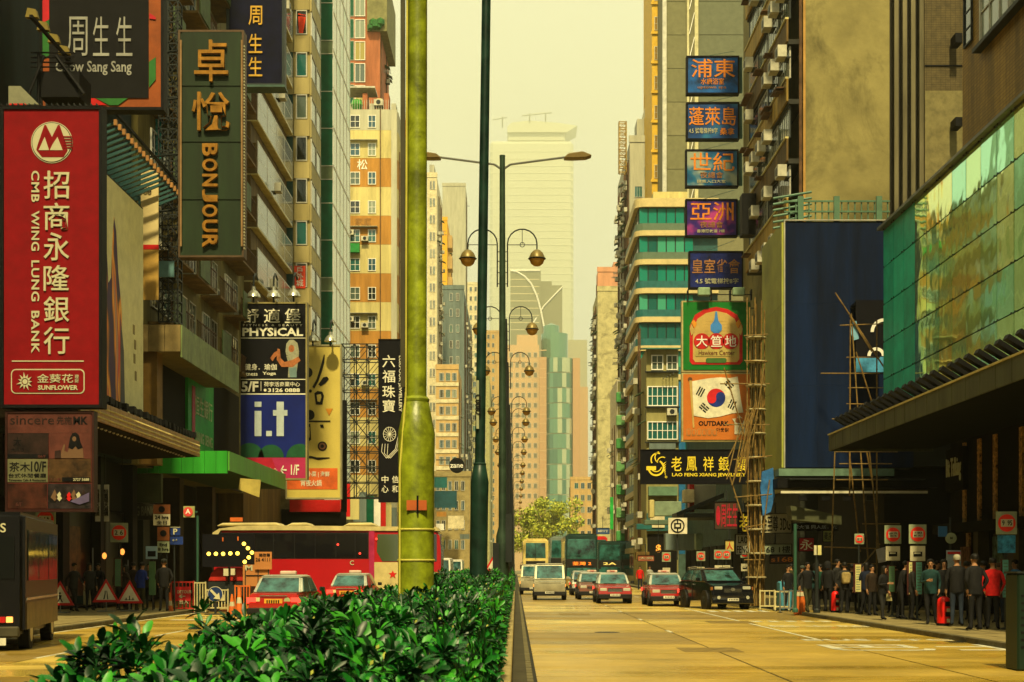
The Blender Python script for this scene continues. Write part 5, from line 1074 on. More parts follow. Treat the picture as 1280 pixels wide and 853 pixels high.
c0 = (895, 497.5); RR = 11.5; FR = M('flag_red', (.60, .015, .02), .5); FB = M('flag_blue', (.01, .03, .22), .5)
poly('flag_disc_red', FR, r, arcpts(*c0, RR, 165, 345), d, .045); poly('flag_disc_blue', FB, r, arcpts(*c0, RR, -15, 165), d, .045)
a = R(-15); h = RR/2; m1 = (c0[0]-h*math.cos(a), c0[1]-h*math.sin(a)); m2 = (c0[0]+h*math.cos(a), c0[1]+h*math.sin(a))
m = MB(); m.disc(X(m1[0], d), Z(m1[1], d), h/F*d, d-.075, d-.06, 16); m.build('flag_swirl', FR, r); m = MB(); m.disc(X(m2[0], d), Z(m2[1], d), h/F*d, d-.075, d-.06, 16); m.build('flag_swirl', FB, r)
for (cx_, cy_, an, br) in ((875.5, 490, -62, 0), (911, 481, 48, 1), (880, 510, 42, 1), (915, 506, -65, 2)):
    for k in (-1, 0, 1):
        u = (math.cos(R(an)), math.sin(R(an))); n_ = (-u[1], u[0]); ox, oy = cx_+n_[0]*k*3, cy_+n_[1]*k*3
        segs = [(-5.5, 5.5)] if (br == 0 or (br == 2 and k == 0) or (br == 1 and k == 0)) else [(-5.5, -.7), (.7, 5.5)]
        for s0, s1 in segs: poly('trigram_bar', BLK, r, [(ox+u[0]*s0+n_[0]*.8, oy+u[1]*s0+n_[1]*.8), (ox+u[0]*s1+n_[0]*.8, oy+u[1]*s1+n_[1]*.8), (ox+u[0]*s1-n_[0]*.8, oy+u[1]*s1-n_[1]*.8), (ox+u[0]*s0-n_[0]*.8, oy+u[1]*s0-n_[1]*.8)], d, .045)
poly('flag_pole', BUF, r, [(861.5, 476), (864.5, 476), (868, 535), (866, 535)], d, .035); m = MB(); m.disc(X(862.5, d), Z(474.5, d), 2.8/F*d, d-.05, d-.035, 12); m.build('pole_knob', M('print_brown3', (.12, .05, .02), .5), r)
ftext('OUTDARK', 873, 911, 526.5, 532.5, d, BLK, r, bold=.035, off=.03); ftext('아웃닭', 895, 911, 535, 540, d, BLK, r, off=.03)
poly('printed_bird', MC['flag_cream'], r, [(918, 543), (918, 528), (915, 524), (921, 523), (923, 519), (928, 523), (931, 530), (931, 543)], d, .045); rrect('printed_beard', M('print_orange_brown', (.35, .12, .03), .5), r, 919, 929, 523, 529, d, 2, .06)
for k in range(6): rrect('printed_chick', M('print_outline', (.40, .20, .06), .5), r, 858+k*6.5, 863.5+k*6.5, 536+(k % 2), 545, d, 2, .03); rrect('printed_chick_fill', MC['tangerine_panel'], r, 859+k*6.5, 862.5+k*6.5, 537+(k % 2), 544, d, 1.5, .045)
d = 84
r = board('jewellery_sign', 'long black horizontal sign with golden bird emblem and characters over the street', 'sign', 801, 940, 562, 605, d, BK2, .6, BK2, .05)
YL = M('golden_yellow_letter', (.80, .62, .04), .4, var=.08)
for ch, a in zip('老鳳祥銀樓', (839, 858, 879, 898, 920)): ftext(ch, a, a+13, 571, 589, d, YL, r, name='character', bold=.035)
ftext('LAO FENG XIANG JEWELLERY', 840, 932, 591.5, 597, d, YL, r, bold=.02)
for (cx_, cz_, r0_, a0, a1, w_) in ((820, 585, 10.5, -60, 190, 2.2), (820, 583, 7.4, 10, 150, 1.2), (822, 575, 9, 150, 290, 1.6), (826, 572, 8, 120, 250, 1.3), (828, 578, 7, 180, 300, 1.2)):
    pts = arcpts(cx_, cz_, r0_, a0, a1, 16)+arcpts(cx_, cz_, r0_-w_, a1, a0, 16); m = MB()
    for i in range(16):
        A, B_, C_, D_ = pts[i], pts[i+1], pts[32-i], pts[33-i]; m.prism([(X(p[0], d), Z(p[1], d)) for p in (A, B_, C_, D_)], d-.05, d-.02, 'y')
    m.build('emblem_feather', YL, r)
for k in range(7): poly('emblem_plume', YL, r, [(828+k*.6, 580+k*2.6), (833-k*.2, 577+k*2.8), (829+k*.5, 582+k*2.6)], d)
rect('emblem_body', YL, r, 808, 820, 583, 588, d); ftext('®', 831, 834, 595, 598, d, YL, r)
m = MB(); m.box(X(940, d), 15.1, d+.2, d+.4, Z(570, d), Z(567, d)); m.box(X(940, d), 15.1, d+.2, d+.4, Z(600, d), Z(597, d)); m.build('wall_bracket', DKSTEEL, r)
# --- next blocks on the right ---
d = 150
r = thing('teal_window_block', 'cream office block with rounded corner and ribbon windows of teal glass', 'building', (X(830, d), 157, 0))
x0, x1 = X(795, d), X(862, d); zt = Z(248, d)
B('core', M('core_dark', (.02, .08, .08), .5), r, (x0+.6, x1+3, d+.6, d+14, 0, zt-.5))
def rounded(name, mat, z0, z1, out=0): 
    pts = [(x1+3, d-out)]+[(x0+1.0-(1.0+out)*math.sin(R(t)), d+1.0-(1.0+out)*math.cos(R(t))) for t in range(0, 91, 18)]+[(x0-out, d+14), (x1+3, d+14)]
    m = MB(); m.prism(pts[::-1], z0, z1, 'z'); return m.build(name, mat, r)
CB = M('cream_band', (.55, .44, .20), .6, var=.08, dirt=.2); GB = M('grey_teal_band', (.10, .15, .10), .5, var=.1); TB = M('teal_band', (.02, .12, .12), .4)
rounded('band', CB, zt-.9, zt, .1)
for k in range(13):
    z = zt-.9-3.0*(k+1); rounded('spandrel', GB if k < 2 else TB, z+.55, z+1.30, 0); rounded('band', CB, z, z+.549, .1)
    for j in range(6): window(r, x0+.35+j*.95, d+.35, z+1.32, .92, 1.66, 0, 1, 1, DKSTEEL, random.choice([glass('lively_teal_glass', (.01, .20, .15), .08), G_TEAL, glass('pale_teal_glass', (.05, .30, .20), .1)]), .05, .04)
    for j in range(4): window(r, x0+.35, d+3.6+j*3, z+1.32, 2.7, 1.66, -1, 2, 1, DKSTEEL, G_TEAL, .05, .04)
B('roof_box', CRM, r, (x0+2, x1, d+2, d+6, zt+.002, zt+1.2))
d = 176
r = thing('tall_grey_tower', 'tall grey olive tower of plain panels behind the column of club signs', 'building', (X(880, d), 184, 0))
PAN = [M('grey_olive_panel', (.17, .16, .08), .7, var=.1), M('grey_olive_panel2', (.15, .145, .07), .7, var=.1)]
B('wall', PAN[0], r, (X(828, d), X(975, d), d, d+14, 0, 84))
for k in range(20):
    z = Z(214, d)-8+4.1*k; B('panel', random.choice(PAN), r, (X(834, d), X(857, d), d-.06, d-.001, z+.04, z+4.06)); B('panel', M('deep_grey_green_panel', (.115, .125, .075), .7, var=.1), r, (X(873.5, d), X(960, d), d-.10, d-.001, z+.04, z+4.06))  # right-hand panels are a deeper grey green
B('pale_rib', M('pale_rib', (.50, .46, .25), .6), r, (X(858.5, d), X(861, d), d-.3, d-.001, 0, 84), (X(868, d), X(872.5, d), d-.3, d-.001, 0, 84)); B('rib', ALU, r, (X(828, d), X(833, d), d-.2, d-.001, 38, 84))
m = MB()
for k in range(26): m.cyl((X(861.5, d), d-.2, 10+3*k), (X(867.8, d), d-.2, 12.6+3*k), .06, n=4)
m.build('lattice_strip', WHITE, r)
d = 182
YT = M('golden_wall', (.62, .38, .03), .6, var=.1)
r = thing('golden_tower', 'narrow golden yellow tower strip with small windows beside the grey tower', 'building', (X(821, d), 188, 0))
B('wall', YT, r, (X(815, d), X(829, d), d, d+12, 0, 90)); 
for k in range(22): window(r, X(818, d), d, Z(218, d)-8+3.74*k, 11/F*d, 1.7, 0, 3, 2, ALU, glass('amber_glass', (.25, .15, .02), .15), .08, .06); B('wall_band', YT, r, (X(813.5, d), X(829.5, d), d-.2, d-.001, Z(218, d)-8.5+3.74*k, Z(218, d)-8.15+3.74*k))
d = 192
r = far_block('tower_block', 'pale tower with stepped roof and shaggy air conditioner clad side on the right', 787, 816, 772, 178, d, GREYW, None, s=-1, ncl=230)
B('roof_hut', GREYW, r, (X(797, d), X(812, d), d+1, d+5, Z(178, d)+.903, Z(146, d))); B('roof_hut', CREAM, r, (X(806, d), X(816, d), d, d+4, Z(146, d)+.01, Z(135, d)))
for (a, b, c_) in ((805, 207, 6), (793, 232, 10), (790, 262, 18), (795, 330, 10)): window(r, X(a, d), d, Z(b, d)-1.6, c_/F*d, 1.5, 0, 3, 1, ALU, G_TEAL)
lattice(r, 774, 783, 152, 215, d, 1, 9, .12, YSP, 'roof_frame', .9); lattice(r, 806, 811, 120, 135, d, 1, 3, .1, YSP, 'mast')
far_block('tower_block', 'salmon topped block with stained blank wall farther down the right side', 747, 775, 741, 364, 265, M('stained_cream_blank', (.45, .40, .20), .85, var=.15, dirt=.8), None, s=-1, ncl=170)
r = far_block('rooftop_block', 'salmon pink stair tower crowning the stained blank wall', 747, 767, 746, 340, 268, PINK, None, s=-1, ncl=4, cat='building'); B('upper_step', PINK, r, (X(767, 268), X(774, 268), 268.5, 274, Z(362, 268), Z(327, 268)))
d = 200
r = thing('green_banded_block', 'small block with alternating green and cream balcony bands on the right', 'building', (X(780, d), 206, 0))
B('wall', CREAM, r, (X(771, d), X(794, d), d, d+14, 0, Z(475, d)))
for k in range(7):
    z = Z(475, d)-3.2*(k+1); B('balcony_band', [M('balcony_green', (.06, .28, .07), .6, dirt=.3), M('balcony_green_pale', (.14, .34, .12), .6, dirt=.3)][k % 2], r, (X(770, d), X(789, d), d-.8, d-.001, z, z+1.4), bevel=.08)
    window(r, X(771.5, d), d-.25, z+1.42, 17/F*d, 1.55, 0, 5, 1, ALU, glass('olive_pane', (.20, .18, .06), .2)); 
clutter(r, X(771, d), d+1, d+13, 3, 22, -1, 25); B('green_banner', M('banner_green', (.02, .4, .06), .5), r, (X(762, d), X(766, d), d-1, d-.9, Z(662, d), Z(622, d))); B('red_plate', RED, r, (X(783, d), X(788, d), d-1.4, d-1.2, Z(595, d), Z(575, d)))
d = 128
r = thing('olive_walkup', 'small olive walk up block with a teal awning roof and white casement windows', 'building', (X(833, d), 134, 0))
B('wall', M('olive_cream_wall', (.30, .27, .10), .7, var=.15, dirt=.4, streak=True), r, (X(808, d), X(848, d), d, d+14, 0, Z(437, d))); m = MB(); m.prism([(d-1.0, Z(437, d)), (d+3, Z(429, d)), (d+3, Z(431, d)), (d-1.0, Z(438.5, d))], X(803, d), X(851, d), 'x'); m.build('awning_roof', M('roof_teal', (.05, .16, .12), .5), r)
for (a, b, y0, y1, n) in ((814, 829, 444, 463, 2), (833, 847, 444, 463, 2), (809, 847, 483, 508, 6), (809, 847, 527, 550, 6), (811, 845, 575, 590, 5)): window(r, X(a, d), d, Z(y1, d), (b-a)/F*d, (y1-y0)/F*d, 0, n, 2, WHITE, random.choice([G_TEAL, G_GREY]), .12, .09)
for y in (466, 510, 554): B('floor_ledge', DKSTEEL, r, (X(806, d), X(849, d), d-.35, d-.001, Z(y, d), Z(y-1.3, d)))
ac(r, X(833, d), d, Z(520, d), 0, 1.1); B('drying_frame', STEEL, r, *[(X(828+k*4, d), X(829+k*4, d), d-1.0, d-.1, Z(475-k*2, d), Z(474-k*2, d)) for k in range(4)]); B('sign_strip', BLUEG, r, (X(811, d), X(844, d), d-.5, d-.36, Z(562, d), Z(555, d))); clutter(r, X(808, d), d+.5, d+13, 3, 24, -1, 20)
B('blue_side', M('bright_blue_panel', (.02, .16, .36), .5, var=.2), r, (X(848, d)+.01, X(856, d), d-.3, d+3, 3, Z(478, d)))
B('shop_opening', SHADOW, r, (X(809, d), X(846, d), d-.1, d-.001, .15, Z(668, d))); B('shop_board', M('teal_shop_board', (.03, .12, .12), .5, var=.3), r, (X(808, d), X(850, d), d-.5, d-.11, Z(664, d), Z(642, d))); B('shop_board', CREAM, r, (X(812, d), X(830, d), d-.6, d-.51, Z(660, d), Z(646, d))); B('shop_board', M('pale_green_board', (.12, .22, .14), .5), r, (X(810, d), X(846, d), d-.7, d-.001, Z(620, d), Z(609, d)))
# street-level shops on the right
r = thing('shop_row', 'right hand row of shops with layered canopies and hanging boards below the black gold sign', 'building', (17, 110, 0))
B('wall', M('dark_teal_shop_wall', (.035, .07, .06), .7, var=.3), r, (15.1, 24, 95.2, 127.8, 0, 13)); B('wall_far', M('dark_teal_shop_wall2', (.05, .09, .07), .7, var=.3), r, (15.2, 24, 142.1, 149.5, 0, 12)); B('wall_mid', MC['dark_teal_shop_wall'], r, (11.9, 24, 120, 127.7, 0, 7.5)) if False else None  # walls of the row in two dark teals
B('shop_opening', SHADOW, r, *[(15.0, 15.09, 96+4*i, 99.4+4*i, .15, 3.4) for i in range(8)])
for (p0, p1, y0, y1, dd, c) in ((812, 818, 625, 647, 104, CRM), (818, 852, 627, 645, 104.3, M('canopy_pale_teal', (.20, .27, .18), .5)), (832, 868, 667, 688, 97, BLUEG), (870, 878, 667, 687, 99, M('pale_aqua', (.2, .3, .26), .5)), (806, 850, 650, 656, 108, GB), (855, 868, 612, 628, 96, CREAM), (796, 815, 655, 662, 118, TB), (795, 812, 690, 700, 116, SPAN), (862, 868, 600, 640, 97, RED), (868, 895, 606, 636, 98.5, GREYW)):
    B('canopy_box', c, r, (X(p0, dd), X(p1, dd), dd, dd+1.2, Z(y1, dd), Z(y0, dd)), bevel=.03)
B('canopy_top', DKSTEEL, r, (X(845, 100), 15.1, 95.4, 101, Z(650, 100), Z(645, 100))); m = MB(); m.prism([(X(846, 96), Z(646, 96)), (X(905, 96), Z(622, 96)), (X(905, 96), Z(616, 96)), (X(846, 96), Z(641, 96))], 96, 99, 'y'); m.build('slanted_awning', DKSTEEL, r)
d = 93
r = thing('bank_logo_sign', 'cream square sign with a round coin emblem over the right shops', 'sign', (X(847, d), d, 3)); B('face', M('logo_cream', (.66, .62, .45), .5), r, (X(835.5, d), X(859, d), d, d+.2, Z(667.5, d), Z(647.5, d)))
for k in range(24): 
    a0, a1 = k*15, k*15+15; pts = arcpts(847, 657.5, 8.8, a0, a1, 1)+arcpts(847, 657.5, 7.2, a1, a0, 1); poly('coin_ring', BLK, r, pts, d, .01)
rect('coin_bar', BLK, r, 846.2, 847.8, 650, 665, d); rect('coin_box', BLK, r, 842.5, 851.5, 654, 661, d, .02); rect('coin_hole', MC['logo_cream'], r, 844.5, 849.5, 656, 659, d, .035)
m = MB(); m.box(X(847, d)-.04, X(847, d)+.04, d+.2, d+.25, Z(700, d), Z(667, d)); m.build('post', DKSTEEL, r)
for (nm_, lab, p0, p1, y0, y1, dd, face, txt, tc) in (
  ('shop_sign', 'dark brown sign with an oval mark left of the bamboo bundle', 893, 924, 627, 662, 80, M('brown_sign', (.06, .035, .02), .5), '●周生生', MC['deep_red_print']),
  ('shop_sign', 'narrow black sign with one golden character behind the bamboo bundle', 922, 938, 640, 667, 66, BK2, '老', YL),
  ('shop_sign', 'white panel with small dark capitals behind the bamboo bundle', 919, 938, 668, 694, 66.4, GREYW, 'LAO\nFENG', BLK),
  ('shop_sign', 'pale beige shop sign with soft black lettering right of the bamboo bundle', 950, 990, 642, 667, 63, M('beige_sign', (.36, .33, .20), .5), '金至尊 3DG', BLK),
  ('shop_sign', 'pale green sign with the number 368 right of the bamboo bundle', 950, 990, 680, 694, 63.2, M('sage_sign', (.26, .30, .20), .5), '368 1樓', BLK),
  ('shop_sign', 'small orange lettered sign below the 368 sign', 962, 993, 694, 705, 63.4, M('brown_sign2', (.07, .04, .03), .5), 's168', GOR),
  ('shop_sign', 'black fascia with pale blue characters under the billboard ledge', 990, 1048, 654, 664, 61.5, BK2, '周大福 同人居，光', M('pale_blue_letter', (.45, .52, .6), .4)),
  ('shop_sign', 'small lit green square sign below the fascia with pale characters', 1028, 1042, 663, 678, 60.5, M('lime_panel', (.42, .48, .16), .5), '藥房', DKSTEEL),
  ('shop_sign', 'red sign fragment beside the green street post', 998, 1018, 672, 690, 61, MC['deep_red_print'], '永', WL_),
  ('shop_sign', 'small white notice hung in the dark shopfront', 1068, 1082, 669, 679, 61.2, GREYW, '出租', BLK),
  ('shop_sign', 'round cornered yellow sign with a person print by the bus stop discs', 906, 918, 675, 690, 78, M('yellow_ad', (.5, .4, .1), .5), '人', RED),
  ('shop_sign', 'brown strip sign far right behind the taxis', 797, 818, 694, 702, 104, M('rust_sign', (.28, .08, .04), .5), '大同', LET),
  ('shop_sign', 'blue white sign at the far end of the right pavement', 745, 762, 660, 668, 170, M('blue_board', (.03, .08, .2), .5), '銀行', WL_)):
    r = board(nm_, lab, 'sign', p0, p1, y0, y1, dd, face, .2, BK2, .03); ftext(txt, p0+2, p1-2, y0+2.5, y1-2.5, dd, tc, r); B('hanger', DKSTEEL, r, (X((p0+p1)/2, dd)-.03, X((p0+p1)/2, dd)+.03, dd+.21, dd+.26, Z(y0, dd), Z(y0-14, dd)))
r = thing('dollar_sign', 'glowing orange dollar symbol hanging over the right shops', 'sign', (X(823, 100), 100, 3)); ptext('$', 823, 686, 12, 100, M('dollar_glow', (1, .35, .03), emit=1.3), r, bold=.03, depth=.1); B('hanger', DKSTEEL, r, (X(823, 100)-.02, X(823, 100)+.02, 100.05, 100.1, Z(682, 100), Z(650, 100)))
# ================= the far end of the avenue =================
d = 1200
r = thing('office_tower', 'salmon tan stepped tower with a curved green glass bay closing the avenue', 'tower', (X(680, d), 1225, 0))
TT = M('hazed_tan_tower_wall', (.56, .36, .18), .7, var=.06); TD = M('tan_tower_side', (.48, .27, .13), .7, var=.06)  # tan wall paled in colour to carry part of the distance haze
B('left_wing', TT, r, (X(622, d), X(674, d), d+1, d+50, 0, Z(431, d))); B('shoulder', TT, r, (X(646, d), X(672, d), d+3, d+40, Z(431, d)+.01, Z(418, d))); B('left_pier', TD, r, (X(674.1, d), X(683, d), d-3, d+45, 0, Z(447, d))); B('right_pier', TD, r, (X(716, d), X(725, d), d-1, d+40, 0, Z(448, d))); B('back_wing', TT, r, (X(720, d), X(738, d), d+41, d+80, 0, Z(476, d)))
gm_ = [glass('tower_glass_green', (.10, .26, .17), .12, metal=.5), glass('tower_glass_dark', (.05, .17, .12), .12, metal=.5), glass('tower_glass_pale', (.45, .50, .32), .12, metal=.5)]
for i in range(9):
    a0, a1 = math.pi*(i/9), math.pi*((i+1)/9); cxw = X(699.5, d); rw = (X(716, d)-X(683, d))/2-.1; N = 18; H = Z(447, d)
    p = [(cxw-rw*math.cos(a), d+2-rw*.75*math.sin(a)) for a in (a0, a1)]
    for k in range(14):
        m = MB(); m.prism([p[0], p[1], (cxw, d+6)], k*H/14, (k+1)*H/14-.8, 'z'); m.build('bay_glass', random.choice(gm_[:2] if i < 3 else gm_), r)
m = MB(); m.lathe([(X(713, d)-X(696, d), 0), (X(713, d)-X(696, d), Z(413, d)-Z(447, d))], (X(694, d), d+22, Z(447, d)), n=20); m.build('glass_drum', gm_[0], r); m = MB(); m.lathe([(X(706, d)-X(696, d), 0), (X(706, d)-X(696, d), Z(402, d)-Z(413, d)), (.1, Z(398, d)-Z(413, d))], (X(690, d), d+24, Z(413, d)), n=20); m.build('drum_cap', gm_[0], r)
wm = win_mesh(3.0, 4.0, 1, 1, ALU, glass('small_dark_pane', (.12, .10, .05), .3), .3, .3)
for i in range(6):
    for k in range(15): put('window', wm, r, (X(629+i*7.6, d), d+1, Z(434+12.6*(k+1), d)))
for k in range(24): B('pier_line', TT, r, (X(674.2, d), X(683.1, d), d-3.2, d-3.01, 8+k*7.6, 8.8+k*7.6))
d = 1650
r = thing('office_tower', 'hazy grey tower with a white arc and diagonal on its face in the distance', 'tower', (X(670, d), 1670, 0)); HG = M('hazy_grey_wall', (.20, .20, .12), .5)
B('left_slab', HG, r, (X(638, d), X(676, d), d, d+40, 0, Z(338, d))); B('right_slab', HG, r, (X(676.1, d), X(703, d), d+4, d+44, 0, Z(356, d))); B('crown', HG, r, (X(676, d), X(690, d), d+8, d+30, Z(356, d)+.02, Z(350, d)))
m = MB(); m.tube([(X(638+a, d), d-.6, Z(b, d)) for a, b in ((0, 338.5), (8, 340), (18, 346), (26, 355), (33, 370), (38, 388), (43, 414))], 1.1, 5); m.tube([(X(703, d), d+3, Z(358, d)), (X(680, d), d+3, Z(382, d)), (X(666, d), d-.5, Z(405, d))], .9, 5); m.tube([(X(638, d), d-.5, Z(338.5, d)), (X(675, d), d-.5, Z(338.5, d))], 1, 5); m.build('white_rib', WHITE, r)
for k in range(8): B('floor_line', CREAM, r, (X(638, d), X(674, d), d-.3, d-.01, Z(350+k*9, d), Z(349+k*9, d)))
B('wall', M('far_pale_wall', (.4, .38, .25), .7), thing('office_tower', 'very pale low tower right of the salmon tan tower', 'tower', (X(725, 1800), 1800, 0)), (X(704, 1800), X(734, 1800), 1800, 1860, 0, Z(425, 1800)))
d = 2900
r = thing('skyscraper', 'giant skyscraper almost lost in the haze with cranes on its roof', 'skyscraper', (X(665, d), 2940, 0)); SKM = M('hazed_skyscraper_glass', (.52, .54, .43), .4, var=.05)  # pale shaft and floor line colours carry part of the haze
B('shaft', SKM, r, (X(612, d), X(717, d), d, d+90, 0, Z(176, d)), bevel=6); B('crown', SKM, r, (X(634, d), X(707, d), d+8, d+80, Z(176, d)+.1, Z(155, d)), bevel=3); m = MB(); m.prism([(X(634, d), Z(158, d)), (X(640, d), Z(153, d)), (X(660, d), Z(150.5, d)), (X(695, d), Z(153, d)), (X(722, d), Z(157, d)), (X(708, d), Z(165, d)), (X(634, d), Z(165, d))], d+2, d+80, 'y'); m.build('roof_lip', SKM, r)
m = MB(); m.tube([(X(652, d), d, Z(145, d)), (X(690, d), d, Z(141, d))], 1.3, 5); m.tube([(X(662, d), d, Z(152, d)), (X(662, d), d, Z(142, d))], 1.3, 5); m.tube([(X(682, d), d, Z(152, d)), (X(682, d), d, Z(141, d))], 1.3, 5); m.tube([(X(628, d), d, Z(160, d)), (X(628, d), d, Z(146, d))], 1.3, 5); m.tube([(X(616, d), d, Z(150, d)), (X(634, d), d, Z(147, d))], 1.1, 5); m.build('crane', STEEL, r)
for k in range(24): B('floor_line', M('hazed_skyscraper_line', (.57, .59, .47), .4, var=0), r, (X(612.5, d), X(716.5, d), d-.6, d-.01, Z(190+k*9, d), Z(188.8+k*9, d)))
# trees
def tree(label, x, y, h, w_, seed, leafm, n=2600, ls=.5, trunk_h=.35):
    rs = np.random.default_rng(seed); r = thing('street_tree', label, 'tree', (x, y, 0), 'street trees at the far end')
    m = MB(); m.cyl((x, y, 0), (x, y, h*trunk_h), .28, .2, 8)
    cl = []
    for i in range(7):
        a = i*2.4; e = Vector((x+math.cos(a)*w_*.3, y+math.sin(a)*w_*.3, h*(trunk_h+.2+.06*i))); m.cyl((x, y, h*trunk_h*.9), e, .13, .05, 6); cl.append(e)
    m.build('trunk', M('bark', (.08, .06, .03), .9), r)
    cs = [(x+rs.normal(0, w_*.22), y+rs.normal(0, w_*.2), h*rs.uniform(trunk_h, .9), rs.uniform(.14, .26)*w_) for _ in range(16)]
    V = []; Fc = []; Mi = []
    for k in range(n):
        c = cs[rs.integers(0, len(cs))]; u = rs.normal(0, 1, 3); u /= np.linalg.norm(u); p = np.array(c[:3])+u*c[3]*rs.uniform(.6, 1.05); a = rs.normal(0, 1, 3); a /= np.linalg.norm(a); b = np.cross(a, u); b /= np.linalg.norm(b)+1e-9; s = ls*rs.uniform(.5, 1.1)
        i = len(V); V += [p-a*s, p+b*s*.5, p+a*s, p-b*s*.5]; Fc.append((i, i+1, i+2, i+3)); Mi.append(int(rs.integers(0, len(leafm))))
    me = bpy.data.meshes.new('crown'); me.from_pydata([tuple(v-np.array([x, y, 0])) for v in V], [], Fc); [me.materials.append(q) for q in leafm]; me.polygons.foreach_set('material_index', Mi); me.update(); tag(put('crown', me, r, (x, y, 0)), kind=None)
LF = [M('tree_yellow_green', (.34, .38, .03), .6, var=.2), M('tree_olive_green', (.20, .26, .02), .6, var=.2), M('tree_lime', (.48, .50, .06), .6, var=.2)]
tree('broad yellow green street tree filling the foot of the salmon tan tower', X(690, 360), 360, Z(612, 360), 11.5, 3, LF, 3200)
tree('smaller street tree left of the broad one behind the lamp posts', X(664, 330), 330, Z(632, 330), 9, 4, LF, 1800)
tree('low street tree right of the broad one above the buses', X(712, 330), 330, Z(640, 330), 8, 6, LF, 1600)
tree('distant low tree behind the cream double deck bus', X(660, 420), 420, Z(645, 420), 10, 8, LF, 1500)
far_block('low_block', 'low pale block at the foot of the towers on the right', 713, 745, 712, 600, 420, TAN, 3.5, (718, 726, 734), 5, s=-1, ncl=10)
# ================= vehicles =================
CARG = M('car_glass', (.025, .085, .085), .05, var=.95, scale=2.2, spec=.5); TYRE = M('tyre_rubber', (.006, .006, .006), .8); RIM = M('wheel_rim', (.35, .34, .28), .3, .7); CHR = M('chrome_trim', (.5, .5, .42), .2, .8)  # car glass: colour noise imitates reflections and the darker cabin
HL = M('headlamp_lens', (.50, .50, .38), .15, .2); TL = M('tail_lamp_lens', (.45, .01, .01), .2); TLE = M('tail_lamp_lit', (1, .04, .02), emit=2.2); PLT = M('plate_white', (.60, .58, .45), .5); PLTY = M('plate_amber', (.60, .30, .03), .5)
AMB = M('indicator_amber', (1, .30, .04), emit=1.6); PLASTIC = M('black_plastic', (.010, .010, .010), .6)
def wheel(r, x, y, rad, wd=.2):
    t = MB(Matrix.Translation((x, y, rad))); s = 1 if x > 0 else -1
    t.cyl((-wd/2, 0, 0), (wd/2, 0, 0), rad, n=20); o = t.build('tyre', TYRE, r, local=True, bevel=.02)
    q = MB(Matrix.Translation((x, y, rad))); q.cyl((s*wd*.35, 0, 0), (s*(wd/2+.012), 0, 0), rad*.62, rad*.58, 16)
    for k in range(8): a = math.pi*k/4; q.cyl((s*(wd/2+.012), rad*.15*math.cos(a), rad*.15*math.sin(a)), (s*(wd/2+.02), rad*.52*math.cos(a), rad*.52*math.sin(a)), .03, .02, 4, 1)
    q.build('rim', [RIM, DKSTEEL], o, local=True)
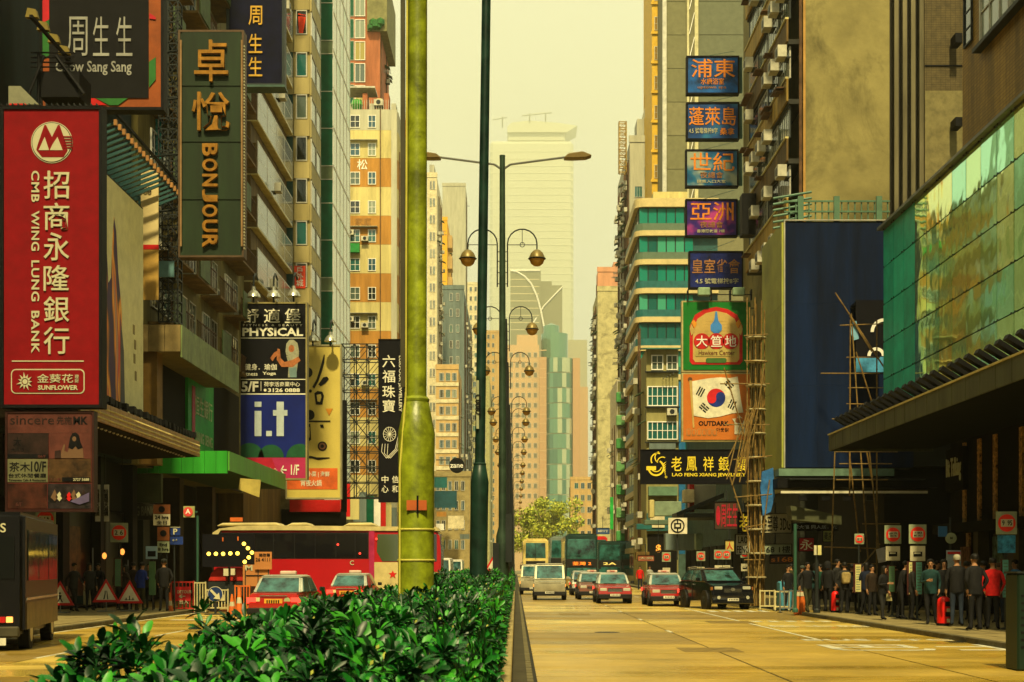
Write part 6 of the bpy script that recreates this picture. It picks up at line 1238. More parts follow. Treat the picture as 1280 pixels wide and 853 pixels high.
def car(name, label, cat, W, prof, cab, roofz, paint, roofm, rad=.31, wy=(-1.4, 1.35), loc=(0, 0, 0), rot=0, group=None, hl=(.62, .50, .34, .15), grille=True, taxi=False, plate=PLT, bumper=PLASTIC, rear_lit=True, pillar=None, gz=(.55, .72), front_amber=False):
    """prof: side outline (y,z) of the lower body, nose at -y. cab: (y0,y1 at the waist, y0,y1 at the roof, waist z, inset)"""
    r = thing(name, label, cat, (0, 0, 0), group); h = W/2
    y0, y1, t0, t1, zw, ins = cab
    m = MB(); n = len(prof)
    vs = []
    for s in (-1, 1):
        for (y, z) in prof: k = h-(.05 if z > zw-.12 else 0)-(.06 if abs(y) > abs(prof[0][0])-.12 else 0); vs.append((s*k, y, z))
    m.add(vs, [tuple(range(n)), tuple(range(n, 2*n))[::-1]]+[(i, (i+1) % n, n+(i+1) % n, n+i) for i in range(n)]); m.build('body', paint, r, bevel=.045, smooth=True, seg=2)
    hb, ht = h-.07, h-ins
    B_ = [(-hb, y0, zw), (hb, y0, zw), (hb, y1, zw), (-hb, y1, zw)]; T_ = [(-ht, t0, roofz), (ht, t0, roofz), (ht, t1, roofz), (-ht, t1, roofz)]
    lerp = lambda a, b, t: tuple(a[i]+(b[i]-a[i])*t for i in range(3))
    def pane(nm, a, b, out, u0=.07, u1=.93, v0=.08, v1=.90):
        A, Bq, C, D = B_[a], B_[b], T_[b], T_[a]
        P = lambda u, v: Vector(lerp(lerp(A, Bq, u), lerp(D, C, u), v))
        q = MB(); o = Vector(out)*.012; c = [P(u0, v0), P(u1, v0), P(u1, v1), P(u0, v1)]; q.add([x+o for x in c]+[x-o*.4 for x in c], [(0, 1, 2, 3), (7, 6, 5, 4), (0, 4, 5, 1), (1, 5, 6, 2), (2, 6, 7, 3), (3, 7, 4, 0)]); return q.build(nm, CARG, r)
    q = MB(); q.add(B_+T_, [(0, 3, 2, 1), (4, 5, 6, 7), (0, 1, 5, 4), (1, 2, 6, 5), (2, 3, 7, 6), (3, 0, 4, 7)]); q.build('cabin', pillar or roofm, r, bevel=.05, smooth=True, seg=2)
    pane('windscreen', 0, 1, (0, -1, .4)); pane('rear_window', 2, 3, (0, 1, .4))
    for s, (a, b) in ((1, (1, 2)), (-1, (3, 0))):
        pane('side_window', a, b, (s, 0, .2), .08, .46); pane('side_window', a, b, (s, 0, .2), .51, .90)
    q = MB().taper((-ht-.01, ht+.01, t0-.03, t1+.03), (-ht+.12, ht-.12, t0+.15, t1-.15), roofz-.01, roofz+.05); q.build('roof', roofm, r, bevel=.02, smooth=True)
    f = prof[0][0]; fz = hl
    for s in (-1, 1):
        B('headlight', HL, r, (s*h*fz[2]/.34*.62-.14 if s > 0 else -(h*fz[2]/.34*.62)-.20, s*h*fz[2]/.34*.62+.20 if s > 0 else -(h*fz[2]/.34*.62)+.14, f-.03, f+.2, fz[0]-.0, fz[0]+fz[3]), bevel=.02)
        B('indicator', AMB if front_amber else M('indicator_lens', (.25, .09, .02), .3), r, (s*h*.93-.05, s*h*.93+.03, f+.0, f+.15, fz[0]-.02, fz[0]+fz[3]-.02), bevel=.01)
        B('taillight', TLE if rear_lit else TL, r, (s*h*.80-.15, s*h*.80+.15, -f-.03, -f+.025, .62, .80), bevel=.01)
        q = MB(); q.box(s*h*1.0-.0, s*(h+.17), t0-.48, t0-.36, zw+.02, zw+.16); q.build('door_mirror', paint if not taxi else PLASTIC, r, bevel=.02)
        for (ya, yb) in ((y0+.55, y0+1.6), (y0+1.63, y0+2.6)):
            B('door_line', PLASTIC, r, (s*(h-.045)-.01, s*(h-.045)+.01, yb-.008, yb+.008, .32, zw-.02)); B('door_handle', CHR, r, (s*(h-.03)-.02, s*(h-.03)+.02, yb-.28, yb-.12, zw-.14, zw-.10))
        for yy in wy:
            wheel(r, s*(h-.11), yy, rad)
            q = MB(); q.cyl((s*(h-.2), yy, rad), (s*(h+.004), yy, rad), rad*1.16, n=20); q.build('wheel_arch', PLASTIC, r)
    if grille:
        B('grille', PLASTIC, r, (-h*.42, h*.42, f-.035, f+.1, gz[0]-.03, gz[1])); q = MB(); [q.box(-h*.40, h*.40, f-.045, f-.036, gz[0]+k*.05, gz[0]+.012+k*.05) for k in range(3)]; q.build('grille_bar', CHR, r)
    B('front_bumper', bumper, r, (-h+.04, h-.04, f-.09, f+.12, .24, .46), bevel=.03); B('rear_bumper', bumper, r, (-h+.04, h-.04, -f-.12, -f+.09, .28, .48), bevel=.03)
    B('number_plate', PLT, r, (-.24, .24, f-.105, f-.091, .36, .47)); B('number_plate', plate, r, (-.26, .26, -f+.012, -f+.03, .60, .74) if not taxi else (-.28, .28, -f+.012, -f+.035, .58, .76))
    B('plate_marks', BLK, r, *[(-.18+k*.07, -.14+k*.07, f-.108, f-.1055, .385, .445) for k in range(6)]); B('plate_marks', BLK, r, *[(-.18+k*.07, -.14+k*.07, -f+.036, -f+.039, .62, .72) for k in range(6)])
    B('wiper', PLASTIC, r, (-.5, .1, y0-.02, y0+.0, zw+.03, zw+.05)); q = MB(); q.box(-.35, .35, y0+.9, y0+1.0, zw, zw+.32); q.build('front_seat', PLASTIC, r)
    if taxi:
        B('roof_sign', M('taxi_sign_white', (.55, .40, .32), .4), r, (-.26, .26, -.10+t0+.5, .10+t0+.5, roofz+.05, roofz+.17), bevel=.03); text('TAXI', 0, t0+.385, roofz+.11, .11, RED, r, local=True)
        MB().disc(-.42, .70, .10, -f+.012, -f+.02, 16).build('round_badge', M('badge_pale_green', (.35, .42, .22), .5), r)
        B('rear_decal', M('decal_cream', (.5, .5, .25), .5), r, (.42, .58, -f+.012, -f+.02, .66, .80)); B('boot_trim', CHR, r, (-.42, .42, -f+.012, -f+.03, .84, .87))
    r.location = loc; r.rotation_euler = (0, 0, rot); WL[r.name] = Vector(loc); return r
TAXIP = M('taxi_red_paint', (.34, .011, .008), .18, var=.05, spec=.8); SILV = M('taxi_silver_roof', (.45, .46, .38), .25, .3)
sedan = [(-2.32, .28), (-2.36, .55), (-2.30, .78), (-1.20, .93), (1.55, .95), (2.28, .92), (2.36, .60), (2.30, .30)]
def taxi(label, px, d, rot=0, back=False, rl=True): return car('taxi', label, 'taxi', 1.70, sedan, (-1.22, 1.75, -.55, 1.10, .93, .20), 1.44, TAXIP, SILV, loc=(X(px, d), d+2.35, .017), rot=R(180 if back else 0)+rot, group='red taxis on the avenue', taxi=True, plate=PLTY, rear_lit=rl, gz=(.58, .74), hl=(.60, .5, .34, .15))
taxi('red taxi with pale roof seen from behind left of the hedge nearest the camera', 345, 44, R(-2), True)
taxi('red taxi seen from behind just beyond the nearer one beside the coach', 436, 60, R(-3), True)
taxi('red taxi facing the camera in the middle lane', 769, 69)
taxi('red taxi facing the camera partly hidden by the black car', 836, 64)
car('car', 'dusky red saloon behind the middle lane taxi', 'car', 1.7, sedan, (-1.22, 1.75, -.55, 1.10, .93, .20), 1.44, M('dusky_brown_paint', (.20, .08, .055), .25), SILV, loc=(X(742, 78), 80, .017), taxi=True)
car('car', 'silver hatchback following behind in the middle lane', 'car', 1.68, [(-2.0, .28), (-2.05, .55), (-1.95, .82), (-1.1, .98), (1.9, 1.0), (2.05, .6), (2.0, .3)], (-1.15, 1.98, -.35, 1.6, .98, .18), 1.50, M('silver_paint', (.48, .48, .40), .25, .4), M('silver_paint', (.48, .48, .40)), loc=(X(731, 90), 92, .017), wy=(-1.25, 1.2))
BP = M('black_gloss_paint', (.006, .007, .010), .12, var=0, spec=.8)
suv = [(-2.30, .34), (-2.36, .62), (-2.28, .98), (-1.25, 1.14), (1.9, 1.18), (2.33, 1.12), (2.36, .6), (2.28, .36)]
r = car('suv', 'glossy black sport utility car turning by the bamboo bundle', 'suv', 1.86, suv, (-1.28, 2.10, -.45, 1.55, 1.14, .22), 1.66, BP, BP, rad=.37, wy=(-1.42, 1.40), loc=(X(902, 59), 61.2, .017), rot=R(11), hl=(.82, .5, .34, .13), gz=(.72, .90), bumper=BP)
for s in (-1, 1): q = MB(); q.tube([(s*.70, -.4, 1.72), (s*.72, .4, 1.76), (s*.70, 1.4, 1.72)], .02); q.build('roof_rail', CHR, r, local=True)
for s in (-1, 1): q = MB(); q.disc(s*.62, .50, .07, -2.42, -2.38, 12); q.build('fog_lamp', HL, r, local=True)
MB().disc(0, .83, .07, -2.365, -2.355, 14, sx=1.3).build('badge', CHR, r, local=True)
van = [(-2.15, .30), (-2.25, .60), (-2.20, .95), (-1.75, 1.12), (2.2, 1.12), (2.25, .60), (2.2, .34)]
SAND = M('van_beige_paint', (.34, .31, .20), .3, .2)
for px, dd, lab in ((688, 76.5, 'beige light van leading in the nearest lane by the median'), (667.5, 93, 'second beige van tucked behind the first by the median')):
    r = car('van', lab, 'van', 1.78, van, (-1.80, 2.15, -1.30, 2.05, 1.10, .12), 1.92, SAND, SAND, rad=.31, wy=(-1.45, 1.3), loc=(X(px, dd), dd+2.25, .017), rot=R(-1), group='vans beside the median', bumper=PLASTIC, front_amber=True, gz=(.80, .92), hl=(.74, .5, .34, .14))
    q = MB(); q.box(-.6, .6, -2.28, -2.24, .98, 1.02); q.build('hood_strip', CHR, r, local=True)
# double deck buses
def decker(label, px0, px1, d, ytop, paint, dest=None, destc=None, white_top=False, rot=0, stripe=None, low=None, ins=.0):
    r = thing('double_deck_bus', label, 'bus', (0, 0, 0), 'double deck buses facing the camera'); wpx = px1-px0; W = 2.5; h = W/2; H = (CY-ytop)/F*d+EYE-.02; L = 11
    MB().box(-h, h, .06, L, .32, H).build('body', paint, r, bevel=.14, smooth=True, seg=3)
    q = MB(); q.add([(-h+.12+ins, .04, H*.56+ins), (h-.12-ins, .04, H*.56+ins), (h-.16-ins, .02, H-.38), (-h+.16+ins, .02, H-.38), (-h+.12+ins, .12, H*.56+ins), (h-.12-ins, .12, H*.56+ins), (h-.16-ins, .12, H-.38), (-h+.16+ins, .12, H-.38)], [(0, 1, 2, 3), (7, 6, 5, 4), (0, 4, 5, 1), (1, 5, 6, 2), (2, 6, 7, 3), (3, 7, 4, 0)]); q.build('upper_windscreen', G_BUS, r, bevel=.02)
    B('centre_pillar', PLASTIC, r, (-.02, .02, .0, .019, H*.56, H-.38)) if white_top else None
    B('lower_windscreen', G_BUS, r, (-h+.10, h-.10, .02, .12, 1.05, H*.40), bevel=.03); B('windscreen_surround', PLASTIC if not ins else paint, r, (-h+.04, h-.04, .045, .13, .95, H*.555), bevel=.02)
    B('destination_panel', PLASTIC, r, (-h+.3, h-.3, .005, .044, H*.425, H*.53))
    if dest: text(dest, .02, -.01, H*.478, .30, destc, r, local=True, bold=.02, fit=(1.45, .27))
    B('front_skirt', low or paint, r, (-h+.03, h-.03, -.04, .2, .30, .94), bevel=.06)
    for s in (-1, 1):
        B('headlight', HL, r, (s*.86-.19, s*.86+.19, -.06, .05, .56, .72), bevel=.03); q = MB(); q.tube([(s*(h-.05), .1, 2.3), (s*(h+.18), -.05, 2.25), (s*(h+.18), -.05, 2.05)], .02); q.box(s*(h+.18)-.09, s*(h+.18)+.09, -.10, -.04, 1.65, 2.05); q.build('wing_mirror', PLASTIC, r)
        for yy in (2.5, L-2.6): wheel(r, s*(h-.14), yy, .48, .27)
        for k in range(6): B('side_window', G_BUS, r, (s*h-.012, s*h+.012, .9+1.62*k, 2.4+1.62*k, 1.25, 2.05), (s*h-.012, s*h+.012, .9+1.62*k, 2.4+1.62*k, H*.58, H-.5))
        if stripe: B('side_stripe', stripe, r, (s*h-.006, s*h+.008, .4, L-.3, .7, 1.0))
    q = MB(); q.box(-.7, .7, -.1, -.05, 1.1, 1.12); q.cyl((-.6, -.02, 1.08), (.1, -.02, 1.75), .015); q.cyl((.5, -.02, 1.08), (.0, -.02, 1.7), .015); q.build('wiper', PLASTIC, r)
    B('number_plate', PLT, r, (-.26, .26, -.06, -.041, .42, .52)); B('driver_seat', PLASTIC, r, (.3, .9, .6, .9, 1.0, 1.9)); B('roof_pod', paint, r, (-h+.3, h-.3, .5, L-.5, H+.001, H+.06))
    r.location = (X((px0+px1)/2, d), d, .017); r.rotation_euler = (0, 0, rot); WL[r.name] = r.location.copy(); return r
G_BUS = M('bus_glass', (.02, .09, .08), .05, var=.95, scale=1.1, spec=.5)  # noise in the glass colour imitates reflections and the dark interior
ORB = M('led_orange', (1, .20, .01), emit=2.0)
decker('cream nosed double deck bus nearest the median', 655, 684, 141, 674, M('bus_gold_cream', (.60, .48, .16), .3), None, None, True, ins=.14, low=M('bus_olive', (.20, .20, .10), .3))
DG = M('bus_dark_green', (.012, .035, .030), .22)
decker('tall dark double deck bus with lit orange route display in the middle', 707, 747, 112, 668, DG, '荃灣 2', ORB, low=M('bus_brass_skirt', (.25, .17, .05), .3))
decker('dark double deck bus behind and left of the tall one', 694, 712, 150, 671, M('bus_pale_side', (.16, .2, .17), .3), None, None)
decker('dark green double deck bus right of the tall one', 749, 775, 158, 677, DG, '2A', M('led_yellow', (.9, .6, .1), emit=1.2), stripe=MC['marigold'])
decker('teal double deck bus farthest right behind the taxis', 772, 790, 190, 677, M('bus_teal_paint', (.03, .10, .11), .3), None, None)
decker('red double deck bus squeezed between two dark ones', 741, 752, 175, 671, RED, None, None)
decker('small far double deck bus in the left lane', 686, 696, 230, 684, M('bus_far_grey', (.2, .24, .18), .3), None, None)
# --- coach ---
d = 68; s26 = F/d
r = thing('coach', 'long red coach with dark windows and cream roof seen side on beyond the taxis', 'coach', (0, 0, 0))
CR = M('coach_red', (.36, .009, .014), .2, var=.05); CRF = M('coach_cream_roof', (.50, .42, .19), .35); x0, x1 = X(266, d), X(551, d); G_CO = glass('coach_dark_glass', (.006, .006, .008), .05)
zt = Z(657, d); P = lambda a, b: (X(a, d), Z(b, d))
m = MB(); m.prism([P(270, 748), P(547, 748), P(551, 738), P(551, 690), P(549, 668), P(545, 664), P(275, 664), P(268, 680), P(266, 735)], d, d+2.5, 'y'); m.build('body', CR, r, bevel=.08, smooth=True, seg=2)
m = MB(); m.prism([P(264, 676), P(266, 666), P(274, 661), P(300, 657.5), P(350, 657), P(546, 659), P(549, 664), P(360, 663), P(276, 663), P(268, 676)][::-1], d-.03, d+2.53, 'y'); m.build('roof', CRF, r, smooth=False)
for (a, b) in ((268, 350), (355, 388), (427, 470)): m = MB(); m.prism([P(a, 657.6), P(a+8, 653.5), P(b-6, 653), P(b, 657.6)], d+.4, d+2.1, 'y'); m.build('roof_pod', CRF, r, bevel=.05)
xs_ = [272, 292, 316, 342, 368, 394, 420, 444, 460]
for a, b in zip(xs_[:-1], xs_[1:]): B('side_window', G_CO, r, (X(a+.3, d), X(b-.3, d), d-.02, d-.001, Z(698, d), Z(667, d)))
B('window_surround', PLASTIC, r, (X(271, d), X(461, d), d-.0008, d+.0, Z(699, d), Z(666, d)))
m = MB(); m.prism([P(472, 668), P(508, 668), P(508, 702), P(478, 702), P(471, 690)], d-.02, d-.001, 'y'); m.build('door_window', glass('coach_pale_glass', (.05, .07, .03), .06), r); B('cream_panel', CRF, r, (X(468, d), X(509, d), d-.025, d-.001, Z(740, d), Z(703, d)))
B('front_window', G_CO, r, (X(514, d), X(546, d), d-.02, d-.001, Z(702, d), Z(668, d))); B('pillar_stripe', M('coach_magenta', (.35, .02, .08), .25), r, (X(461.5, d), X(468, d), d-.03, d-.001, Z(745, d), Z(664, d)))
B('windscreen', G_CO, r, (X(551, d)-.03, X(551, d)+.02, d+.15, d+2.35, Z(712, d), Z(668, d)))
for a in (302, 500): m = MB(); m.cyl((X(a, d), d-.02, .5), (X(a, d), d+.28, .5), .5, n=20); o = m.build('tyre', TYRE, r); m = MB(); m.cyl((X(a, d), d-.04, .5), (X(a, d), d-.021, .5), .28, n=14); m.build('rim', RIM, o)
for (a, b, c) in ((422.5, 681, TLE), (450, 692, TLE), (470.5, 674, TLE)): MB().ball((X(a, d), d-.05, Z(b, d)), .055, 8).build('marker_lamp', c, r)
B('seat_row', M('seat_purple', (.06, .03, .06), .8), r, *[(X(280+k*20, d), X(288+k*20, d), d+.3, d+2.2, Z(712, d), Z(686, d)) for k in range(9)])
text('C', X(440, d), d-.03, Z(704, d), .3, LET, r); poly('star', RED, r, [(491, 713), (492.5, 716.5), (496, 716.5), (493.3, 719), (494.5, 723), (491, 720.6), (487.5, 723), (488.7, 719), (486, 716.5), (489.5, 716.5)], d, .03)
r.location.z = .0
# dark light bus leaving at far left, turned a little away
d = 29.4
r = thing('light_bus', 'dark glossy light bus leaving the frame at the left edge', 'bus', (0, 0, 0)); DB = M('dark_bus_paint', (.004, .004, .005), .35, spec=.15)
x1 = 0.; w_ = 2.1; ht = 2.86
m = MB(); m.box(-w_, 0, 0, 5.6, .35, ht); m.build('body', DB, r, bevel=.10, smooth=True, seg=3)
for k in range(3): B('side_window', glass('bus_side_glass', (.01, .025, .03), .10, .01, spec=.25), r, (-.01, .02, .4+1.65*k, 1.95+1.65*k, 1.45, 2.5))
B('rear_window', glass('bus_rear_glass', (.004, .005, .005), .3, spec=.1), r, (-w_+.2, -.2, -.03, 0, 1.5, 2.35))
for xx in (-.36, -w_+.2): B('taillight', M('rear_lamp_amber_lit', (1, .34, .06), emit=2.0), r, (xx, xx+.13, -.05, 0, .60, .72), bevel=.01); B('rear_lamp_red', TL, r, (xx-.25, xx-.02, -.04, 0, .60, .72))
B('rear_bumper', M('dark_bumper', (.05, .045, .025), .5), r, (-w_+.1, -.1, -.1, .1, .30, .52), bevel=.03); B('number_plate', PLT, r, (-.75, -.35, -.12, -.101, .14, .29))
for yy in (1.0, 4.5):
    for s in (0, 1): m = MB(); m.cyl((-.24-s*1.6, yy, .38), (-.01-s*1.6, yy, .38), .38, n=20); o = m.build('tyre', TYRE, r); m = MB(); m.cyl((-.012-s*1.6, yy, .38), (.0-s*1.6, yy, .38), .22, n=12); m.build('rim', RIM, o)
text('S', -.42, -.02, 2.52, .26, LET, r, local=True); B('silver_trim', CHR, r, (.001, .02, .2, 5.4, 1.05, 1.10))
B('sill_panel', M('bus_sill_grime', (.12, .09, .03), .4, var=.4, scale=2), r, (.001, .015, .2, 5.4, .45, 1.0)); r.location = (X(31, d), d, .0); r.rotation_euler = (0, 0, R(11))
# far-left traffic seen between the columns
for (px, dd, c, lab, nm) in ((566, 140, M('minibus_cream', (.5, .48, .35), .3), 'cream minibus far down the left carriageway', 'minibus'), (583, 150, M('blue_paint', (.02, .06, .22), .3), 'blue car far down the left carriageway beside the minibus', 'car'), (549, 118, M('minibus_red', (.5, .02, .02), .3), 'red and white light bus right behind the yellow column', 'minibus')):
    if nm == 'car': car('car', lab, 'car', 1.7, sedan, (-1.22, 1.75, -.55, 1.10, .93, .20), 1.44, c, c, loc=(X(px, dd), dd+2.3, .017), rot=R(180))
    else: r_ = car('minibus', lab, 'minibus', 2.0, [(-3.2, .34), (-3.3, .7), (-3.2, 1.1), (-2.9, 1.25), (3.2, 1.25), (3.25, .7), (3.2, .34)], (-2.95, 3.2, -2.5, 3.15, 1.22, .12), 2.5, c, WHITE, rad=.35, wy=(-2.1, 2.0), loc=(X(px, dd), dd+3.3, .017), rot=R(180), gz=(.8, .95), rear_lit=True)
car('taxi', 'distant red taxi far down the left carriageway', 'taxi', 1.7, sedan, (-1.22, 1.75, -.55, 1.10, .93, .20), 1.44, TAXIP, SILV, loc=(X(573, 120), 122, .017), rot=R(180), taxi=True)
# ================= people =================
SKIN = M('skin', (.30, .15, .07), .6, var=.05)
def cloth(n, c): return M('cloth_'+n, c, .85, var=.25, scale=6, bump=.2)
HAIR = M('hair_black', (.006, .005, .004), .6)
def person_mesh(key, arms, legs, bend=0):
    """one continuous skinned body, feet at the origin, facing -y; arms = ((elbow,hand) L, R) legs = ((knee,foot) L, R)"""
    if key in WINC: return WINC[key]
    V = []; E_ = []; Rr = []
    def v(p, r, par=None):
        V.append(Vector(p)); Rr.append(r if isinstance(r, tuple) else (r, r)); i = len(V)-1
        if par is not None: E_.append((par, i))
        return i
    f = -bend
    pel = v((0, 0, .93), (.155, .11)); wa = v((0, f*.3, 1.10), (.14, .095), pel); ch = v((0, f*.7, 1.30), (.17, .11), wa); sh = v((0, f, 1.42), (.13, .085), ch); nk = v((0, f*1.2, 1.50), .055, sh)
    jw = v((0, f*1.5-.025, 1.565), (.060, .065), nk); hd = v((0, f*1.6-.01, 1.64), (.073, .085), jw); tp = v((0, f*1.6, 1.71), (.06, .07), hd)
    for s, (el, ha) in zip((-1, 1), arms):
        a = v((s*.19, f, 1.40), .058, sh); e = v(el, .042, a); w_ = v(ha, .028, e); d = (Vector(ha)-Vector(el)).normalized(); side = Vector((s, 0, 0)); 
        pm = v(Vector(ha)+d*.06, (.040, .020), w_); n_ = d.cross(side).normalized()
        for k in range(4):
            o = side*0+n_*(k-1.5)*.019; b0 = v(Vector(ha)+d*.10+o, .0095, pm); b1 = v(Vector(ha)+d*(.14+.008*(k in (1, 2)))+o-side*.012, .0085, b0); v(Vector(ha)+d*(.165+.01*(k in (1, 2)))+o-side*.032, .007, b1)
        t0 = v(Vector(ha)+d*.045-n_*.036, .011, w_); v(Vector(ha)+d*.09-n_*.052-side*.012, .009, t0)
    for s, (kn, ft) in zip((-1, 1), legs):
        h_ = v((s*.095, 0, .86), .092, pel); k = v(kn, .062, h_); c_ = v((Vector(kn)*.6+Vector(ft)*.4), .056, k); an = v((ft[0], ft[1], .09), .040, c_); v((ft[0]+s*.015, ft[1]+.04, .045), .038, an); v((ft[0]+s*.03, ft[1]-.15, .035), (.042, .030), an)
    me = bpy.data.meshes.new('sk'); me.from_pydata(V, E_, []); o = bpy.data.objects.new('sk', me); COL.objects.link(o)
    md = o.modifiers.new('s', 'SKIN'); md.use_smooth_shade = True
    for i, r in enumerate(Rr): me.skin_vertices[0].data[i].radius = r
    me.skin_vertices[0].data[0].use_root = True
    sb = o.modifiers.new('u', 'SUBSURF'); sb.levels = 1
    dg = bpy.context.evaluated_depsgraph_get(); out_ = bpy.data.meshes.new_from_object(o.evaluated_get(dg)); bpy.data.objects.remove(o); bpy.data.meshes.remove(me)
    for q in (SKIN, SKIN, SKIN, SKIN): out_.materials.append(q)
    hands = [Vector(a[1]) for a in arms]
    for p in out_.polygons:
        c = p.center
        if c.z > 1.49 and abs(c.x) < .14: k = 0
        elif min((c-h).length for h in hands)-.0 < .19 and min((c-h-(h-Vector(a[0])).normalized()*.09).length for h, a in zip(hands, arms)) < .115: k = 0
        elif c.z < .085: k = 3
        elif c.z < .90 and abs(c.x) < .30 and min((c-Vector(a[0])).length for a in arms) > .09 and min((c-h).length for h in hands) > .09: k = 2
        else: k = 1
        p.material_index = k; p.use_smooth = True
    WINC[key] = out_; return out_
LS = ((-.10, -.02, .49), (-.11, .02, .09)), ((.10, -.01, .49), (.11, .0, .09))
LW = ((-.10, -.16, .50), (-.10, -.26, .09)), ((.10, .02, .48), (.10, .26, .12))
LC = ((-.09, -.05, .49), (-.06, -.05, .09)), ((.10, .03, .49), (.14, .10, .09))
POSES = {'stand': ((((-.25, .02, 1.14), (-.26, -.06, .90)), ((.25, .03, 1.14), (.25, -.05, .90))), LS, .0),
 'walk': ((((-.25, .12, 1.15), (-.24, .10, .91)), ((.25, -.10, 1.16), (.22, -.26, 1.00))), LW, .03),
 'phone': ((((-.24, -.02, 1.14), (-.08, -.26, 1.18)), ((.25, .02, 1.14), (.22, -.10, .93))), LC, .05),
 'bag': ((((-.26, .03, 1.14), (-.28, .02, .89)), ((.25, .0, 1.15), (.13, -.20, 1.30))), LC, .02),
 'pocket': ((((-.28, .08, 1.15), (-.19, -.03, .94)), ((.28, .08, 1.15), (.19, -.03, .94))), LS, .02),
 'stoop': ((((-.23, -.10, 1.12), (-.12, -.30, 1.02)), ((.24, -.08, 1.12), (.14, -.28, 1.00))), LC, .10)}
hm = {}
def hair_mesh(kind, bend):
    k = ('hair', kind, bend)
    if k in hm: return hm[k]
    m = MB(); cy_ = -bend*1.6
    prof = [(.082, -.02), (.092, .03), (.085, .075), (.055, .105), (.012, .118)] if kind != 'long' else [(.085, -.16), (.098, -.08), (.095, .02), (.086, .075), (.055, .105), (.012, .118)]
    n = 14; vs = []
    for (r_, z) in prof:
        for i in range(n): a = 2*math.pi*i/n; yy = r_*1.12*math.sin(a)+.012; yy = max(yy, -.045+max(0, z)*-.5); vs.append((r_*math.cos(a), cy_+yy, 1.655+z))
    m.add(vs, [(j*n+i, j*n+(i+1) % n, (j+1)*n+(i+1) % n, (j+1)*n+i) for j in range(len(prof)-1) for i in range(n)]+[tuple(range(n))[::-1], tuple((len(prof)-1)*n+i for i in range(n))])
    hm[k] = m.mesh('hair', [HAIR], smooth=True); return hm[k]
def face_mesh(bend):
    k = ('face', bend)
    if k in hm: return hm[k]
    m = MB(); c = -bend*1.6-.075
    for s in (-1, 1): m.ball((s*.028, c-.012, 1.635), .009, 6, 1); m.ball((s*.078, c+.075, 1.625), .018, 6, 0); m.box(s*.028-.014, s*.028+.014, c-.022, c-.004, 1.652, 1.657, 1)
    m.prism([(c-.01, 1.640), (c-.038, 1.603), (c-.008, 1.598)], -.010, .010, 'x', 0); m.box(-.022, .022, c-.012, c+.004, 1.575, 1.582, 2)
    hm[k] = m.mesh('face_features', [SKIN, BLK, M('lip', (.22, .06, .04), .6)]); return hm[k]
def person(label, px, d, face, pose, top, bot, shoe=None, hair='short', hairc=None, group=None, h=1.0, ground=.14, extra=None, gx=None):
    if 'tall one' not in label and 'red top' not in label and label != '' and px > 950: d += random.uniform(-.3, 1.2); h *= random.uniform(.94, 1.05); face += random.uniform(-45, 45)
    arms, legs, bend = POSES[pose]; me = person_mesh(pose, arms, legs, bend); x = X(px, d)
    r = thing('person', label, 'person', (x, d, ground), group); r.rotation_euler = (0, 0, R(face)); r.scale = (h, h, h)
    def add(nm, mesh, mats=None):
        o = bpy.data.objects.new(nm, mesh); COL.objects.link(o); o.parent = r
        if mats:
            for i, q in enumerate(mats): o.material_slots[i].link = 'OBJECT'; o.material_slots[i].material = q
        return o
    add('body', me, [SKIN, top, bot, shoe or BLK]); hk = 'long' if hair == 'long' else 'short'; add('hair', hair_mesh(hk, bend), [hairc or HAIR]); add('face_features', face_mesh(bend))
    j = MB(); n = 14; pr = [(.17, .125, .84), (.175, .13, .95), (.165, .12, 1.10), (.19, .13, 1.30), (.20, .12, 1.40), (.12, .085, 1.46)]
    vs = [(a*math.cos(2*math.pi*i/n), -bend*max(0, (z-.93)/.5)+b*math.sin(2*math.pi*i/n), z) for a, b, z in pr for i in range(n)]
    j.add(vs, [(q*n+i, q*n+(i+1) % n, (q+1)*n+(i+1) % n, (q+1)*n+i) for q in range(len(pr)-1) for i in range(n)]); add('jacket', j.mesh('jacket', [top], smooth=True))
    if extra == 'backpack': q = MB(); q.box(-.15, .15, .12, .28, 1.02, 1.42); q.box(-.11, .11, .281, .33, 1.05, 1.22); add('backpack', q.mesh('backpack', [cloth('brown', (.10, .04, .02))], bevel=.04, smooth=True))
    if extra == 'bluepack': q = MB(); q.box(-.15, .15, .12, .28, 1.02, 1.42); add('backpack', q.mesh('backpack', [cloth('tan_bag', (.30, .22, .08))], bevel=.05, smooth=True))
    if extra == 'handbag': q = MB(); q.taper((.22, .30, -.18, .16), (.23, .29, -.13, .11), .62, .86); q.tube([(.26, -.12, .86), (.26, -.02, 1.02), (.26, .08, .86)], .008); add('handbag', q.mesh('handbag', [cloth('khaki', (.32, .28, .12))], bevel=.01))
    if extra == 'hood': q = MB(); q.lathe([(.115, -.13), (.125, -.02), (.115, .06), (.07, .12), (.01, .135)], (0, .02-bend*1.6, 1.655), n=12); add('hood', q.mesh('hood', [top], smooth=True))
    if extra == 'cap': q = MB(); q.lathe([(.10, 0), (.098, .05), (.06, .09), (.01, .10)], (0, -bend*1.6, 1.68), n=12); q.box(-.07, .07, -.19-bend*1.6, -.08-bend*1.6, 1.68, 1.69); add('cap', q.mesh('cap', [cloth('cap', (.04, .05, .04))], smooth=False))
    return r
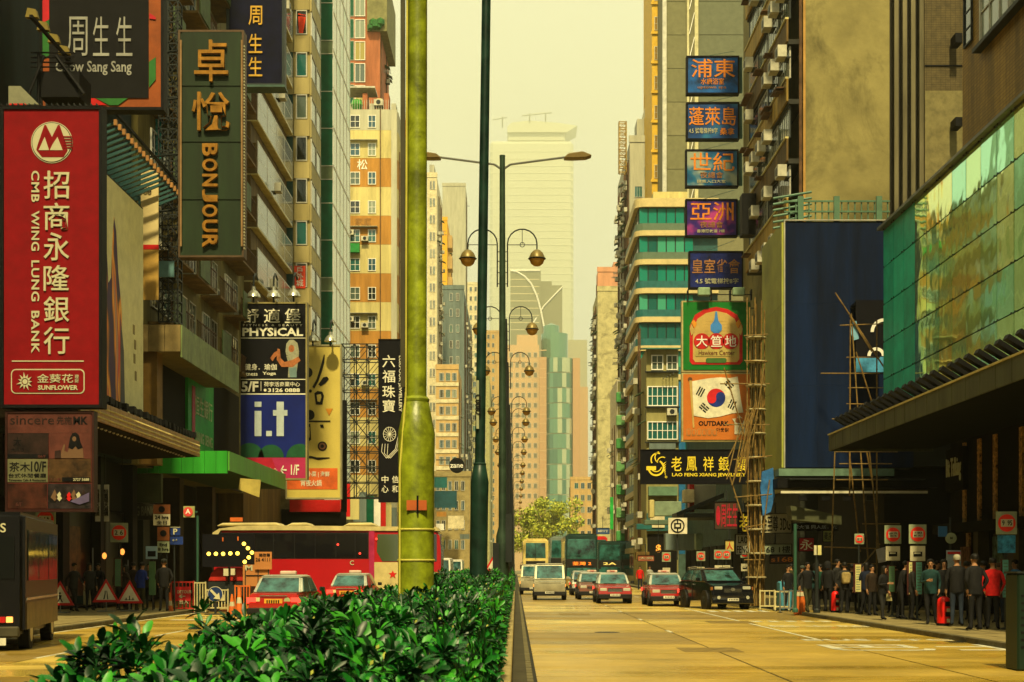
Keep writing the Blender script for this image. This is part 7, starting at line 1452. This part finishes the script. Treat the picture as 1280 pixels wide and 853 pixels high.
DKC = cloth('near_black', (.008, .008, .009)); CHAR = cloth('charcoal', (.018, .018, .018)); NAVY = cloth('navy', (.008, .012, .03)); JEAN = cloth('denim', (.02, .03, .05)); REDC = cloth('bright_red', (.55, .01, .01)); SKYC = cloth('sky_blue', (.05, .22, .50)); TEALC = cloth('teal', (.008, .035, .035)); BROWNC = cloth('brown_coat', (.022, .013, .007)); OLV = cloth('olive', (.03, .03, .01)); BLUC = cloth('royal_blue', (.006, .02, .16)); GRN_ = cloth('green_jacket', (.008, .05, .03))
GREYH = M('hair_grey', (.30, .28, .20), .7)
for a in [
 ('person in a bright red top and dark shorts at the right bus stop', 1241, 36.6, 160, 'pocket', REDC, DKC, None, 'short', None, None, 1.04),
 ('tall person in black seen from behind at the right bus stop', 1219, 35.4, 175, 'pocket', DKC, DKC, None, 'short', None, None, 1.06),
 ('broad person in black coat beside the tall one in black', 1229, 37.8, -150, 'stand', DKC, CHAR, None, 'short', None, None, 1.0),
 ('grey haired person in a dark coat and jeans by the near red bin', 1196, 38.2, 150, 'stand', DKC, JEAN, None, 'short', GREYH, None, 1.05),
 ('person with blue jacket and brown backpack left of the near red bin', 1163, 40.2, 30, 'phone', TEALC, DKC, None, 'short', None, None, 1.0, .14, 'backpack'),
 ('long haired person in black between the backpack and the grey haired one', 1180, 40.6, 20, 'stand', DKC, DKC, None, 'long', None, None, .99),
 ('person in light blue shirt at the extreme right edge', 1271, 41.5, -60, 'phone', SKYC, DKC, None, 'short', None, None, 1.0),
 ('short person in a black puffer holding a khaki handbag at the middle bus stop', 1103, 43.4, 10, 'phone', DKC, CHAR, None, 'long', None, None, .97, .14, 'handbag'),
 ('person in a brown coat waiting behind the one with the khaki handbag', 1090, 47.0, -20, 'stand', BROWNC, DKC, None, 'short', None, None, 1.0),
 ('person in black leaning forward right of the middle bus stop', 1126, 44.0, 60, 'stoop', DKC, DKC, None, 'short', None, None, .98),
 ('person in charcoal beside the bus stop panel with white lower border', 1139, 43.2, 110, 'stand', CHAR, DKC, None, 'short', None, None, .98),
 ('person in a pale hooded coat with a tan bag by the far red bin', 1056, 49.6, 170, 'bag', CHAR, DKC, None, 'short', None, None, 1.05, .14, 'bluepack'),
 ('person in black with raised hood behind the far red bin', 1035, 51.0, 100, 'stand', DKC, DKC, None, 'short', None, None, 1.04, .14, 'hood'),
 ('person in a green jacket partly hidden near the far red bin', 1027, 51.4, -90, 'phone', GRN_, DKC, None, 'short', None, None, 1.02),
 ('bare legged person in shorts and dark top by the green street post', 1009, 51.0, -30, 'walk', DKC, OLV, None, 'short', None, None, .98),
 ('person in navy walking behind the narrow yellow notice panel', 1077, 50.0, 80, 'walk', NAVY, DKC, None, 'short', None, None, 1.0),
 ('person in a brown jacket walking beyond the middle bus stop', 1087, 50.8, -70, 'walk', BROWNC, JEAN, None, 'short', None, None, 1.0),
 ('person in black at the shopfront behind the middle bus stop', 1115, 49.0, 0, 'pocket', CHAR, DKC, None, 'short', None, None, 1.0),
 ('person in dark red far down the right pavement by the taxis', 800, 104, 0, 'stand', REDC, NAVY, None, 'short', None, None, 1.0),
 ('person in a pale top beside the one in dark red far down the right pavement', 812, 102, 0, 'walk', cloth('pale_grey', (.3, .3, .25)), NAVY, None, 'short', None, None, 1.0),
 ('person in black standing by the hoarding behind the bamboo bundle', 985, 56.5, 60, 'stand', DKC, DKC, None, 'short', None, None, 1.0, .012),
 ('person in black standing close behind the near red bin', 1188, 41.6, 200, 'phone', DKC, DKC, None, 'short', None, None, 1.02),
 ('person in charcoal just left of the bright red top', 1208, 39.6, 140, 'bag', CHAR, DKC, None, 'short', None, None, 1.0),
 ('person in black with brown hair right of the bright red top', 1249, 41.0, -170, 'stand', DKC, JEAN, None, 'short', M('hair_brown', (.05, .025, .01), .6), None, .98),
 ('person in navy standing back under the arcade behind the tall one in black', 1214, 43.5, -30, 'pocket', NAVY, DKC, None, 'short', None, None, 1.0),
 ('person in black crossing behind the twin timetable boards', 1153, 46.5, 90, 'walk', DKC, DKC, None, 'long', None, None, .97),
 ('person in charcoal waiting under the arcade between the two bus stops', 1170, 45.5, 0, 'phone', CHAR, JEAN, None, 'short', None, None, .98),
 ('person in black with a raised hood by the brown topped stop disc', 1120, 47.5, -40, 'stand', DKC, DKC, None, 'short', None, None, 1.0, .14, 'hood'),
 ('person in navy facing the shops right of the thin yellow timetable', 1083, 48.6, 180, 'bag', NAVY, DKC, None, 'long', None, None, .96),
 ('person in black to the left of the thin yellow timetable', 1065, 50.6, 160, 'walk', DKC, DKC, None, 'short', None, None, 1.0),
 ('person in charcoal at the back of the group by the hooded people', 1046, 53.0 if False else 51.8, 20, 'pocket', CHAR, DKC, None, 'short', None, None, 1.03),
 ('person in dark teal right behind the bare legged one', 1018, 51.7, 10, 'phone', TEALC, DKC, None, 'long', None, None, .98),
 ('person with pale cap standing behind the orange works barrier', 1003, 57.0, 30, 'stand', CHAR, DKC, None, 'short', None, None, 1.0, .012, 'cap'),
 ('person in olive walking beyond the blue water tank', 990, 59.5, -60, 'walk', OLV, DKC, None, 'short', None, None, 1.0),
 ('person in black standing under the left arcade beside the grey post', 123, 55.6, 10, 'phone', DKC, DKC, None, 'short', None, None, 1.0),
 ('person in brown left of the timetable board on the left pavement', 158, 53.4, -60, 'pocket', BROWNC, DKC, None, 'long', None, None, .96),
 ('person in charcoal in the shade close to the dark light bus', 92, 52.0, 60, 'walk', CHAR, DKC, None, 'short', None, None, 1.0),
 ('person in a black cap and dark coat on the left pavement facing the works', 205, 52.2, 200, 'pocket', DKC, DKC, None, 'short', None, None, 1.08, .14, 'cap'),
 ('person in a royal blue jacket reading by the left bus stop panel', 176, 52.6, 150, 'phone', BLUC, OLV, None, 'short', None, None, 1.02),
 ('person in a brown coat behind the one in royal blue', 167, 54.0, 170, 'stand', BROWNC, DKC, None, 'short', None, None, 1.02),
 ('person in olive holding a pale paper by the left bus stop panel', 187, 54.5, 0, 'phone', OLV, DKC, None, 'short', None, None, 1.0),
 ('person in black in the shadow left of the middle warning triangle', 112, 53.0, 40, 'stand', CHAR, DKC, None, 'long', None, None, 1.0),
 ('person in brown in the shadow above the right hand warning triangle', 150, 55.5, 0, 'bag', BROWNC, DKC, None, 'short', None, None, 1.0)]:
    person(*a)
# ================= street furniture, right pavement =================
DISC = M('stop_disc_red', (.75, .025, .012), .45); SB = M('stop_plate_cream', (.50, .46, .30), .5); LB = M('pale_sage_board', (.26, .30, .18), .5)
def bus_stop(label, px, d, ytop, size, txt, second, panel, ybase, pw_=9, off=0, group='bus stop poles on the right pavement', side=1):
    x = X(px, d); r = thing('bus_stop_sign', label, 'bus stop', (x, d, .14), group)
    m = MB(); m.cyl((x, d+.06, .14), (x, d+.06, Z(ytop, d)), .035, n=8); m.lathe([(.13, 0), (.13, .03), (.04, .06)], (x, d+.06, .139), n=10); m.build('post', DKSTEEL, r)
    zc = Z(ytop+size/2, d); s = size/F*d/2; B('stop_plate', LB, r, (x-s, x+s, d-.02, d+.02, zc-s*1.1, zc+s*1.1), bevel=.008)
    MB().disc(x, zc, s*.84, d-.04, d-.021, 24).build('red_disc', DISC, r); B('number_plate', SB, r, (x-s*.58, x+s*.58, d-.055, d-.041, zc-s*.36, zc+s*.36)); text(txt, x, d-.06, zc, s*.42, BLK, r, fit=(s*.95, s*.5))
    if second:
        z2 = Z(ytop+size+12, d); B('route_plate', second[0], r, (x-s*.85, x+s*.85, d-.02, d+.02, z2-s*.95, z2+s*.75)); 
        if second[1] == 'bus':
            B('bus_icon', BLK, r, (x-s*.5, x+s*.5, d-.03, d-.021, z2-s*.45, z2+s*.1)); B('bus_icon_window', second[0], r, (x-s*.4, x+s*.3, d-.038, d-.031, z2-s*.15, z2+s*.02))
        elif second[1]: text(second[1], x, d-.03, z2, s*.4, BLK, r, fit=(s*1.2, s*.9))
    if panel:
        y0, y1, cols = panel
        for i, c in enumerate(cols):
            a = px-5+off+i*9; B('timetable', c, r, (X(a, d), X(a+(7 if i or len(cols) == 1 else 4), d), d-.03, d-.01, Z(y1, d), Z(y0, d)))
            for k in range(10): z = Z(y0, d)-(k+1)*(Z(y0, d)-Z(y1, d))/11; B('timetable_line', M('print_grey_line', (.10, .16, .12), .5), r, (X(a+1, d), X(a+(6 if i or len(cols) == 1 else 3), d), d-.034, d-.031, z-.012, z+.012))
        B('timetable_frame', M('maroon_frame', (.06, .012, .01), .5), r, (X(px-7+off, d), X(px-7+off+len(cols)*9+1, d), d-.009, d+.03, Z(y1+1, d), Z(y0-1, d)))
    return r
TT1 = M('timetable_teal', (.12, .36, .28), .5); TT2 = M('timetable_yellow', (.55, .50, .20), .5); TT3 = M('timetable_green', (.10, .22, .10), .5)
bus_stop('bus stop pole with round disc reading 9 95 and a picture plate at far right', 1258, 36.8, 641, 26, '9  95', (M('picture_plate_blue', (.03, .20, .36), .5, var=.5, scale=8), ''), (700, 747, [TT1]), 800)
bus_stop('bus stop pole with red disc and twin timetable boards in the middle right', 1147, 43.5, 657, 22, '7 HKB\nM1 A21', (SB, 'bus'), (703, 743, [TT2, TT1]), 787, off=-6)
bus_stop('bus stop pole with brown topped red disc right of the bamboo scaffold', 1116, 46.5, 658, 21, '35A 27K\n36A 46', (SB, 'bus'), (708, 740, [TT3]), 783)
bus_stop('thin bus stop pole with one tall yellow timetable near the far red bin', 1074, 49.5, 668, 12, '81S', None, (706, 740, [TT2]), 777)
for i, (px, dd, yt) in enumerate(((876, 76, 690), (898, 74, 688), (931, 70, 686), (908, 73, 688), (833, 96, 691))):
    bus_stop('small distant bus stop pole behind the black car, ' + ['leftmost of the near four', 'second of the near four', 'rightmost of the near four', 'third of the near four', 'alone above the hidden taxi'][i], px, dd, yt, 11, '2A', (SB, 'bus'), None, 760)
r = thing('street_sign', 'round pale sage sign on a pole beside a blue plate on the right pavement', 'sign', (X(1190, 42), 42, .14)); x = X(1189, 42)
m = MB(); m.cyl((x, 42.1, .14), (x, 42.1, 3.2), .03); m.build('post', DKSTEEL, r); m = MB(); m.disc(x, Z(673, 42), .16, 42, 42.04, 20); m.build('disc', LB, r); text('M', x, 41.98, Z(673, 42), .1, BLK, r); B('paper_notice', M('notice_pale_blue', (.30, .36, .40), .5), r, (X(1183, 42), X(1201, 42), 41.98, 42.02, Z(710, 42), Z(688, 42))); B('notice_stripe', RED, r, (X(1184, 42), X(1200, 42), 41.96, 41.979, Z(693, 42), Z(690, 42))); B('blue_plate', M('plate_blue', (.02, .10, .26), .5), r, (X(1173, 42), X(1184, 42), 42.0, 42.04, Z(671, 42), Z(658, 42)))
def red_bin(label, px, d, y0, y1, wpx, post=False):
    x = X(px, d); z1 = Z(y0, d); w_ = wpx/F*d/2
    r = thing('litter_bin', label, 'bin', (x, d, .14), 'red street bins on the right pavement'); RB = M('bin_red_plastic', (.65, .012, .010), .35, var=.05)
    m = MB(); m.lathe([(w_, 0), (w_*1.03, .1), (w_, z1-.34), (w_*.92, z1-.22), (w_*.6, z1-.16), (.02, z1-.14)], (x, d, .14), n=20); m.build('drum', RB, r, smooth=True)
    for z in (.42*z1, .72*z1): B('opening', BLK, r, (x-.02, x+w_*.75, d-w_*1.02, d-w_*.6, z, z+.13)); B('sticker', SB, r, (x+w_*.1, x+w_*.6, d-w_*1.01, d-w_*.8, z-.16, z-.06))
    m = MB(); m.lathe([(w_*1.1, 0), (w_*1.1, .07)], (x, d, .139), n=20); m.build('plinth', BLK, r)
red_bin('larger red litter bin among the crowd at the right bus stop', 1180, 39.4, 746, 790, 17); red_bin('slimmer red litter bin beside the hooded people farther left', 1044, 51.3, 739, 774, 10)
def post(label, px, d, ytop, r_, mat, items=()):
    x = X(px, d); r = thing('street_post', label, 'post', (x, d, .14)); m = MB(); m.cyl((x, d, .12), (x, d, Z(ytop, d)), r_, n=10); m.lathe([(r_*1.8, 0), (r_*1.8, .1), (r_, .16)], (x, d, .139), n=10); m.build('shaft', mat, r); return r
PG = M('post_green', (.03, .09, .06), .4, dirt=.4)
post('green street post at the pavement corner left of the crowd', 994, 53.0 if False else 51.6, 655, .06, PG)
r = post('dark street post with small pale plates between the corner post and the red bin', 1021, 50.8, 682, .07, DKSTEEL); B('plate', SB, r, (X(1017, 50.7), X(1020, 50.7), 50.6, 50.7, Z(694, 50.7), Z(682, 50.7))); B('plate', TT2, r, (X(1021.5, 50.7), X(1026, 50.7), 50.6, 50.7, Z(694, 50.7), Z(682, 50.7)))
d = 23.6; r = thing('kiosk_cabinet', 'dark green roadside cabinet cut off by the right edge of the picture', 'cabinet', (X(1290, d), d, .017)); B('cabinet', M('cabinet_green', (.006, .018, .010), .45), r, (X(1272, d), X(1320, d), d, d+.6, .02, Z(717, d)), bevel=.03); B('cap', DKSTEEL, r, (X(1271, d), X(1321, d), d-.02, d+.62, Z(717, d)+.001, Z(714.5, d)))
m = MB(); [m.box(X(1276, d), X(1300, d), d-.012, d-.001, .4+k*.12, .43+k*.12) for k in range(8)]; m.build('vent', BLK, r)
# hoarding, barriers and cones by the bamboo
OB = M('barrier_orange', (.60, .13, .02), .5, dirt=.3); YB = M('barrier_cream', (.50, .44, .22), .5, dirt=.3)
def barrier(label, px0, px1, d, y0, y1, mat, posts=5, fill=None, z0=.02, cat='barrier'):
    a, b, z1 = X(px0, d), X(px1, d), Z(y0, d); r = thing('crowd_barrier', label, cat, ((a+b)/2, d, z0))
    B('rail', mat, r, (a, b, d-.02, d+.02, z1-.05, z1)); B('rail', mat, r, (a, b, d-.02, d+.02, z0+.15, z0+.2))
    for i in range(posts): x = a+(b-a)*i/(posts-1); B('upright', mat, r, (x-.018, x+.018, d-.018, d+.018, z0+.201, z1-.051))
    for x in (a, b): B('foot', DKSTEEL, r, (x-.04, x+.04, d-.25, d+.25, z0-.02, z0+.03)); B('leg', mat, r, (x-.025, x+.025, d-.021, d+.021, z0, z1+.02)) 
    if fill: B('board', fill, r, (a+.1, b-.1, d-.05, d-.025, z0+.45, z1-.2))
    return r
barrier('cream railing panel beside the bamboo bundle', 950, 968, 58, 738, 762, YB, 4); barrier('cream railing panel left of the blue water tank', 969, 986, 57, 739, 764, YB, 4)
barrier('grey railing panel in front of the blue water tank', 975, 1002, 55, 738, 768, STEEL, 6)
r = thing('water_tank', 'pale blue plastic tank standing behind the cream railings', 'tank', (X(980, 57.8), 57.8, .02)); B('tank', M('tank_blue', (.06, .25, .36), .5, var=.15, dirt=.3), r, (X(974, 57.8), X(989, 57.8), 57.6, 58.4, .02, Z(727, 57.8)), bevel=.06, smooth=True); m = MB(); m.lathe([(.1, 0), (.1, .06)], (X(981, 57.8), 58, Z(727, 57.8)), n=12); m.build('lid', WHITE, r)
r = thing('traffic_barrel', 'orange plastic works barrier with white bands at the pavement corner', 'barrier', (X(997, 52.5), 52.5, .012)); 
for px in (993, 1000): B('panel', OB, r, (X(px, 52.4), X(px+6, 52.4), 52.3, 52.6, .02, Z(740, 52.4)), bevel=.03); B('band', SB, r, (X(px, 52.4)-.004, X(px+6, 52.4)+.004, 52.29, 52.61, .7, .85))
r = thing('notice_paper', 'white paper notice tied to the bamboo pole above the pavement', 'notice', (X(1102, 55), 55, 2)); poly('paper', M('paper_white', (.62, .60, .56), .6), r, [(1095, 687), (1106, 684), (1108, 702), (1098, 704)], 55, .0, .02)
# street furniture, left pavement
triangle_sign('red triangle sign with a digging figure beside the dark bus', 75, 757, 1.0, 50.5, g_person, ground=.14); triangle_sign('red triangle sign with a narrowing road symbol in the middle of the three', 132.5, 753, .98, 52, g_narrow, ground=.14); triangle_sign('red triangle sign with three upright bars nearest the waiting people', 162, 754.5, .98, 52.4, g_lanes, ground=.14)
bus_stop('round red stop disc on cream plate high above the dark bus', 57, 49, 637, 25, '1 1A', None, None, 770, group='stop discs on the left pavement'); bus_stop('red stop disc on cream plate over the middle warning triangle', 149, 54, 655, 22, '2 6', None, (699, 733, [TT3]), 770, group='stop discs on the left pavement')
d = 53
r = thing('parking_sign', 'stacked parking signs reading 24 hrs on a post on the left pavement', 'sign', (X(203, d), d, .14)); m = MB(); m.cyl((X(208, d), d+.06, .14), (X(208, d), d+.06, Z(632, d)), .03); m.build('post', DKSTEEL, r)
BO = M('burnt_orange_plate', (.20, .06, .015), .5)
for (a, b, y0, y1, mt) in ((192, 213, 631, 642.5, BO), (192, 213, 643, 657, SB), (197, 212, 659, 676, BO), (197, 212, 677, 691, LB), (182.5, 197, 683, 699, M('plate_sky', (.22, .34, .42), .5))): rect('plate', mt, r, a, b, y0, y1, d, th=.03)
ftext('24 hrs', 194, 211, 644.5, 649.5, d, BLK, r, off=.05, bold=.03); ftext('全日', 196, 209, 651, 656, d, BLK, r, off=.05); ftext('End\n8 hrs', 198, 211, 679, 689, d, BLK, r, off=.05); 
for (a, b) in ((202.5, 637), (204.5, 667)): m = MB(); m.disc(X(a, d), Z(b, d), .12, d-.055, d-.045, 16); m.build('plate_symbol', BLK, r)
B('bus_icon', BLK, r, (X(185, d), X(195, d), d-.055, d-.045, Z(696, d), Z(689, d)))
r = thing('parking_sign', 'blue square parking sign with a white P left of the slim post', 'sign', (X(219, d), d, .14)); m = MB(); m.cyl((X(217.5, d), d+.06, .14), (X(217.5, d), d+.06, Z(660, d)), .03); m.build('post', DKSTEEL, r)
rect('plate', NV if False else M('sign_deep_blue', (.01, .03, .16), .5), r, 213.5, 225.5, 659.5, 669.5, d, th=.03); rect('plate', MC['sign_deep_blue'], r, 213, 229, 671, 681, d, th=.03); ftext('P', 217, 222, 661, 668.5, d, LET, r, off=.05, bold=.02); rect('plate_frame', LET, r, 213, 226, 659, 659.6, d, .05); ftext('←→', 216, 222, 674, 677, d, LET, r, off=.05)
r = thing('metro_sign', 'small lit red round sign on a slim green post on the left pavement', 'sign', (X(247, 56), 56, .14)); x = X(247, 56); m = MB(); m.cyl((x, 56, .14), (x, 56, Z(645, 56)), .05); m.build('post', PG, r); B('plate', M('sage_plate', (.30, .32, .12), .5), r, (X(230, 56), X(244, 56), 55.9, 55.95, Z(647, 56), Z(633, 56))); m = MB(); m.disc(X(236, 56), Z(640, 56), .18, 55.86, 55.89, 20); m.build('disc', M('disc_red_lit', (1, .05, .02), emit=.6), r); text('A', X(236, 56), 55.85, Z(640, 56), .26, WHITE, r, bold=.02); B('arm', PG, r, (X(236, 56), x, 55.96, 56, Z(641, 56), Z(639, 56)))
for (px, yt, w_) in ((116, 685, .025), (160, 700, .02)): post('thin grey post in the shadow of the left pavement ' + ('by the dark bus' if px < 130 else 'behind the triangle with three bars'), px, 54.5, yt, w_, STEEL)
B_ = thing('timetable_board', 'tall green timetable panel beside the person in royal blue', 'notice board', (X(191, 54), 54, .14)); B('panel', TT3, B_, (X(187, 53.8), X(195, 53.8), 53.7, 53.76, Z(744, 53.8), Z(702, 53.8))); B('post', DKSTEEL, B_, (X(190.5, 53.8), X(191.5, 53.8), 53.77, 53.82, .14, Z(700, 53.8)))
ORL = M('glow_orange_lamp', (1, .32, .05), emit=1.4)
for i, (px, py) in enumerate(((130.5, 695), (153, 690))): q = thing('shop_lamp', ['small orange lamp glowing above the middle triangle sign', 'small orange lamp glowing left of the blue coach plate'][i], 'lamp', (X(px, 60), 60, Z(py, 60))); MB().ball((X(px, 60), 60, Z(py, 60)), .10, 8, sq=1.4).build('bulb', ORL, q); m = MB(); m.cyl((X(px, 60), 60, Z(py, 60)+.12), (X(px, 60), 60, 6.45), .012, n=5); m.build('cord', BLK, q)
r = thing('stall_goods', 'stack of pale and orange boxes in the shadow by the warning signs', 'boxes', (X(109, 56), 56, .14))
for (a, b, y0, y1, c) in ((104, 113, 733, 756, YB), (105, 112, 727, 732.5, OB), (107, 112, 721, 726.5, SB), (96, 103.5, 745, 755, TEALC)): B('box', c, r, (X(a, 56), X(b, 56), 56, 56.4, Z(y1, 56), Z(y0, 56)))
# roadworks: barriers, arrow sign, arrow board
RW = M('works_red', (.42, .02, .012), .5, dirt=.2); d = 54.6
r = barrier('red works railing with a red notice board beside the left people', 214, 242, d, 727, 766, RW, 7, fill=M('notice_red', (.50, .015, .02), .5), z0=.02); ftext('DETOUR', 222, 240, 738, 742, d, LET, r, off=.06); ftext('←', 224, 232, 743, 748, d, LET, r, off=.06, bold=.04); ftext('出入', 224, 236, 750, 755, d, LET, r, off=.06)
barrier('yellow works railing just left of the round arrow sign', 243, 257, d, 728, 764, YB, 5); barrier('cream works barrier behind the round arrow sign', 258, 285, 55.2, 737, 767, YB, 8, fill=YB); barrier('orange works railing right of the round arrow sign', 294, 312, 54.4, 732, 762, OB, 6)
d = 52.5; r = thing('arrow_sign', 'round blue sign with a white diagonal arrow at the roadworks', 'road sign', (X(269, d), d, .017)); m = MB(); m.disc(X(269, d), Z(743, d), 9.8/F*d, d, d+.03, 28); m.build('white_ring', SB, r); m = MB(); m.disc(X(269, d), Z(743, d), 9/F*d, d-.02, d-.001, 28); m.build('blue_disc', M('sign_blue_disc', (.010, .03, .12), .4), r)
poly('arrow', LET, r, [(262.5, 738.5), (264.5, 736.5), (271.5, 743.5), (274, 741), (275.5, 749.5), (267, 748.5), (269.5, 746)], d, .03); B('stand', DKSTEEL, r, (X(269, d)-.04, X(269, d)+.04, d+.031, d+.07, .02, Z(740, d)), (X(269, d)-.35, X(269, d)+.35, d-.2, d+.3, .018, .06))
d = 56; r = thing('arrow_board', 'big black board with lit yellow dots forming a right arrow on a red works trailer', 'works trailer', (X(285, d), d, .017)); B('board', BK2, r, (X(253, d), X(318, d), d, d+.15, Z(709, d), Z(668, d))); LD = M('led_yellow_dot', (1, .62, .06), emit=3.2)
for (px, py) in ((261, 692.5), (270, 692.5), (279, 692.5), (288, 692), (297, 692), (305, 680), (310, 685.5), (315, 691), (311, 697), (306, 702.5)): m = MB(); m.disc(X(px, d), Z(py, d), 2.4/F*d, d-.03, d-.001, 14); m.build('lamp', LD, r)
for (px, py) in ((278, 674), (297, 673)): B('beacon', LD if False else OB, r, (X(px, d), X(px+1.5, d), d-.05, d, Z(py+3, d), Z(py-2, d)))
m = MB(); m.prism([(X(258, d), Z(727, d)), (X(262, d), Z(716, d)), (X(270, d), Z(709.5, d)), (X(303, d), Z(709.5, d)), (X(303, d), Z(727, d))], d+.3, d+1.8, 'y'); m.build('red_hood', RW, r, bevel=.03); B('chassis', DKSTEEL, r, (X(258, d), X(305, d), d+.2, d+2.4, .35, Z(727.5, d)))
for px in (265, 297): m = MB(); m.cyl((X(px, d), d+.2, .34), (X(px, d), d+.4, .34), .33, n=16); m.build('tyre', TYRE, r)
B('mast', DKSTEEL, r, (X(284, d), X(286, d), d+.16, d+.24, .4, Z(680, d))); B('white_box', SB, r, (X(280, d), X(286, d), d-.1, d+.1, Z(720, d), Z(711, d)), (X(289, d), X(294, d), d-.1, d+.1, Z(719, d), Z(711, d))); B('orange_tag', OB, r, (X(287.5, d), X(303, d), d+.02, d+.1, Z(652, d), Z(647, d)))
r = thing('notice_board', 'orange brown notice board with small black figures beside the arrow board', 'notice board', (X(322, 55), 55, .02)); BB = M('notice_orange_brown', (.42, .17, .05), .5, var=.08); rect('board', BB, r, 318.5, 340, 690, 712, 55, th=.05); rect('lower_board', BB, r, 304, 337, 706, 733, 55.1, th=.05); ftext('26 4111', 320, 338, 697.5, 702, 55, BLK, r, off=.07); ftext('路政署', 324, 338, 692, 696, 55, BLK, r, off=.07); ftext('M', 307, 316, 706.5, 713.5, 55.1, SB, r, off=.07, bold=.03)
B('stand', DKSTEEL, r, *[(X(p, 55), X(p+1, 55), 55.0, 55.05, .02, Z(712, 55)) for p in (306, 322, 335)]); rect('phone_line', BLK, r, 308, 330, 719, 720.5, 55.1, .07)
def cone(label, px, d, h=.75):
    r = thing('traffic_cone', label, 'traffic cone', (X(px, d), d, .012), 'traffic cones at the roadworks'); x = X(px, d); m = MB(); m.lathe([(.15, .03), (.03, h)], (x, d, .012), n=12); m.build('cone', OB, r, smooth=True); B('foot', OB, r, (x-.2, x+.2, d-.2, d+.2, .012, .045)); m = MB(); m.lathe([(.105, h*.4), (.078, h*.62)], (x, d, .012), n=12); m.build('band', SB, r)
cone('orange cone in front of the red works hood', 290, 53.2); cone('orange cone just right of the cream barrier', 299, 53.5, 1.0); cone('orange cone at the left end of the red works railing', 212, 53.4, .8)
# potted plants along the left kerb, litter on the road: small things the street has
r = thing('drain_grate', 'iron drain grate set in the road by the right kerb', 'grate', (10.1, 33, .017)); 
for k in range(8): B('bar', DKSTEEL, r, (9.9+k*.05, 9.925+k*.05, 32.7, 33.3, .017, .024))
r = thing('manhole_cover', 'round iron manhole cover in the nearest right hand lane', 'manhole cover', (2.4, 38, .018)); m = MB(); m.lathe([(.34, 0), (.34, .006), (.30, .008)], (2.4, 38, .0165), n=20); m.build('lid', DKSTEEL, r)
# ---- blocks beside and behind the camera, so that the street light is that of a canyon ----
for (lab, x0, x1, y0, y1, h, mt) in (('plain olive block standing left of the camera out of view', -40, -17.4, -70, 37.9, 46, OLIVE), ('plain ochre block standing right of the camera out of view', 16.8, 40, -70, 21.8, 44, OCH)):
    r = thing('building', lab, 'building', ((x0+x1)/2, (y0+y1)/2, 0)); B('wall', mt, r, (x0, x1, y0, y1, 0, h))
    for z in range(6, 42, 4): B('window_band', G_DARK, r, ((x1, x1+.05) if x0 < 0 else (x0-.05, x0))+(y0+1, y1-1, z, z+1.8))
# ---- the smog ----
hz = MB().box(-430, 430, -100, 3090, -1.6, 960)
hm_ = bpy.data.materials.new('haze_air'); hm_.use_nodes = True; t = hm_.node_tree; t.nodes.clear()
o_ = t.nodes.new('ShaderNodeOutputMaterial'); v_ = t.nodes.new('ShaderNodeVolumePrincipled'); v_.inputs['Color'].default_value = (1, .96, .62, 1); v_.inputs['Density'].default_value = .00034; v_.inputs['Anisotropy'].default_value = .5
t.links.new(v_.outputs[0], o_.inputs['Volume']); ho = hz.build('haze', hm_); tag(ho, kind='stuff')
# ground reaches past the haze box on every side below it
